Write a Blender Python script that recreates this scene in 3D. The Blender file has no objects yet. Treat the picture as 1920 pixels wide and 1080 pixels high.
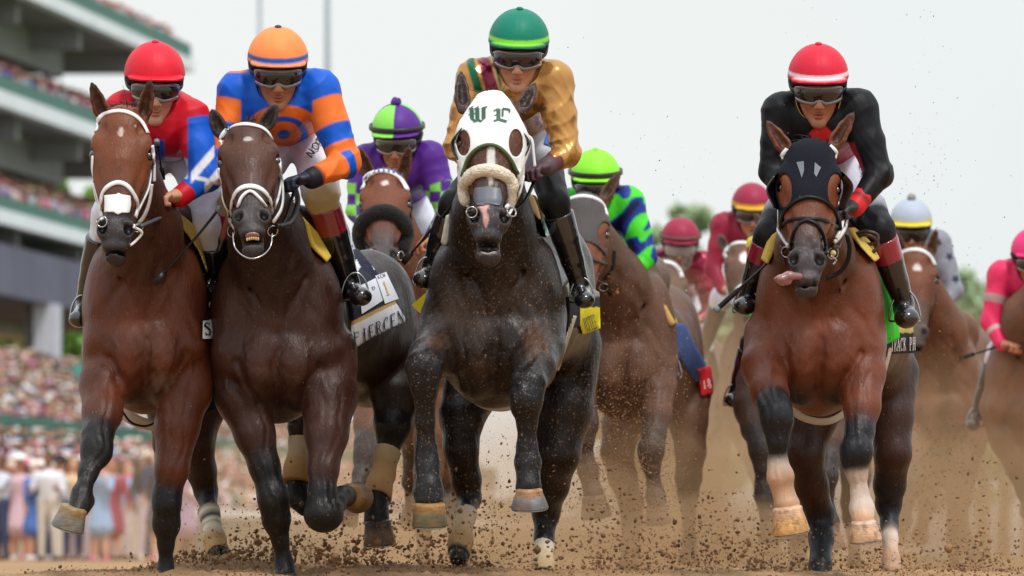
import bpy, bmesh, math, random
import numpy as np
from mathutils import Vector, Matrix

# ------------------------------------------------------------------ camera, sky, sun, exposure
SC = bpy.context.scene
COL = SC.collection
HZ = 1040.0          # row of the horizon in the 1920 x 1080 photograph
CAMH = 0.10          # the camera lies almost on the track
FPX = 13500.0        # focal length in photo pixels
YR = 30.0            # distance of the leading horses
cam_d = bpy.data.cameras.new("camera")
cam = bpy.data.objects.new("camera", cam_d)
COL.objects.link(cam)
cam.location = (0, 0, CAMH)
cam.rotation_euler = (math.radians(90), 0, 0)
cam_d.sensor_width = 36
cam_d.lens = FPX / 1920 * 36
cam_d.shift_y = (HZ - 540) / 1920
cam_d.clip_start = 0.5
cam_d.clip_end = 4000
cam_d.dof.use_dof = True
cam_d.dof.focus_distance = 29.75
cam_d.dof.aperture_fstop = 6.0
SC.camera = cam

SUN_EL, SUN_AZ = math.radians(58), math.radians(150)
world = bpy.data.worlds.new("World")
SC.world = world
world.use_nodes = True
wt = world.node_tree
for n in list(wt.nodes):
    wt.nodes.remove(n)
w_out = wt.nodes.new("ShaderNodeOutputWorld")
w_bg = wt.nodes.new("ShaderNodeBackground")
w_sky = wt.nodes.new("ShaderNodeTexSky")
w_sky.sky_type = 'NISHITA'
w_sky.sun_disc = False
w_sky.sun_elevation = SUN_EL
w_sky.sun_rotation = SUN_AZ
w_sky.air_density = 1.0
w_sky.dust_density = 3.0
w_tc = wt.nodes.new("ShaderNodeTexCoord")
w_no = wt.nodes.new("ShaderNodeTexNoise")
w_no.inputs['Scale'].default_value = 5.0
w_no.inputs['Detail'].default_value = 3.0
w_ra = wt.nodes.new("ShaderNodeValToRGB")
w_ra.color_ramp.elements[0].position = 0.35
w_ra.color_ramp.elements[0].color = (7.6, 8.25, 8.45, 1)
w_ra.color_ramp.elements[1].position = 0.65
w_ra.color_ramp.elements[1].color = (8.7, 9.0, 8.9, 1)
w_mx = wt.nodes.new("ShaderNodeMix")
w_mx.data_type = 'RGBA'
w_mx.inputs[0].default_value = 0.94      # an even overcast covers nearly all of the blue
wt.links.new(w_tc.outputs['Generated'], w_no.inputs['Vector'])
wt.links.new(w_no.outputs['Fac'], w_ra.inputs['Fac'])
wt.links.new(w_sky.outputs['Color'], w_mx.inputs[6])
wt.links.new(w_ra.outputs['Color'], w_mx.inputs[7])
w_sep = wt.nodes.new("ShaderNodeSeparateXYZ")
w_up = wt.nodes.new("ShaderNodeMapRange")       # an overcast sky is about twice as bright overhead as near the horizon
w_up.inputs[1].default_value = 0.10; w_up.inputs[2].default_value = 1.0
w_up.inputs[3].default_value = 1.0; w_up.inputs[4].default_value = 1.75
w_vm = wt.nodes.new("ShaderNodeVectorMath"); w_vm.operation = 'SCALE'
wt.links.new(w_tc.outputs['Generated'], w_sep.inputs[0])
wt.links.new(w_sep.outputs['Z'], w_up.inputs[0])
wt.links.new(w_mx.outputs[2], w_vm.inputs[0]); wt.links.new(w_up.outputs[0], w_vm.inputs[3])
wt.links.new(w_vm.outputs[0], w_bg.inputs['Color'])
w_bg.inputs['Strength'].default_value = 0.105
wt.links.new(w_bg.outputs[0], w_out.inputs['Surface'])

sun_d = bpy.data.lights.new("sun", 'SUN')
sun_d.energy = 1.9
sun_d.angle = math.radians(10)
sun_d.color = (1.0, 0.96, 0.9)
sun = bpy.data.objects.new("sun", sun_d)
COL.objects.link(sun)
_sd = Vector((math.sin(SUN_AZ) * math.cos(SUN_EL), math.cos(SUN_AZ) * math.cos(SUN_EL), math.sin(SUN_EL)))
sun.rotation_euler = _sd.to_track_quat('Z', 'Y').to_euler()
sun.location = (0, 0, 60)

SC.view_settings.view_transform = 'Standard'
SC.view_settings.look = 'None'
SC.view_settings.gamma = 1
SC.view_settings.exposure = 0.0
SC.cycles.use_denoising = True
SC.cycles.max_bounces = 6
SC.cycles.diffuse_bounces = 3
SC.cycles.glossy_bounces = 3
SC.cycles.transmission_bounces = 4
SC.cycles.volume_bounces = 1
SC.cycles.transparent_max_bounces = 16
SC.cycles.caustics_reflective = False
SC.cycles.caustics_refractive = False

DUSTC_ = (.41, .24, .12)
RNG = np.random.default_rng(7)
random.seed(7)

# ------------------------------------------------------------------ helpers
def C(r, g, b):
    """sRGB 0..255 -> linear"""
    out = []
    for v in (r, g, b):
        v = v / 255.0
        out.append(v / 12.92 if v <= 0.04045 else ((v + 0.055) / 1.055) ** 2.4)
    return np.array(out, dtype=np.float32)

def P3(px, py, dy=0.0):
    """a pixel of the photograph at a depth dy metres behind the leading chests -> metres"""
    Y = YR + dy
    return np.array([(px - 960.0) / FPX * Y, Y, CAMH + (HZ - py) / FPX * Y])

def PW(px, py, Y):
    return np.array([(px - 960.0) / FPX * Y, Y, CAMH + (HZ - py) / FPX * Y])

def RP(r, dy=0.0):
    return r / FPX * (YR + dy)

def nrm(v):
    v = np.asarray(v, dtype=float)
    return v / (np.linalg.norm(v) + 1e-12)

class Field:
    """a signed distance field of blended rounded shapes, each with its own colour"""
    def __init__(s, default=(0.5, 0.5, 0.5)):
        s.p = []
        s.default = np.array(default, dtype=np.float32)

    def cone(s, a, b, ra, rb, c=None, c2=None, k=0.02, op='add', sq=None):
        a = np.asarray(a, float); b = np.asarray(b, float)
        c = s.default if c is None else c
        c2 = c if c2 is None else c2
        if c is not s.default: c = np.asarray(c, dtype=np.float32)
        c2 = np.asarray(c2, dtype=np.float32)
        m = max(ra, rb) * (max(1, sq[1]) if sq else 1) + k + 0.02
        s.p.append(('cone', a, b, ra, rb, c, c2, k, op, sq, np.minimum(a, b) - m, np.maximum(a, b) + m))

    def chain(s, pts, c=None, k=0.02, sq=None):
        for i in range(len(pts) - 1):
            a, b = pts[i], pts[i + 1]
            ca = a[4] if len(a) > 4 else c
            cb = b[4] if len(b) > 4 else c
            s.cone(a[:3], b[:3], a[3], b[3], ca, cb, k, sq=sq)

    def ell(s, c0, r, col=None, R=None, k=0.02, op='add'):
        c0 = np.asarray(c0, float); r = np.asarray(r, float)
        R = np.eye(3) if R is None else np.asarray(R, float)
        col = s.default if col is None else np.asarray(col, dtype=np.float32)
        m = max(r) + k + 0.02
        s.p.append(('ell', c0, r, R, None, col, col, k, op, None, c0 - m, c0 + m))

    def box(s, c0, h, col=None, R=None, k=0.01, rd=0.01, op='add'):
        c0 = np.asarray(c0, float); h = np.asarray(h, float)
        R = np.eye(3) if R is None else np.asarray(R, float)
        col = s.default if col is None else col
        m = np.linalg.norm(h) + k + 0.02
        s.p.append(('box', c0, h, R, rd, col, col, k, op, None, c0 - m, c0 + m))

    @staticmethod
    def _d(pr, P):
        kind = pr[0]
        if kind == 'cone':
            a, b, ra, rb, sq = pr[1], pr[2], pr[3], pr[4], pr[9]
            f = 1.0
            Q = P - a.astype(np.float32)
            ab = (b - a)
            if sq is not None:
                ax = np.asarray(sq[0], float); f = sq[1]
                Q = Q + (Q @ ax.astype(np.float32))[..., None] * (ax * (1 / f - 1)).astype(np.float32)
                ab = ab + (ab @ ax) * ax * (1 / f - 1)
            L2 = float(ab @ ab) + 1e-12
            t = np.clip((Q @ ab.astype(np.float32)) / L2, 0, 1)
            D = np.sqrt(((Q - t[..., None] * ab.astype(np.float32)) ** 2).sum(-1)) - (ra + (rb - ra) * t)
            return D * min(1.0, f) , t
        if kind == 'ell':
            Q = (P - pr[1].astype(np.float32)) @ pr[3].T.astype(np.float32)
            r = pr[2].astype(np.float32)
            k0 = np.sqrt(((Q / r) ** 2).sum(-1))
            k1 = np.sqrt(((Q / (r * r)) ** 2).sum(-1)) + 1e-9
            return np.where(k0 < 1e-6, -float(min(pr[2])), k0 * (k0 - 1) / k1), None
        Q = np.abs((P - pr[1].astype(np.float32)) @ pr[3].T.astype(np.float32)) - (pr[2] - pr[4]).astype(np.float32)
        return np.sqrt((np.maximum(Q, 0) ** 2).sum(-1)) + np.minimum(Q.max(-1), 0) - pr[4], None

    def grid(s, lo, res, n):
        G = np.full(n, 0.25, dtype=np.float32)
        ax = [lo[i] + res * np.arange(n[i]) for i in range(3)]
        for pr in s.p:
            sl = []
            for i in range(3):
                i0 = max(0, int(math.floor((pr[10][i] - lo[i]) / res)))
                i1 = min(n[i], int(math.ceil((pr[11][i] - lo[i]) / res)) + 1)
                sl.append((i0, i1))
            if any(b <= a for a, b in sl):
                continue
            X, Y, Z = np.meshgrid(*[ax[i][sl[i][0]:sl[i][1]] for i in range(3)], indexing='ij')
            P = np.stack([X, Y, Z], -1).astype(np.float32)
            d, _ = s._d(pr, P)
            sub = G[sl[0][0]:sl[0][1], sl[1][0]:sl[1][1], sl[2][0]:sl[2][1]]
            k = pr[7]
            if pr[8] == 'add':
                h = np.clip(0.5 + 0.5 * (sub - d) / k, 0, 1)
                sub[...] = sub * (1 - h) + d * h - k * h * (1 - h)
            else:
                h = np.clip(0.5 - 0.5 * (sub + d) / k, 0, 1)
                sub[...] = sub * (1 - h) - d * h + k * h * (1 - h)
        return G

    def at(s, P, colour=False):
        P = np.asarray(P, dtype=np.float32)
        D = np.full(P.shape[:-1], 0.5, dtype=np.float32)
        K = np.zeros(P.shape, dtype=np.float32) + s.default
        plo = P.reshape(-1, 3).min(0); phi = P.reshape(-1, 3).max(0)
        for pr in s.p:
            if not colour and ((pr[10] - .25 > phi).any() or (pr[11] + .25 < plo).any()):
                continue
            d, t = s._d(pr, P)
            k = pr[7]
            if pr[8] == 'add':
                h = np.clip(0.5 + 0.5 * (D - d) / k, 0, 1)
                D = D * (1 - h) + d * h - k * h * (1 - h)
            else:
                h = np.clip(0.5 - 0.5 * (D + d) / k, 0, 1)
                D = D * (1 - h) - d * h + k * h * (1 - h)
                if pr[5] is s.default:
                    continue
            if colour:
                ck = np.clip(h, 0, 1)[..., None]
                if t is not None:
                    cc = pr[5] + (pr[6] - pr[5]) * t[..., None]
                else:
                    cc = pr[5]
                K = K * (1 - ck) + cc * ck
        return (D, K) if colour else D

    def bounds(s):
        lo = np.min([p[10] for p in s.p if p[8] == 'add'], axis=0)
        hi = np.max([p[11] for p in s.p if p[8] == 'add'], axis=0)
        return lo, hi

def surface_net(G, lo, res):
    ins = G < 0
    m = np.zeros(tuple(x - 1 for x in G.shape), dtype=np.uint8)
    for dx in (0, 1):
        for dy in (0, 1):
            for dz in (0, 1):
                m += ins[dx:G.shape[0] - 1 + dx, dy:G.shape[1] - 1 + dy, dz:G.shape[2] - 1 + dz]
    I = np.argwhere((m > 0) & (m < 8))
    if len(I) == 0:
        return np.zeros((0, 3)), np.zeros((0, 4), int)
    idx = -np.ones(m.shape, dtype=np.int32)
    idx[I[:, 0], I[:, 1], I[:, 2]] = np.arange(len(I))
    acc = np.zeros((len(I), 3)); cnt = np.zeros(len(I))
    cs = [(a, b, c) for a in (0, 1) for b in (0, 1) for c in (0, 1)]
    for p in cs:
        for ax in range(3):
            if p[ax]:
                continue
            q = list(p); q[ax] = 1
            g0 = G[I[:, 0] + p[0], I[:, 1] + p[1], I[:, 2] + p[2]]
            g1 = G[I[:, 0] + q[0], I[:, 1] + q[1], I[:, 2] + q[2]]
            c = (g0 < 0) != (g1 < 0)
            t = np.where(c, g0 / np.where(c, g0 - g1, 1), 0)
            for j in range(3):
                acc[:, j] += np.where(c, p[j] + (t if j == ax else 0), 0)
            cnt += c
    V = (acc / cnt[:, None] + I) * res + np.asarray(lo)
    F = []
    for ax in range(3):
        u, v = [(1, 2), (2, 0), (0, 1)][ax]
        s0 = [slice(1, -1)] * 3; s1 = [slice(1, -1)] * 3
        s0[ax] = slice(0, -1); s1[ax] = slice(1, None)
        a = ins[tuple(s0)]; b = ins[tuple(s1)]
        E = np.argwhere(a != b)
        if len(E) == 0:
            continue
        fl = a[E[:, 0], E[:, 1], E[:, 2]]
        E = E.copy()
        E[:, u] += 1; E[:, v] += 1
        q = []
        for du, dv in ((-1, -1), (0, -1), (0, 0), (-1, 0)):
            e = E.copy(); e[:, u] += du; e[:, v] += dv
            q.append(idx[e[:, 0], e[:, 1], e[:, 2]])
        q = np.stack(q, 1)
        q = np.where(fl[:, None], q, q[:, ::-1])
        F.append(q)
    F = np.concatenate(F)
    F = F[(F >= 0).all(1)]
    return V, F

def mesh_np(name, V, F, K=None, smooth=True):
    """mesh from numpy arrays: quads (or any polygons as lists), optional vertex colours"""
    me = bpy.data.meshes.new(name)
    V = np.asarray(V, dtype=np.float32)
    if isinstance(F, np.ndarray):
        n, s = F.shape
        me.vertices.add(len(V)); me.vertices.foreach_set('co', V.ravel())
        me.loops.add(n * s); me.loops.foreach_set('vertex_index', F.ravel().astype(np.int32))
        me.polygons.add(n)
        me.polygons.foreach_set('loop_start', np.arange(0, n * s, s, dtype=np.int32))
        me.polygons.foreach_set('loop_total', np.full(n, s, dtype=np.int32))
        me.update(calc_edges=True)
    else:
        me.from_pydata([tuple(v) for v in V], [], [tuple(f) for f in F])
        me.update()
    if K is not None:
        at = me.color_attributes.new('Col', 'FLOAT_COLOR', 'POINT')
        A = np.ones((len(V), 4), dtype=np.float32); A[:, :3] = K
        at.data.foreach_set('color', A.ravel())
    if smooth:
        me.polygons.foreach_set('use_smooth', np.ones(len(me.polygons), dtype=bool))
    me.validate()
    return me

def field_mesh(name, f, res, lo=None, hi=None, post=None, recolour=None):
    L, H = f.bounds()
    lo = L if lo is None else np.maximum(L, lo); hi = H if hi is None else np.minimum(H, hi)
    n = tuple(int(math.ceil((hi[i] - lo[i]) / res)) + 3 for i in range(3))
    lo = np.asarray(lo) - res
    G = f.grid(lo, res, n)
    if post is not None:
        X, Y, Z = np.meshgrid(*[lo[i] + res * np.arange(n[i]) for i in range(3)], indexing='ij')
        G = post(X, Y, Z, G).astype(np.float32)
    for i in range(3):
        sl = [slice(None)] * 3
        sl[i] = 0; G[tuple(sl)] = 1
        sl[i] = -1; G[tuple(sl)] = 1
    V, F = surface_net(G, lo, res)
    if len(V) == 0:
        V = np.zeros((3, 3)); F = np.array([[0, 1, 2, 2]])
    D, K = f.at(V, True)
    if recolour is not None:
        K = recolour(V, K)
    return V, F, K

class Thing:
    """an Empty at the base of a thing; meshes are given in reference coordinates and moved by off"""
    def __init__(s, name, base, off=(0, 0, 0), label=None, cat=None, group=None):
        s.base = np.asarray(base, float)
        s.root = bpy.data.objects.new(name, None)
        s.root.empty_display_size = 0.1
        COL.objects.link(s.root)
        s.root.location = s.base + np.asarray(off, float)
        tag(s.root, label, cat, group)

    def mesh(s, name, V, F, mat, K=None, parent=None, smooth=True, label=None):
        me = mesh_np(name, np.asarray(V) - s.base, F, K, smooth)
        o = bpy.data.objects.new(name, me)
        COL.objects.link(o)
        o.parent = parent or s.root
        me.materials.append(mat)
        if label:
            o['label'] = label
        return o

    def field(s, name, f, res, mat, parent=None, label=None, **kw):
        V, F, K = field_mesh(name, f, res, **kw)
        return s.mesh(name, V, F, mat, K, parent, label=label)

def tag(o, label=None, cat=None, group=None, kind=None):
    if label: o['label'] = label
    if cat: o['category'] = cat
    if group: o['group'] = group
    if kind: o['kind'] = kind
    return o

def single(name, V, F, mat, label=None, cat=None, group=None, kind=None, base=(0, 0, 0), off=(0, 0, 0), K=None, smooth=True):
    me = mesh_np(name, np.asarray(V) - np.asarray(base), F, K, smooth)
    o = bpy.data.objects.new(name, me)
    COL.objects.link(o)
    o.location = np.asarray(base, float) + np.asarray(off, float)
    me.materials.append(mat)
    return tag(o, label, cat, group, kind)

def tube(pts, r, seg=8, flat=None, nrmls=None):
    """tube or flat strap along points; flat=(half width, half thickness) with a normal per point"""
    P = np.asarray(pts, float)
    n = len(P)
    T = np.gradient(P, axis=0)
    T /= np.linalg.norm(T, axis=1)[:, None] + 1e-9
    R = np.full(n, r) if np.isscalar(r) else np.asarray(r, float)
    V = []; F = []
    up = np.array([0, 0, 1.0])
    last = None
    for i in range(n):
        if nrmls is not None:
            N = nrmls[i] - T[i] * (nrmls[i] @ T[i])
        else:
            ref = last if last is not None else (up if abs(T[i] @ up) < 0.9 else np.array([1.0, 0, 0]))
            N = ref - T[i] * (ref @ T[i])
        N = nrm(N); last = N
        B = np.cross(T[i], N)
        for j in range(seg):
            a = 2 * math.pi * j / seg
            if flat:
                ca, sa = math.cos(a), math.sin(a)
                ca = math.copysign(abs(ca) ** 0.5, ca); sa = math.copysign(abs(sa) ** 0.5, sa)
                V.append(P[i] + B * ca * flat[0] * (R[i]) + N * sa * flat[1])
            else:
                V.append(P[i] + (N * math.cos(a) + B * math.sin(a)) * R[i])
    for i in range(n - 1):
        for j in range(seg):
            a = i * seg + j; b = i * seg + (j + 1) % seg
            F.append((a, b, b + seg, a + seg))
    base = len(V)
    V.append(P[0]); V.append(P[-1])
    for j in range(seg):
        F.append((base, (j + 1) % seg, j, j) if False else (base, (j + 1) % seg, j))
        F.append((base + 1, (n - 1) * seg + j, (n - 1) * seg + (j + 1) % seg))
    return np.array(V), F

def merge(parts):
    V = []; F = []; o = 0
    for v, f in parts:
        V.append(np.asarray(v)); F += [tuple(int(i) + o for i in q) for q in f]
        o += len(v)
    return np.concatenate(V), F

def smooth_path(pts, n=24):
    """Catmull-Rom through the points"""
    P = np.asarray(pts, float)
    if len(P) == 2:
        t = np.linspace(0, 1, n)[:, None]
        return P[0] * (1 - t) + P[1] * t
    Q = np.vstack([2 * P[0] - P[1], P, 2 * P[-1] - P[-2]])
    out = []
    m = len(P) - 1
    per = max(2, n // m)
    for i in range(m):
        for t in np.linspace(0, 1, per, endpoint=(i == m - 1)):
            p0, p1, p2, p3 = Q[i:i + 4]
            out.append(0.5 * (2 * p1 + (p2 - p0) * t + (2 * p0 - 5 * p1 + 4 * p2 - p3) * t * t + (3 * p1 - p0 - 3 * p2 + p3) * t ** 3))
    return np.array(out)

CAM0 = np.array([0, 0, CAMH])
def cast(field, pxs, off=0.0, y0=28.6, y1=33.0):
    """where the sight line of each pixel meets the surface (nearest approach when it misses)"""
    pxs = np.asarray(pxs, float)
    D = np.stack([(pxs[:, 0] - 960) / FPX, np.ones(len(pxs)), (HZ - pxs[:, 1]) / FPX], -1)
    Y = np.full(len(pxs), y0)
    best = np.full(len(pxs), 9.0); by = Y.copy()
    for _ in range(160):
        P = CAM0 + D * Y[:, None]
        d = field.at(P)
        imp = (d < best) & (best > 0.002)
        best = np.where(imp, d, best); by = np.where(imp, Y, by)
        Y = np.where((d > 0.0006) & (Y < y1), Y + np.maximum(d * 0.85, 0.0006), Y)
    P = CAM0 + D * by[:, None]
    e = 0.004
    N = np.stack([field.at(P + np.eye(3)[i] * e) - field.at(P - np.eye(3)[i] * e) for i in range(3)], -1)
    N = N / (np.linalg.norm(N, axis=1)[:, None] + 1e-9)
    d = field.at(P)[:, None]
    P = P - N * np.where(d > 0.002, d, 0) * 0.9
    return P + N * off, N

def strap(field, pts, hw=0.009, th=0.003, n=28, off=0.003, y0=28.6, y1=33.0, smooth=True):
    """a flat strap laid over the surface along photo pixels"""
    p = smooth_path(pts, n) if smooth else np.asarray(pts, float)
    P, N = cast(field, p, off, y0, y1)
    for _ in range(2):
        Q = P.copy(); Q[1:-1] = (P[:-2] + 2 * P[1:-1] + P[2:]) / 4; P = Q
    return tube(P, 1.0, 8, (hw, th), N)

def decal(field, polys, off=0.003, cell=4.0, y0=28.6, y1=33.0):
    """flat lettering or patches: each polygon (photo pixels, convex quads) laid on the surface as a fine grid"""
    V = []; F = []
    for q in polys:
        q = np.asarray(q, float)
        if len(q) == 3:
            q = np.vstack([q, q[2]])
        nu = max(1, int(round(max(np.linalg.norm(q[1] - q[0]), np.linalg.norm(q[2] - q[3])) / cell)))
        nv = max(1, int(round(max(np.linalg.norm(q[3] - q[0]), np.linalg.norm(q[2] - q[1])) / cell)))
        o = len(V)
        for i in range(nu + 1):
            for j in range(nv + 1):
                u, v = i / nu, j / nv
                V.append((q[0] * (1 - u) + q[1] * u) * (1 - v) + (q[3] * (1 - u) + q[2] * u) * v)
        for i in range(nu):
            for j in range(nv):
                a = o + i * (nv + 1) + j
                F.append((a, a + 1, a + nv + 2, a + nv + 1))
    P, N = cast(field, np.array(V), off, y0, y1)
    return P, F

# lettering: strokes on a 0..1 square (y up); thick and thin like a printed serif face
GL = {
 'F': [((.15,0),(.15,1),.2),((.0,.97),(.75,.97),.07),((.15,.5),(.6,.5),.07),((0,.03),(.32,.03),.06),((.72,1),(.72,.78),.06)],
 'I': [((.5,0),(.5,1),.2),((.3,.97),(.7,.97),.06),((.3,.03),(.7,.03),.06)],
 'E': [((.15,0),(.15,1),.2),((0,.97),(.75,.97),.07),((.15,.5),(.6,.5),.07),((0,.03),(.8,.03),.07),((.75,1),(.75,.8),.06),((.8,0),(.8,.22),.06)],
 'R': [((.15,0),(.15,1),.2),((0,.97),(.55,.97),.07),((.55,.97),(.72,.76),.14),((.72,.76),(.5,.5),.12),((.15,.5),(.5,.5),.07),((.4,.5),(.85,.03),.17),((0,.03),(.32,.03),.06)],
 'C': [((.8,.85),(.5,.98),.08),((.5,.98),(.15,.75),.14),((.15,.75),(.12,.3),.2),((.12,.3),(.45,.02),.14),((.45,.02),(.8,.15),.08),((.78,.98),(.78,.72),.06)],
 'N': [((.15,0),(.15,1),.08),((.12,.98),(.82,.03),.2),((.82,0),(.82,1),.08),((0,.97),(.25,.97),.06),((.68,.97),(.97,.97),.06),((.02,.03),(.28,.03),.06)],
 'S': [((.75,.85),(.45,.98),.09),((.45,.98),(.15,.76),.15),((.15,.76),(.72,.35),.2),((.72,.35),(.5,.03),.15),((.5,.03),(.12,.15),.09),((.78,.98),(.76,.72),.05),((.12,.28),(.12,.0),.05)],
 'T': [((.45,0),(.45,1),.2),((.05,.97),(.85,.97),.07),((.05,1),(.05,.78),.05),((.85,1),(.85,.78),.05),((.28,.03),(.62,.03),.06)],
 'K': [((.15,0),(.15,1),.2),((.2,.4),(.75,.97),.08),((.35,.55),(.85,.03),.18),((0,.03),(.32,.03),.06),((0,.97),(.32,.97),.06)],
 'D': [((.15,0),(.15,1),.2),((0,.97),(.5,.97),.07),((.5,.97),(.82,.7),.14),((.82,.7),(.82,.3),.2),((.82,.3),(.5,.03),.14),((0,.03),(.5,.03),.07)],
 'U': [((.15,1),(.15,.25),.2),((.15,.25),(.45,.03),.13),((.45,.03),(.75,.25),.1),((.75,.25),(.75,1),.08),((0,.97),(.3,.97),.06),((.6,.97),(.9,.97),.06)],
 'A': [((.05,0),(.42,1),.08),((.42,1),(.85,0),.2),((.2,.35),(.65,.35),.07),((-.02,.03),(.2,.03),.06),((.68,.03),(.98,.03),.06)],
 'P': [((.15,0),(.15,1),.2),((0,.97),(.55,.97),.07),((.55,.97),(.78,.74),.15),((.78,.74),(.5,.46),.14),((.15,.46),(.5,.46),.07),((0,.03),(.34,.03),.06)],
 'H': [((.15,0),(.15,1),.2),((.8,0),(.8,1),.2),((.15,.5),(.8,.5),.07),((0,.97),(.3,.97),.06),((.65,.97),(.97,.97),.06),((0,.03),(.3,.03),.06),((.65,.03),(.97,.03),.06)],
 'O': [((.5,.98),(.15,.75),.13),((.15,.75),(.12,.28),.2),((.12,.28),(.5,.02),.13),((.5,.02),(.85,.28),.13),((.85,.28),(.83,.75),.2),((.83,.75),(.5,.98),.13)],
 'B': [((.15,0),(.15,1),.2),((0,.97),(.5,.97),.08),((.5,.97),(.7,.76),.15),((.7,.76),(.45,.52),.12),((.15,.52),(.5,.52),.08),((.5,.52),(.82,.28),.16),((.82,.28),(.5,.03),.14),((0,.03),(.5,.03),.08)],
 'L': [((.15,0),(.15,1),.2),((0,.03),(.75,.03),.08),((.75,0),(.75,.22),.06),((0,.97),(.32,.97),.06)],
 'J': [((.55,1),(.55,.2),.2),((.55,.2),(.2,.0),.12),((.35,.97),(.75,.97),.06)],
 'G': [((.8,.85),(.5,.98),.08),((.5,.98),(.15,.75),.14),((.15,.75),(.12,.3),.2),((.12,.3),(.45,.02),.14),((.45,.02),(.8,.12),.1),((.8,.05),(.8,.42),.18),((.6,.43),(.95,.43),.06)],
 '1': [((.5,0),(.5,1),.2),((.5,.98),(.28,.82),.08),((.28,.03),(.72,.03),.07)],
 '8': [((.5,.98),(.2,.75),.15),((.2,.75),(.5,.52),.15),((.5,.52),(.8,.75),.15),((.8,.75),(.5,.98),.15),((.5,.52),(.15,.26),.16),((.15,.26),(.5,.02),.16),((.5,.02),(.85,.26),.16),((.85,.26),(.5,.52),.16)],
}
def sans(ch):
    return [(a, b, .17) for a, b, w in GL[ch] if w > .065 and math.hypot(a[0] - b[0], a[1] - b[1]) > .22]

def write(text, p0, p1, hgt, up=None, bold=1.0, sansf=False, adv=None, slant=0.0):
    """letters between two pixels p0 -> p1 along the baseline, height hgt in pixels; up = pixel direction of the letter tops"""
    p0 = np.asarray(p0, float); p1 = np.asarray(p1, float)
    ax = (p1 - p0)
    L = np.linalg.norm(ax); e = ax / L
    u = np.array([e[1], -e[0]]) if up is None else nrm(up)
    n = len(text); w = L / n
    polys = []
    for i, ch in enumerate(text):
        if ch == ' ':
            continue
        o = p0 + e * w * i
        for a, b, t in (sans(ch) if sansf else GL[ch]):
            A = o + e * (a[0] * w * .86 + slant * a[1] * w) + u * a[1] * hgt
            B = o + e * (b[0] * w * .86 + slant * b[1] * w) + u * b[1] * hgt
            d = nrm(B - A); nn = np.array([-d[1], d[0]])
            t2 = t * bold * (w * .86 if abs(d @ u) > .7 else hgt * .9) / 2
            t2 = max(t2, 0.45)
            polys.append([A - nn * t2, B - nn * t2, B + nn * t2, A + nn * t2])
    return polys

# ------------------------------------------------------------------ materials
MATS = {}
def nodes_mat(name):
    m = bpy.data.materials.new(name)
    m.use_nodes = True
    return m, m.node_tree, m.node_tree.nodes['Principled BSDF']

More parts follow.
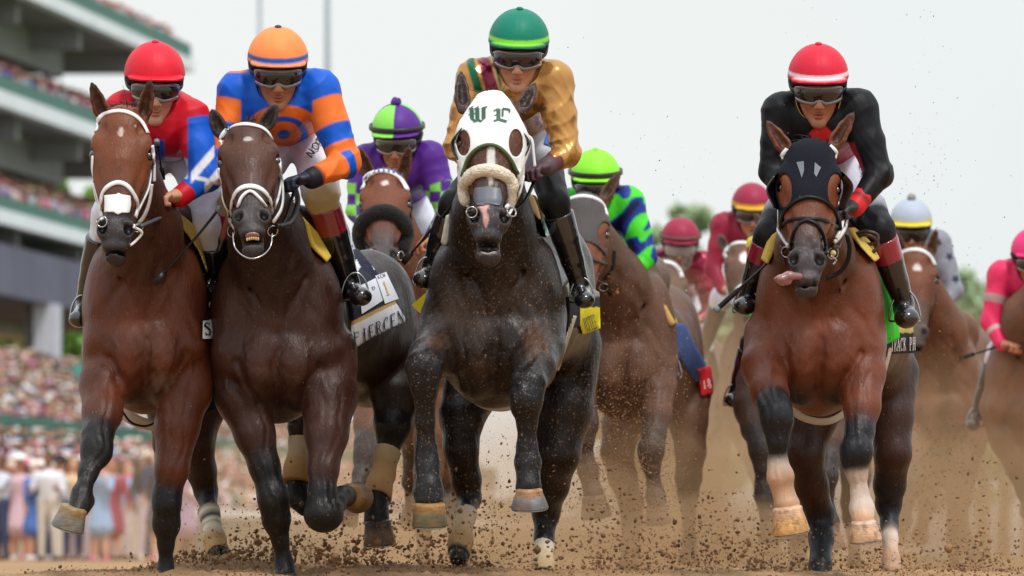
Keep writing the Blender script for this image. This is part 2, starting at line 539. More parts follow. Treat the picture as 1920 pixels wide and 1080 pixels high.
def mat(name, col=None, rough=0.5, metal=0.0, vcol=False, bump=0.0, bscale=40.0, bdet=4.0, var=0.0, vscale=8.0, coat=0.0, sheen=0.0,
        spec=0.5, stretch=None, ridged=False, alpha=1.0, trans=0.0, objcol=False, crough=0.1, rvar=0.0, sss=0.0, dirt=None):
    if name in MATS:
        return MATS[name]
    m, t, b = nodes_mat(name)
    L = t.links.new
    tc = t.nodes.new('ShaderNodeTexCoord')
    vec = tc.outputs['Object']
    if stretch:
        mp = t.nodes.new('ShaderNodeMapping')
        mp.inputs['Scale'].default_value = stretch
        L(vec, mp.inputs['Vector']); vecs = mp.outputs[0]
    else:
        vecs = vec
    if vcol:
        a = t.nodes.new('ShaderNodeAttribute'); a.attribute_name = 'Col'
        src = a.outputs['Color']
    elif objcol:
        a = t.nodes.new('ShaderNodeObjectInfo'); src = a.outputs['Color']
    else:
        a = t.nodes.new('ShaderNodeRGB')
        c = list(col) + [1.0] if len(col) == 3 else col
        a.outputs[0].default_value = [float(x) for x in c]
        src = a.outputs[0]
    if var > 0:
        n = t.nodes.new('ShaderNodeTexNoise'); n.inputs['Scale'].default_value = vscale; n.inputs['Detail'].default_value = 5
        L(vec, n.inputs['Vector'])
        mr = t.nodes.new('ShaderNodeMapRange')
        mr.inputs[1].default_value = 0.3; mr.inputs[2].default_value = 0.7
        mr.inputs[3].default_value = 1 - var; mr.inputs[4].default_value = 1 + var
        L(n.outputs['Fac'], mr.inputs[0])
        mx = t.nodes.new('ShaderNodeVectorMath'); mx.operation = 'SCALE'
        L(src, mx.inputs[0]); L(mr.outputs[0], mx.inputs[3])
        src = mx.outputs[0]
    if dirt is not None:
        # splashed dirt: specks with a shape of their own
        n = t.nodes.new('ShaderNodeTexNoise'); n.inputs['Scale'].default_value = dirt[1]; n.inputs['Detail'].default_value = 8; n.inputs['Roughness'].default_value = .75
        L(vec, n.inputs['Vector'])
        mr = t.nodes.new('ShaderNodeMapRange')
        mr.inputs[1].default_value = dirt[2]; mr.inputs[2].default_value = dirt[2] + .07
        L(n.outputs['Fac'], mr.inputs[0])
        ml = t.nodes.new('ShaderNodeMath'); ml.operation = 'MULTIPLY'; ml.inputs[1].default_value = dirt[3]
        L(mr.outputs[0], ml.inputs[0])
        mx = t.nodes.new('ShaderNodeMix'); mx.data_type = 'RGBA'
        L(ml.outputs[0], mx.inputs[0]); L(src, mx.inputs[6])
        mx.inputs[7].default_value = [float(x) for x in dirt[0]] + [1.0]
        src = mx.outputs[2]
    L(src, b.inputs['Base Color'])
    b.inputs['Roughness'].default_value = rough
    b.inputs['Metallic'].default_value = metal
    b.inputs['Specular IOR Level'].default_value = spec
    b.inputs['Coat Weight'].default_value = coat
    b.inputs['Coat Roughness'].default_value = crough
    b.inputs['Sheen Weight'].default_value = sheen
    b.inputs['Transmission Weight'].default_value = trans
    b.inputs['Alpha'].default_value = alpha
    if sss:
        b.inputs['Subsurface Weight'].default_value = sss
        b.inputs['Subsurface Radius'].default_value = (0.01, 0.004, 0.002)
    if rvar:
        n = t.nodes.new('ShaderNodeTexNoise'); n.inputs['Scale'].default_value = 9; n.inputs['Detail'].default_value = 6
        L(vec, n.inputs['Vector'])
        mr = t.nodes.new('ShaderNodeMapRange')
        mr.inputs[1].default_value = 0.3; mr.inputs[2].default_value = 0.7
        mr.inputs[3].default_value = rough - rvar; mr.inputs[4].default_value = rough + rvar
        L(n.outputs['Fac'], mr.inputs[0]); L(mr.outputs[0], b.inputs['Roughness'])
    if bump > 0:
        n = t.nodes.new('ShaderNodeTexNoise'); n.inputs['Scale'].default_value = bscale; n.inputs['Detail'].default_value = bdet
        if ridged:
            n.noise_type = 'RIDGED_MULTIFRACTAL'; n.inputs['Distortion'].default_value = .6
        L(vecs, n.inputs['Vector'])
        bp = t.nodes.new('ShaderNodeBump'); bp.inputs['Strength'].default_value = bump; bp.inputs['Distance'].default_value = 0.01
        L(n.outputs['Fac'], bp.inputs['Height']); L(bp.outputs[0], b.inputs['Normal'])
    MATS[name] = m
    return m

DUSTC = C(172, 134, 98)
def coat(name, rough=0.42, dirt=0.0):
    """short sweaty horse hair: soft sheen, fine hair, larger muscle and vein relief"""
    if name in MATS:
        return MATS[name]
    m = mat(name, vcol=True, rough=rough, var=0.22, vscale=9, spec=0.26, rvar=0.16, sheen=0.0, dirt=(DUSTC, 90, .605 - dirt * .09, .5 + dirt))
    t = m.node_tree; b = t.nodes['Principled BSDF']; L = t.links.new
    b.inputs['Coat Weight'].default_value = 0.05; b.inputs['Coat Roughness'].default_value = 0.32     # sweat
    tc = t.nodes.new('ShaderNodeTexCoord')
    mp = t.nodes.new('ShaderNodeMapping'); mp.inputs['Scale'].default_value = (1, .6, .3)
    L(tc.outputs['Object'], mp.inputs['Vector'])
    n1 = t.nodes.new('ShaderNodeTexNoise'); n1.inputs['Scale'].default_value = 220; n1.inputs['Detail'].default_value = 3
    L(mp.outputs[0], n1.inputs['Vector'])
    mp2 = t.nodes.new('ShaderNodeMapping'); mp2.inputs['Scale'].default_value = (1.6, 1, .5); mp2.inputs['Rotation'].default_value = (0, .35, 0)
    L(tc.outputs['Object'], mp2.inputs['Vector'])
    n2 = t.nodes.new('ShaderNodeTexNoise'); n2.inputs['Scale'].default_value = 20; n2.inputs['Detail'].default_value = 6; n2.inputs['Distortion'].default_value = 1.2
    L(mp2.outputs[0], n2.inputs['Vector'])
    b1 = t.nodes.new('ShaderNodeBump'); b1.inputs['Strength'].default_value = 0.5; b1.inputs['Distance'].default_value = 0.004
    b2 = t.nodes.new('ShaderNodeBump'); b2.inputs['Strength'].default_value = 0.45; b2.inputs['Distance'].default_value = 0.012
    L(n2.outputs['Fac'], b2.inputs['Height'])
    L(n1.outputs['Fac'], b1.inputs['Height']); L(b2.outputs[0], b1.inputs['Normal'])
    L(b1.outputs[0], b.inputs['Normal'])
    return m

M_COAT = coat('horse_coat')
M_COATB = coat('horse_coat_dusty', 0.55, .2)
M_SKIN = mat('skin', vcol=True, rough=.5, sss=.15, bump=.1, bscale=120, var=.05, vscale=30)
M_SILK = mat('silks', vcol=True, rough=.48, bump=.85, bscale=7, bdet=5, stretch=(1, 1, .5), ridged=True, var=.07, spec=.22)
M_SATIN = mat('satin', vcol=True, rough=.26, metal=.5, bump=1.0, bscale=8, bdet=5, stretch=(1, 1, .45), ridged=True, var=.08, spec=.5)
M_CLOTH = mat('cloth', vcol=True, rough=.75, bump=.35, bscale=30, var=.08, spec=.18, dirt=(DUSTC, 40, .62, .5))
M_BOOT = mat('boot_leather', vcol=True, rough=.13, bump=.25, bscale=18, spec=.6, coat=.6, dirt=(DUSTC, 60, .66, .6))
M_HELM = mat('helmet_cover', vcol=True, rough=.5, bump=.22, bscale=24, bdet=5, var=.05, spec=.28, dirt=(DUSTC_, 70, .70, .5))
M_LENS = mat('goggle_lens', col=C(44, 30, 30), rough=.12, spec=.5, coat=.3, crough=.05)
M_CLEAR = mat('goggle_frame', col=C(120, 112, 112), rough=.15, spec=.8, coat=.8)
M_WSTRAP = mat('white_strap', col=C(228, 228, 232), rough=.35, bump=.1, bscale=90, var=.06, vscale=40, coat=.2)
M_BSTRAP = mat('black_strap', col=C(18, 17, 19), spec=.3, rough=.4, bump=.15, bscale=90, var=.1, vscale=40)
M_BRSTRAP = mat('brown_strap', col=C(60, 38, 30), rough=.4, bump=.2, bscale=90, var=.1, vscale=40)
M_METAL = mat('steel', col=C(170, 170, 172), rough=.22, metal=1.0, bump=.05)
M_BLACKCL = mat('black_mesh_cloth', col=C(24, 26, 36), rough=.7, bump=.5, bscale=240, spec=.12)
M_WHITECL = mat('white_lycra', col=C(226, 229, 230), rough=.6, bump=.18, bscale=30, var=.03)
M_FLEECE = mat('fleece', vcol=True, rough=.95, bump=1.0, bscale=110, bdet=6, var=.1, vscale=60, sheen=.08)
M_HAIR = mat('horse_hair', col=C(22, 19, 20), rough=.45, var=.2, vscale=80)
M_EYE = mat('horse_eye', col=C(14, 10, 9), rough=.05, spec=.8, coat=1.0, crough=.02)
M_HOOF = mat('hoof_horn', vcol=True, rough=.38, bump=.3, bscale=30, stretch=(1, 1, 6), var=.28, vscale=22, spec=.3, dirt=(C(120, 88, 60), 24, .52, .6))
M_TONGUE = mat('tongue', col=C(142, 96, 98), rough=.25, coat=.4, bump=.3, bscale=70, sss=.1)
def flatmat(name, c, rough=.6):
    return mat(name, col=c, rough=rough, bump=.06, bscale=60, var=.04)
# ------------------------------------------------------------------ horses
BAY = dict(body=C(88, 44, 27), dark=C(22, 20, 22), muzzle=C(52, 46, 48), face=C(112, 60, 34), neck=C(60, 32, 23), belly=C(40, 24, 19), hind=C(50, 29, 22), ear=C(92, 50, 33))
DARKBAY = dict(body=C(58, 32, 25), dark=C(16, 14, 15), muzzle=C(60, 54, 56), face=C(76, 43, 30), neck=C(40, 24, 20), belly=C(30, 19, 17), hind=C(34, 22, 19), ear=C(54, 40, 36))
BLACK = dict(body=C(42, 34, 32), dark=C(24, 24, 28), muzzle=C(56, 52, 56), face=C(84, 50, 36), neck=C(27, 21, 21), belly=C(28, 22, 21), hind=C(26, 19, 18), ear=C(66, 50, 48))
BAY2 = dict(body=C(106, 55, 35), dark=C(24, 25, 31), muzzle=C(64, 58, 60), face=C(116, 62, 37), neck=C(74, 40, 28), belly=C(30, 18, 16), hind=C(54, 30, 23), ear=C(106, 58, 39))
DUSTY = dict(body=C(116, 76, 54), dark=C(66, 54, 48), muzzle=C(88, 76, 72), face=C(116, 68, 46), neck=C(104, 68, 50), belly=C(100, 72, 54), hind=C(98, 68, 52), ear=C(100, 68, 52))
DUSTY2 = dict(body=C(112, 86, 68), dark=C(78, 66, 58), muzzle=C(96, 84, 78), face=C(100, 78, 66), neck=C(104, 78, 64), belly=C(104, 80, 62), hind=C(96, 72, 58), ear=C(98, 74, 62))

class HeadFrame:
    """u right (in the photo), v down the face from poll to nostril, w out of the face"""
    def __init__(s, poll, nose, hs=1.0, roll=0.0):
        s.o = np.asarray(poll, float)
        d = np.asarray(nose, float) - s.o
        s.L = np.linalg.norm(d) / 0.56      # 1 = a 0.56 m poll to nostril
        s.v = nrm(d)
        x = np.array([math.cos(roll), 0, math.sin(roll)])
        s.u = nrm(x - s.v * (x @ s.v))
        s.w = nrm(np.cross(s.u, s.v))
        if s.w[1] > 0:
            s.w = -s.w
        s.s = hs
        s.R = np.stack([s.u, s.v, s.w])

    def p(s, u, v, w):
        return s.o + s.u * u * s.s + s.v * v * s.L + s.w * w * s.s

    def r(s, a, b, c):
        return (a * s.s, b * s.L, c * s.s)

def head_field(f, H, c, mouth=0.0, marks=None):
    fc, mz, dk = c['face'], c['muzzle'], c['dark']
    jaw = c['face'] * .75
    f.ell(H.p(0, .07, -.075), H.r(.098, .10, .10), fc, H.R, k=.02)
    # forehead and nasal bone
    f.ell(H.p(0, .17, -.055), H.r(.110, .16, .075), fc, H.R, k=.03)
    f.cone(H.p(0, .24, -.055), H.p(0, .48, -.055), .066 * H.s, .044 * H.s, fc, mz, k=.03)
    f.cone(H.p(-.026, .28, -.045), H.p(-.02, .45, -.036), .040 * H.s, .026 * H.s, fc, mz, k=.02)
    f.cone(H.p(.026, .28, -.045), H.p(.02, .45, -.036), .040 * H.s, .026 * H.s, fc, mz, k=.02)
    for sd in (-1, 1):
        # brow, eye socket, cheek bone, cheek
        f.ell(H.p(sd * .092, .145, -.045), H.r(.034, .05, .035), fc, H.R, k=.02)
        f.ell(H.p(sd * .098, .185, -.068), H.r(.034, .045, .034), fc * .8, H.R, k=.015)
        f.cone(H.p(sd * .096, .23, -.075), H.p(sd * .056, .40, -.07), .022 * H.s, .014 * H.s, fc, fc, k=.025)
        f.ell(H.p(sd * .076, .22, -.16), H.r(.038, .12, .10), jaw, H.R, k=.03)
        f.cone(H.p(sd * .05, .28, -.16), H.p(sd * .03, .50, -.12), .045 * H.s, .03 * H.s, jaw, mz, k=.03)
        # a hollow above the eye and one along the cheek
        if not marks:
            f.ell(H.p(sd * .076, .10, -.006), H.r(.014, .020, .010), fc, H.R, k=.025, op='sub')
        # eye
        f.ell(H.p(sd * .120, .186, -.052), H.r(.014, .022, .016), dk, H.R, k=.012, op='sub')
    # muzzle, nostrils, lips
    f.ell(H.p(0, .525, -.075), H.r(.066, .062, .060), mz, H.R, k=.03)
    for sd in (-1, 1):
        f.ell(H.p(sd * .046, .515, -.040), H.r(.034, .044, .034), mz, H.R, k=.015)
        f.ell(H.p(sd * .054, .520, -.008), H.r(.019, .031, .030), dk * .25, H.R, k=.007, op='sub')  # hollow coloured near black, painting in the shade of a deeper nostril
        f.cone(H.p(sd * .030, .49, -.012), H.p(sd * .062, .50, -.028), .008 * H.s, .009 * H.s, mz, mz, k=.012)
    f.ell(H.p(0, .580, -.062), H.r(.054, .034, .036), mz * .9, H.R, k=.02)
    lw = .615 + mouth
    f.cone(H.p(0, .50, -.13), H.p(0, lw - .01, -.105), .048 * H.s, .040 * H.s, mz * .9, mz * .9, k=.02)
    f.ell(H.p(0, lw - .004, -.092), H.r(.044, .022, .030), mz * .85, H.R, k=.02)
    f.box(H.p(0, .607 + mouth * .4, -.068), (.042 * H.s, .005 + mouth * .35, .03), dk * .5, H.R, k=.01, rd=.004, op='sub')

def ear(f, base, tip, face_dir, c, wid=.030):
    """a cupped pointed ear"""
    base = np.asarray(base, float); tip = np.asarray(tip, float)
    d = tip - base
    fd = nrm(np.asarray(face_dir, float) - nrm(d) * (np.asarray(face_dir, float) @ nrm(d)))
    k = .012
    q = [(0, .85), (.25, 1.0), (.55, .85), (.8, .5), (1.0, .14)]
    for (t0, r0), (t1, r1) in zip(q[:-1], q[1:]):
        f.cone(base + d * t0, base + d * t1, wid * r0, wid * r1, c['ear'], c['ear'] if t1 < .75 else c['dark'], k=k, sq=(fd, .62))
    for (t0, r0), (t1, r1) in zip(q[:-1], q[1:]):
        if t0 < .1:
            t0 = .16
        if t1 > .9:
            t1 = .9
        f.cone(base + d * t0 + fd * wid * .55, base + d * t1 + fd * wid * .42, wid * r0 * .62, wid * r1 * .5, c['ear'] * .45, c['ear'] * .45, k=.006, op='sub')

def limb(f, pts, c, k=.02, sq=None):
    """pts: px, py, dy, radius px, colour key or colour"""
    out = []
    for p in pts:
        q = P3(p[0], p[1], p[2])
        cc = c[p[4]] if isinstance(p[4], str) else p[4]
        out.append((q[0], q[1], q[2], RP(p[3], p[2]), cc))
    f.chain(out, k=k, sq=sq)
    return out

def hoof(T, top, bot, rt, rb, col, band=None, shoe=True):
    """a hoof wall: sloping capsule from the coronet to the ground edge, with sole and a steel shoe"""
    a = np.asarray(top, float); b = np.asarray(bot, float)
    ax = nrm(b - a); L = np.linalg.norm(b - a)
    fr = nrm(np.array([0, -1.0, 0]) - ax * (np.array([0, -1.0, 0]) @ ax))
    sd = np.cross(ax, fr)
    V = []; K = []; F = []
    N = 28
    prof = [(-.08, .70), (0, .90), (.07, .93), (.14, .91), (.5, .5), (.97, 1.0), (1.0, .985), (1.0, .86), (.92, .80), (.9, .0)]
    for i, (t, q) in enumerate(prof):
        for j in range(N):
            an = 2 * math.pi * j / N
            if i <= 3:
                r = rt * q * (1 + .02)
            elif i == 4:
                r = (rt * .9 + rb) / 2
            else:
                r = rb * q
            s_, c_ = math.sin(an), math.cos(an)
            back = max(0, -c_)
            fw = r * (1.05 * c_ if c_ > 0 else .85 * c_)
            V.append(a + ax * L * (t - (.12 * back if 2 < i < 7 else 0)) + sd * s_ * r * 1.0 + fr * fw + fr * L * .12 * max(0, t))
            cc = band if (band is not None and i in (1, 2, 3)) else col
            if i == 0: cc = C(40, 34, 32) if band is None else band
            if i >= 8: cc = C(70, 56, 44)
            K.append(cc)
    for i in range(len(prof) - 1):
        for j in range(N):
            p = i * N + j; q = i * N + (j + 1) % N
            F.append((p, q, q + N, p + N))
    V.append(a - ax * L * .05); K.append(col)
    for j in range(N):
        F.append((len(V) - 1, (j + 1) % N, j))
    o = T.mesh('hoof', np.array(V), F, M_HOOF, np.array(K))
    if shoe:
        pts = []
        for j in range(23):
            an = math.radians(-140 + 280 * j / 22)
            pts.append(b + ax * .004 + sd * math.sin(an) * rb * .86 + fr * (math.cos(an) * rb * (.92 if math.cos(an) > 0 else .76) + L * .12))
        v, F = tube(np.array(pts), 1.0, 8, (.007, .003), np.tile(-ax, (23, 1)))
        T.mesh('horseshoe', v, F, M_METAL, parent=o)
    return o

def eye(T, H, sd, parent=None):
    bm = bmesh.new()
    bmesh.ops.create_uvsphere(bm, u_segments=16, v_segments=10, radius=.0185)
    c = H.p(sd * .112, .186, -.060)
    V = np.array([tuple(v.co) for v in bm.verts]) + c
    F = [tuple(v.index for v in f.verts) for f in bm.faces]
    bm.free()
    return T.mesh('eye', V, F, M_EYE)

def strands(root_pts, dirs, L, r=.0016, curl=.02, seg=4, rng=RNG):
    parts = []
    for p, d in zip(root_pts, dirs):
        l = L * rng.uniform(.6, 1.15)
        q = []
        c = rng.normal(0, curl, 3)
        for i in range(5):
            t = i / 4
            q.append(p + d * l * t + c * t * t + np.array([0, 0, -.25 * l * t * t]))
        parts.append(tube(np.array(q), np.linspace(r, r * .25, 5), seg))
    return merge(parts)

def horse_field(S):
    """S: the traced figure of one horse, in photo pixels and metres of depth"""
    c = S['coat']
    f = Field(c['body'])
    cx, cy, rx, ry = S['chest']
    m = lambda r, dy=0: RP(r, dy)
    H = S['H']
    # barrel and quarters
    rux, ruy, rrx, rry, rdy = S['rump']
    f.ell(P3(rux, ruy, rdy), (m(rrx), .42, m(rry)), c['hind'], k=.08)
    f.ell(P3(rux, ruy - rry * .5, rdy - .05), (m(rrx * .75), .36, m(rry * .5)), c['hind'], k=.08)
    bx, by = (cx + rux) / 2, (cy + ruy) / 2
    a = P3(cx + (rux - cx) * .12, cy - 18, .35); b = P3(cx + (rux - cx) * .75, (cy * .4 + ruy * .6) - 8, rdy - .35)
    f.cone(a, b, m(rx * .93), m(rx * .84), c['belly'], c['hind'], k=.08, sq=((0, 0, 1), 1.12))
    # withers
    wx, wy = S['withers']
    f.cone(P3(wx, wy + 42, .30), P3(wx * .7 + rux * .3, wy + 45, .95), m(52), m(60), c['neck'], c['hind'], k=.10)
    # neck
    pl = H.p(0, .05, -.16)
    nk = S.get('neck', (cx - 5, cy - 170, .0, 62))
    f.cone(pl, P3(*nk[:3]), .085 * H.s, m(nk[3]), c['neck'], c['neck'], k=.06, sq=((0, 0, 1), 1.25))
    f.cone(H.p(0, .16, -.22), P3(cx, cy - 95, .04), .07 * H.s, m(rx * .50), c['neck'], c['neck'], k=.06)
    f.cone(P3(*nk[:3]), P3(cx, cy - 70, .12), m(nk[3]), m(rx * .74), c['neck'], c['neck'] * .5 + c['body'] * .5, k=.08)
    f.cone(P3(nk[0], nk[1] - 15, .12), P3(wx, wy + 45, .32), m(nk[3] * .8), m(50), c['neck'], c['neck'], k=.08)
    # chest, shoulders, breast muscles
    f.ell(P3(cx, cy, .26), (m(rx * .93), .34, m(ry)), c['body'], k=.06)
    for sd in (-1, 1):
        f.ell(P3(cx + sd * rx * .60, cy - 25, .17), (m(rx * .40), .21, m(ry * .78)), c['body'], k=.05)
        f.ell(P3(cx + sd * rx * .70, cy + ry * .22, .06), (m(rx * .28), .11, m(rx * .36)), c['body'], k=.05)     # point of the shoulder
        f.ell(P3(cx + sd * rx * .29, cy + ry * .33, -.01), (m(rx * .34), .10, m(ry * .36)), c['body'], k=.06)   # pectoral
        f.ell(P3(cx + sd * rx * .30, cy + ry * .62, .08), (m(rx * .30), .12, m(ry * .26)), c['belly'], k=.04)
        f.cone(P3(cx + sd * rx * .20, cy - ry * .35, -.01), P3(cx + sd * rx * .62, cy + ry * .12, .03), m(rx * .13), m(rx * .2), c['body'], c['body'], k=.05)
    # groove down the middle of the breast and a hollow at the base of the neck
    f.cone(P3(cx, cy + ry * .08, -.125), P3(cx, cy + ry * .62, -.10), m(rx * .03), m(rx * .05), c['body'], c['belly'], k=.035, op='sub')
    for sd in (-1, 1):      # the lines where the neck muscles meet the shoulders, and under the breast
        f.cone(P3(cx + sd * rx * .08, cy + ry * .05, -.13), P3(cx + sd * rx * .42, cy - ry * .62, -.06), m(rx * .025), m(rx * .02), c['body'], c['body'], k=.03, op='sub')
        f.cone(P3(cx + sd * rx * .50, cy + ry * .62, -.08), P3(cx + sd * rx * .60, cy + ry * .10, -.10), m(rx * .03), m(rx * .02), c['body'], c['body'], k=.035, op='sub')
    # legs
    for L in S['legs']:
        limb(f, L['pts'], c, k=L.get('k', .028))
        for bpx, bpy, bdy, brx, bry, bc in L.get('bulge', []):
            f.ell(P3(bpx, bpy, bdy), (m(brx, bdy), m((brx + bry) * .45, bdy), m(bry, bdy)), c[bc] if isinstance(bc, str) else bc, k=.02)
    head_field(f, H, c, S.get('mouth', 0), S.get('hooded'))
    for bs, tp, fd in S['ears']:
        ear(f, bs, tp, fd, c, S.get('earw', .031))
    return f

def coat_marks(S):
    H = S['H']; c = S['coat']; marks = S.get('marks', [])
    rng = np.random.default_rng(3)
    ph = rng.uniform(0, 6.28, (6, 3)); fr = rng.normal(0, 1, (6, 3)) * np.array([26, 18, 10])
    def rec(V, K):
        q = V - H.o
        u = q @ H.u / H.s; v = q @ H.v / H.L; w = q @ H.w / H.s
        for kind, a in marks:
            if kind == 'patch':       # u0, v0, ru, rv, colour
                e = ((u - a[0]) / a[2]) ** 2 + ((v - a[1]) / a[3]) ** 2 + .25 * np.sin(u * 160 + v * 90) * .6
                g = np.clip((1.1 - e) * 2.0, 0, 1) * (w > -.09) * (np.abs(u) < .14)
                K = K * (1 - g[:, None]) + a[4] * g[:, None]
        n = sum(np.sin(V @ fr[i] + ph[i, 0]) for i in range(6)) / 6
        K = K * (1 + .10 * n[:, None])
        for px, py, rx_, ry_, col, amt in S.get('pxmarks', []):
            Y = V[:, 1]
            X = V[:, 0] * FPX / Y + 960; Z = HZ - (V[:, 2] - CAMH) * FPX / Y
            e = np.sqrt(((X - px) / rx_) ** 2 + ((Z - py) / ry_) ** 2) + .35 * np.sin(X * .35 + Z * .11) * np.sin(Z * .23)
            g = np.clip((1.1 - e) * 1.3, 0, 1)[:, None] * amt
            K = K * (1 - g) + col * g
        return np.clip(K, 0, 1)
    return rec

def build_horse(S, off=(0, 0, 0), res=.008, label='', group='racehorses galloping up the dirt track', mt=None):
    H = S['H']
    base = P3(S['chest'][0], HZ, .6); base[2] = 0
    T = Thing('racehorse', base, off, label, 'horse', group)
    f = horse_field(S)
    S['f'] = f
    cxm, zc = P3(S['chest'][0], S['chest'][1])[[0, 2]]
    cx, cy, rx, ry = S['chest']
    def pl_d(px, py, pts):
        d = np.full(px.shape, 1e3, dtype=np.float32)
        for (x0, y0), (x1, y1) in zip(pts[:-1], pts[1:]):
            ex, ey = x1 - x0, y1 - y0
            t = np.clip(((px - x0) * ex + (py - y0) * ey) / (ex * ex + ey * ey + 1e-9), 0, 1)
            d = np.minimum(d, np.hypot(px - x0 - ex * t, py - y0 - ey * t))
        return d
    GR = [([(.01, .12), (-.01, .35), (.01, .64)], .055, .0075),
          ([(0, .02), (.22, -.08), (.42, .02), (.58, .20), (.66, .42)], .10, .0045),
          ([(.13, -.95), (.16, -.45), (.07, -.08)], .07, .008),
          ([(.24, -.70), (.44, -.34), (.66, -.06), (.84, .12)], .08, .006),
          ([(.34, .78), (.47, .52), (.62, .36)], .06, .010),
          ([(.06, .30), (.2, .40), (.34, .36)], .06, .003),
          ([(.10, .55), (.25, .62), (.40, .55)], .07, .004)]
    VN = [([(.30, -.5), (.36, -.3), (.30, -.12), (.36, .04)], .016, -.0042), ([(.72, .2), (.66, .42), (.74, .58), (.70, .75)], .015, -.0038), ([(-.5, -.32), (-.42, -.1), (-.52, .1), (-.46, .3)], .016, -.0042),
          ([(-.72, .3), (-.78, .5), (-.70, .7)], .015, -.0038), ([(.5, .12), (.44, .3), (.5, .42)], .015, -.0038)]
    def relief(X, Y, Z, D):
        px = (X * FPX / Y + 960 - cx) / rx; py = (HZ - (Z - CAMH) * FPX / Y - cy) / ry
        m_ = (np.abs(D) < .05) & (Y < YR + .42)
        x, y = px[m_], py[m_]
        sd_ = S['chest'][0] * .01
        x, y = x + .05 * np.sin(y * 6.1 + sd_) + .025 * np.sin(y * 14 + x * 5 + sd_ * 3) + .03 * np.sin(sd_ * 7), y + .05 * np.sin(x * 4.3 + sd_ * 2) + .02 * np.sin(x * 17 + sd_)
        add = np.zeros(x.shape, dtype=np.float32)
        asp = ry / rx
        for pts, w, dp in GR:
            pp = [(abs(q[0]), q[1] * asp) for q in pts]
            d = pl_d(np.abs(x), y * asp, pp)
            add += dp * np.exp(-(d / w) ** 2)
        for pts, w, dp in VN:
            d = pl_d(x, y * asp, [(q[0], q[1] * asp) for q in pts])
            add += dp * np.exp(-(d / w) ** 2)
        # long muscles and tendons down each foreleg
        for L in S['legs'][:2]:
            q = [((p[0] - cx) / rx, (p[1] - cy) / ry * asp, p[3] / rx) for p in L['pts']]
            for o, w, dp in ((.34, .030, .005), (-.30, .030, .004), (.02, .016, -.002)):
                d = pl_d(x, y * asp, [(a[0] + a[2] * o, a[1]) for a in q[1:-2]])
                add += dp * np.exp(-(d / w) ** 2)
        w = X - cxm
        a = np.sin(w * 30 + 3.0 * np.sin(Z * 8.5 + 1) + 1.5 * np.sin(w * 11 + Z * 14)) * np.sin(Z * 12 + 2 * np.sin(w * 9) + .6)
        z = np.clip((Z - .62) / .2, 0, 1) * np.clip((1.72 - Z) / .15, 0, 1)
        D = D - .0028 * a * z
        D[m_] += add
        return D
    T.body = T.field('body', f, res, mt or M_COAT, post=relief, recolour=coat_marks(S))
    for sd in (-1, 1):
        eye(T, H, sd)
    for h in S['hooves']:
        a = P3(*h[0]); b = P3(h[1][0], h[1][1], (h[1][2] if h[1][2] > h[0][2] else h[0][2] + .012))
        hoof(T, a, b, RP(h[2], h[0][2]), RP(h[3], h[1][2]), h[4], h[5] if len(h) > 5 else None)
    for w in S.get('wraps', []):
        # bandage: lies on the leg between two cuts, coloured along its length
        Q = np.array([P3(p[0], p[1], p[2]) for p in w]); Kc = np.array([p[4] for p in w]); rr = np.array([RP(p[3], p[2]) for p in w])
        def along_w(V):
            best = np.full(V.shape[:-1], 9.0); tt = np.zeros(V.shape[:-1])
            for i in range(len(Q) - 1):
                e = Q[i + 1] - Q[i]; t = np.clip(((V - Q[i]) @ e) / (e @ e), 0, 1)
                d = np.linalg.norm(V - Q[i] - t[..., None] * e, axis=-1)
                tt = np.where(d < best, i + t, tt); best = np.minimum(d, best)
            return tt, best
        def wpost(X, Y, Z, D):
            V = np.stack([X, Y, Z], -1)
            tt, d = along_w(V)
            e0 = nrm(Q[1] - Q[0]); e1 = nrm(Q[-1] - Q[-2])
            D = np.maximum(np.minimum(D - .006, d - np.interp(tt, range(len(rr)), rr) * 1.02), d - rr.max() * 1.9)
            D = D - .0012 * np.sin(tt * 0 + (V @ e0) * 420)
            return np.maximum(D, np.maximum((Q[0] - V) @ e0, (V - Q[-1]) @ e1))
        def wcol(V, K):
            tt, d = along_w(V)
            return np.stack([np.interp(tt, range(len(rr)), Kc[:, j]) for j in range(3)], -1).astype(np.float32)
        lo = Q.min(0) - rr.max() * 2.2; hi = Q.max(0) + rr.max() * 2.2
        T.field('leg_bandage', f, .006, M_CLOTH, lo=lo, hi=hi, post=wpost, recolour=wcol)
    # mane and forelock
    rt = []; dr = []
    n = 70 if res < .01 else 30
    for i in range(n):
        u = RNG.uniform(-.035, .035); v = RNG.uniform(-.04, .03)
        rt.append(H.p(u, v, RNG.uniform(-.10, -.0) if v > 0 else -.06))
        dr.append(nrm(H.w * .25 + H.v * RNG.uniform(-.5, .15) * S.get('tuft', 1) + H.u * RNG.uniform(-.9, .9)))
    v, F = strands(rt, dr, S.get('tuftL', .05), .0022)
    T.mesh('forelock', v, F, M_HAIR)
    rt = []; dr = []
    nk = S.get('neck', (S['chest'][0] - 5, S['chest'][1] - 170, .0, 62))
    a = H.p(0, -.03, -.16); b = P3(S['withers'][0], S['withers'][1] - 6, .3)
    for i in range(110 if res < .01 else 40):
        t = RNG.uniform(0, 1)
        q = a * (1 - t) + b * t
        rt.append(q + np.array([RNG.normal(0, .008), 0, -.02]))
        dr.append(nrm(np.array([RNG.uniform(-.5, .5), RNG.uniform(.2, .8), .15])))
    v, F = strands(rt, dr, .045, .003)
    T.mesh('mane', v, F, M_HAIR)
    # tail streaming behind
    rx = S['rump']
    rt = []; dr = []
    o = P3(rx[0], rx[1] - rx[3] * .55, rx[4] + .38)
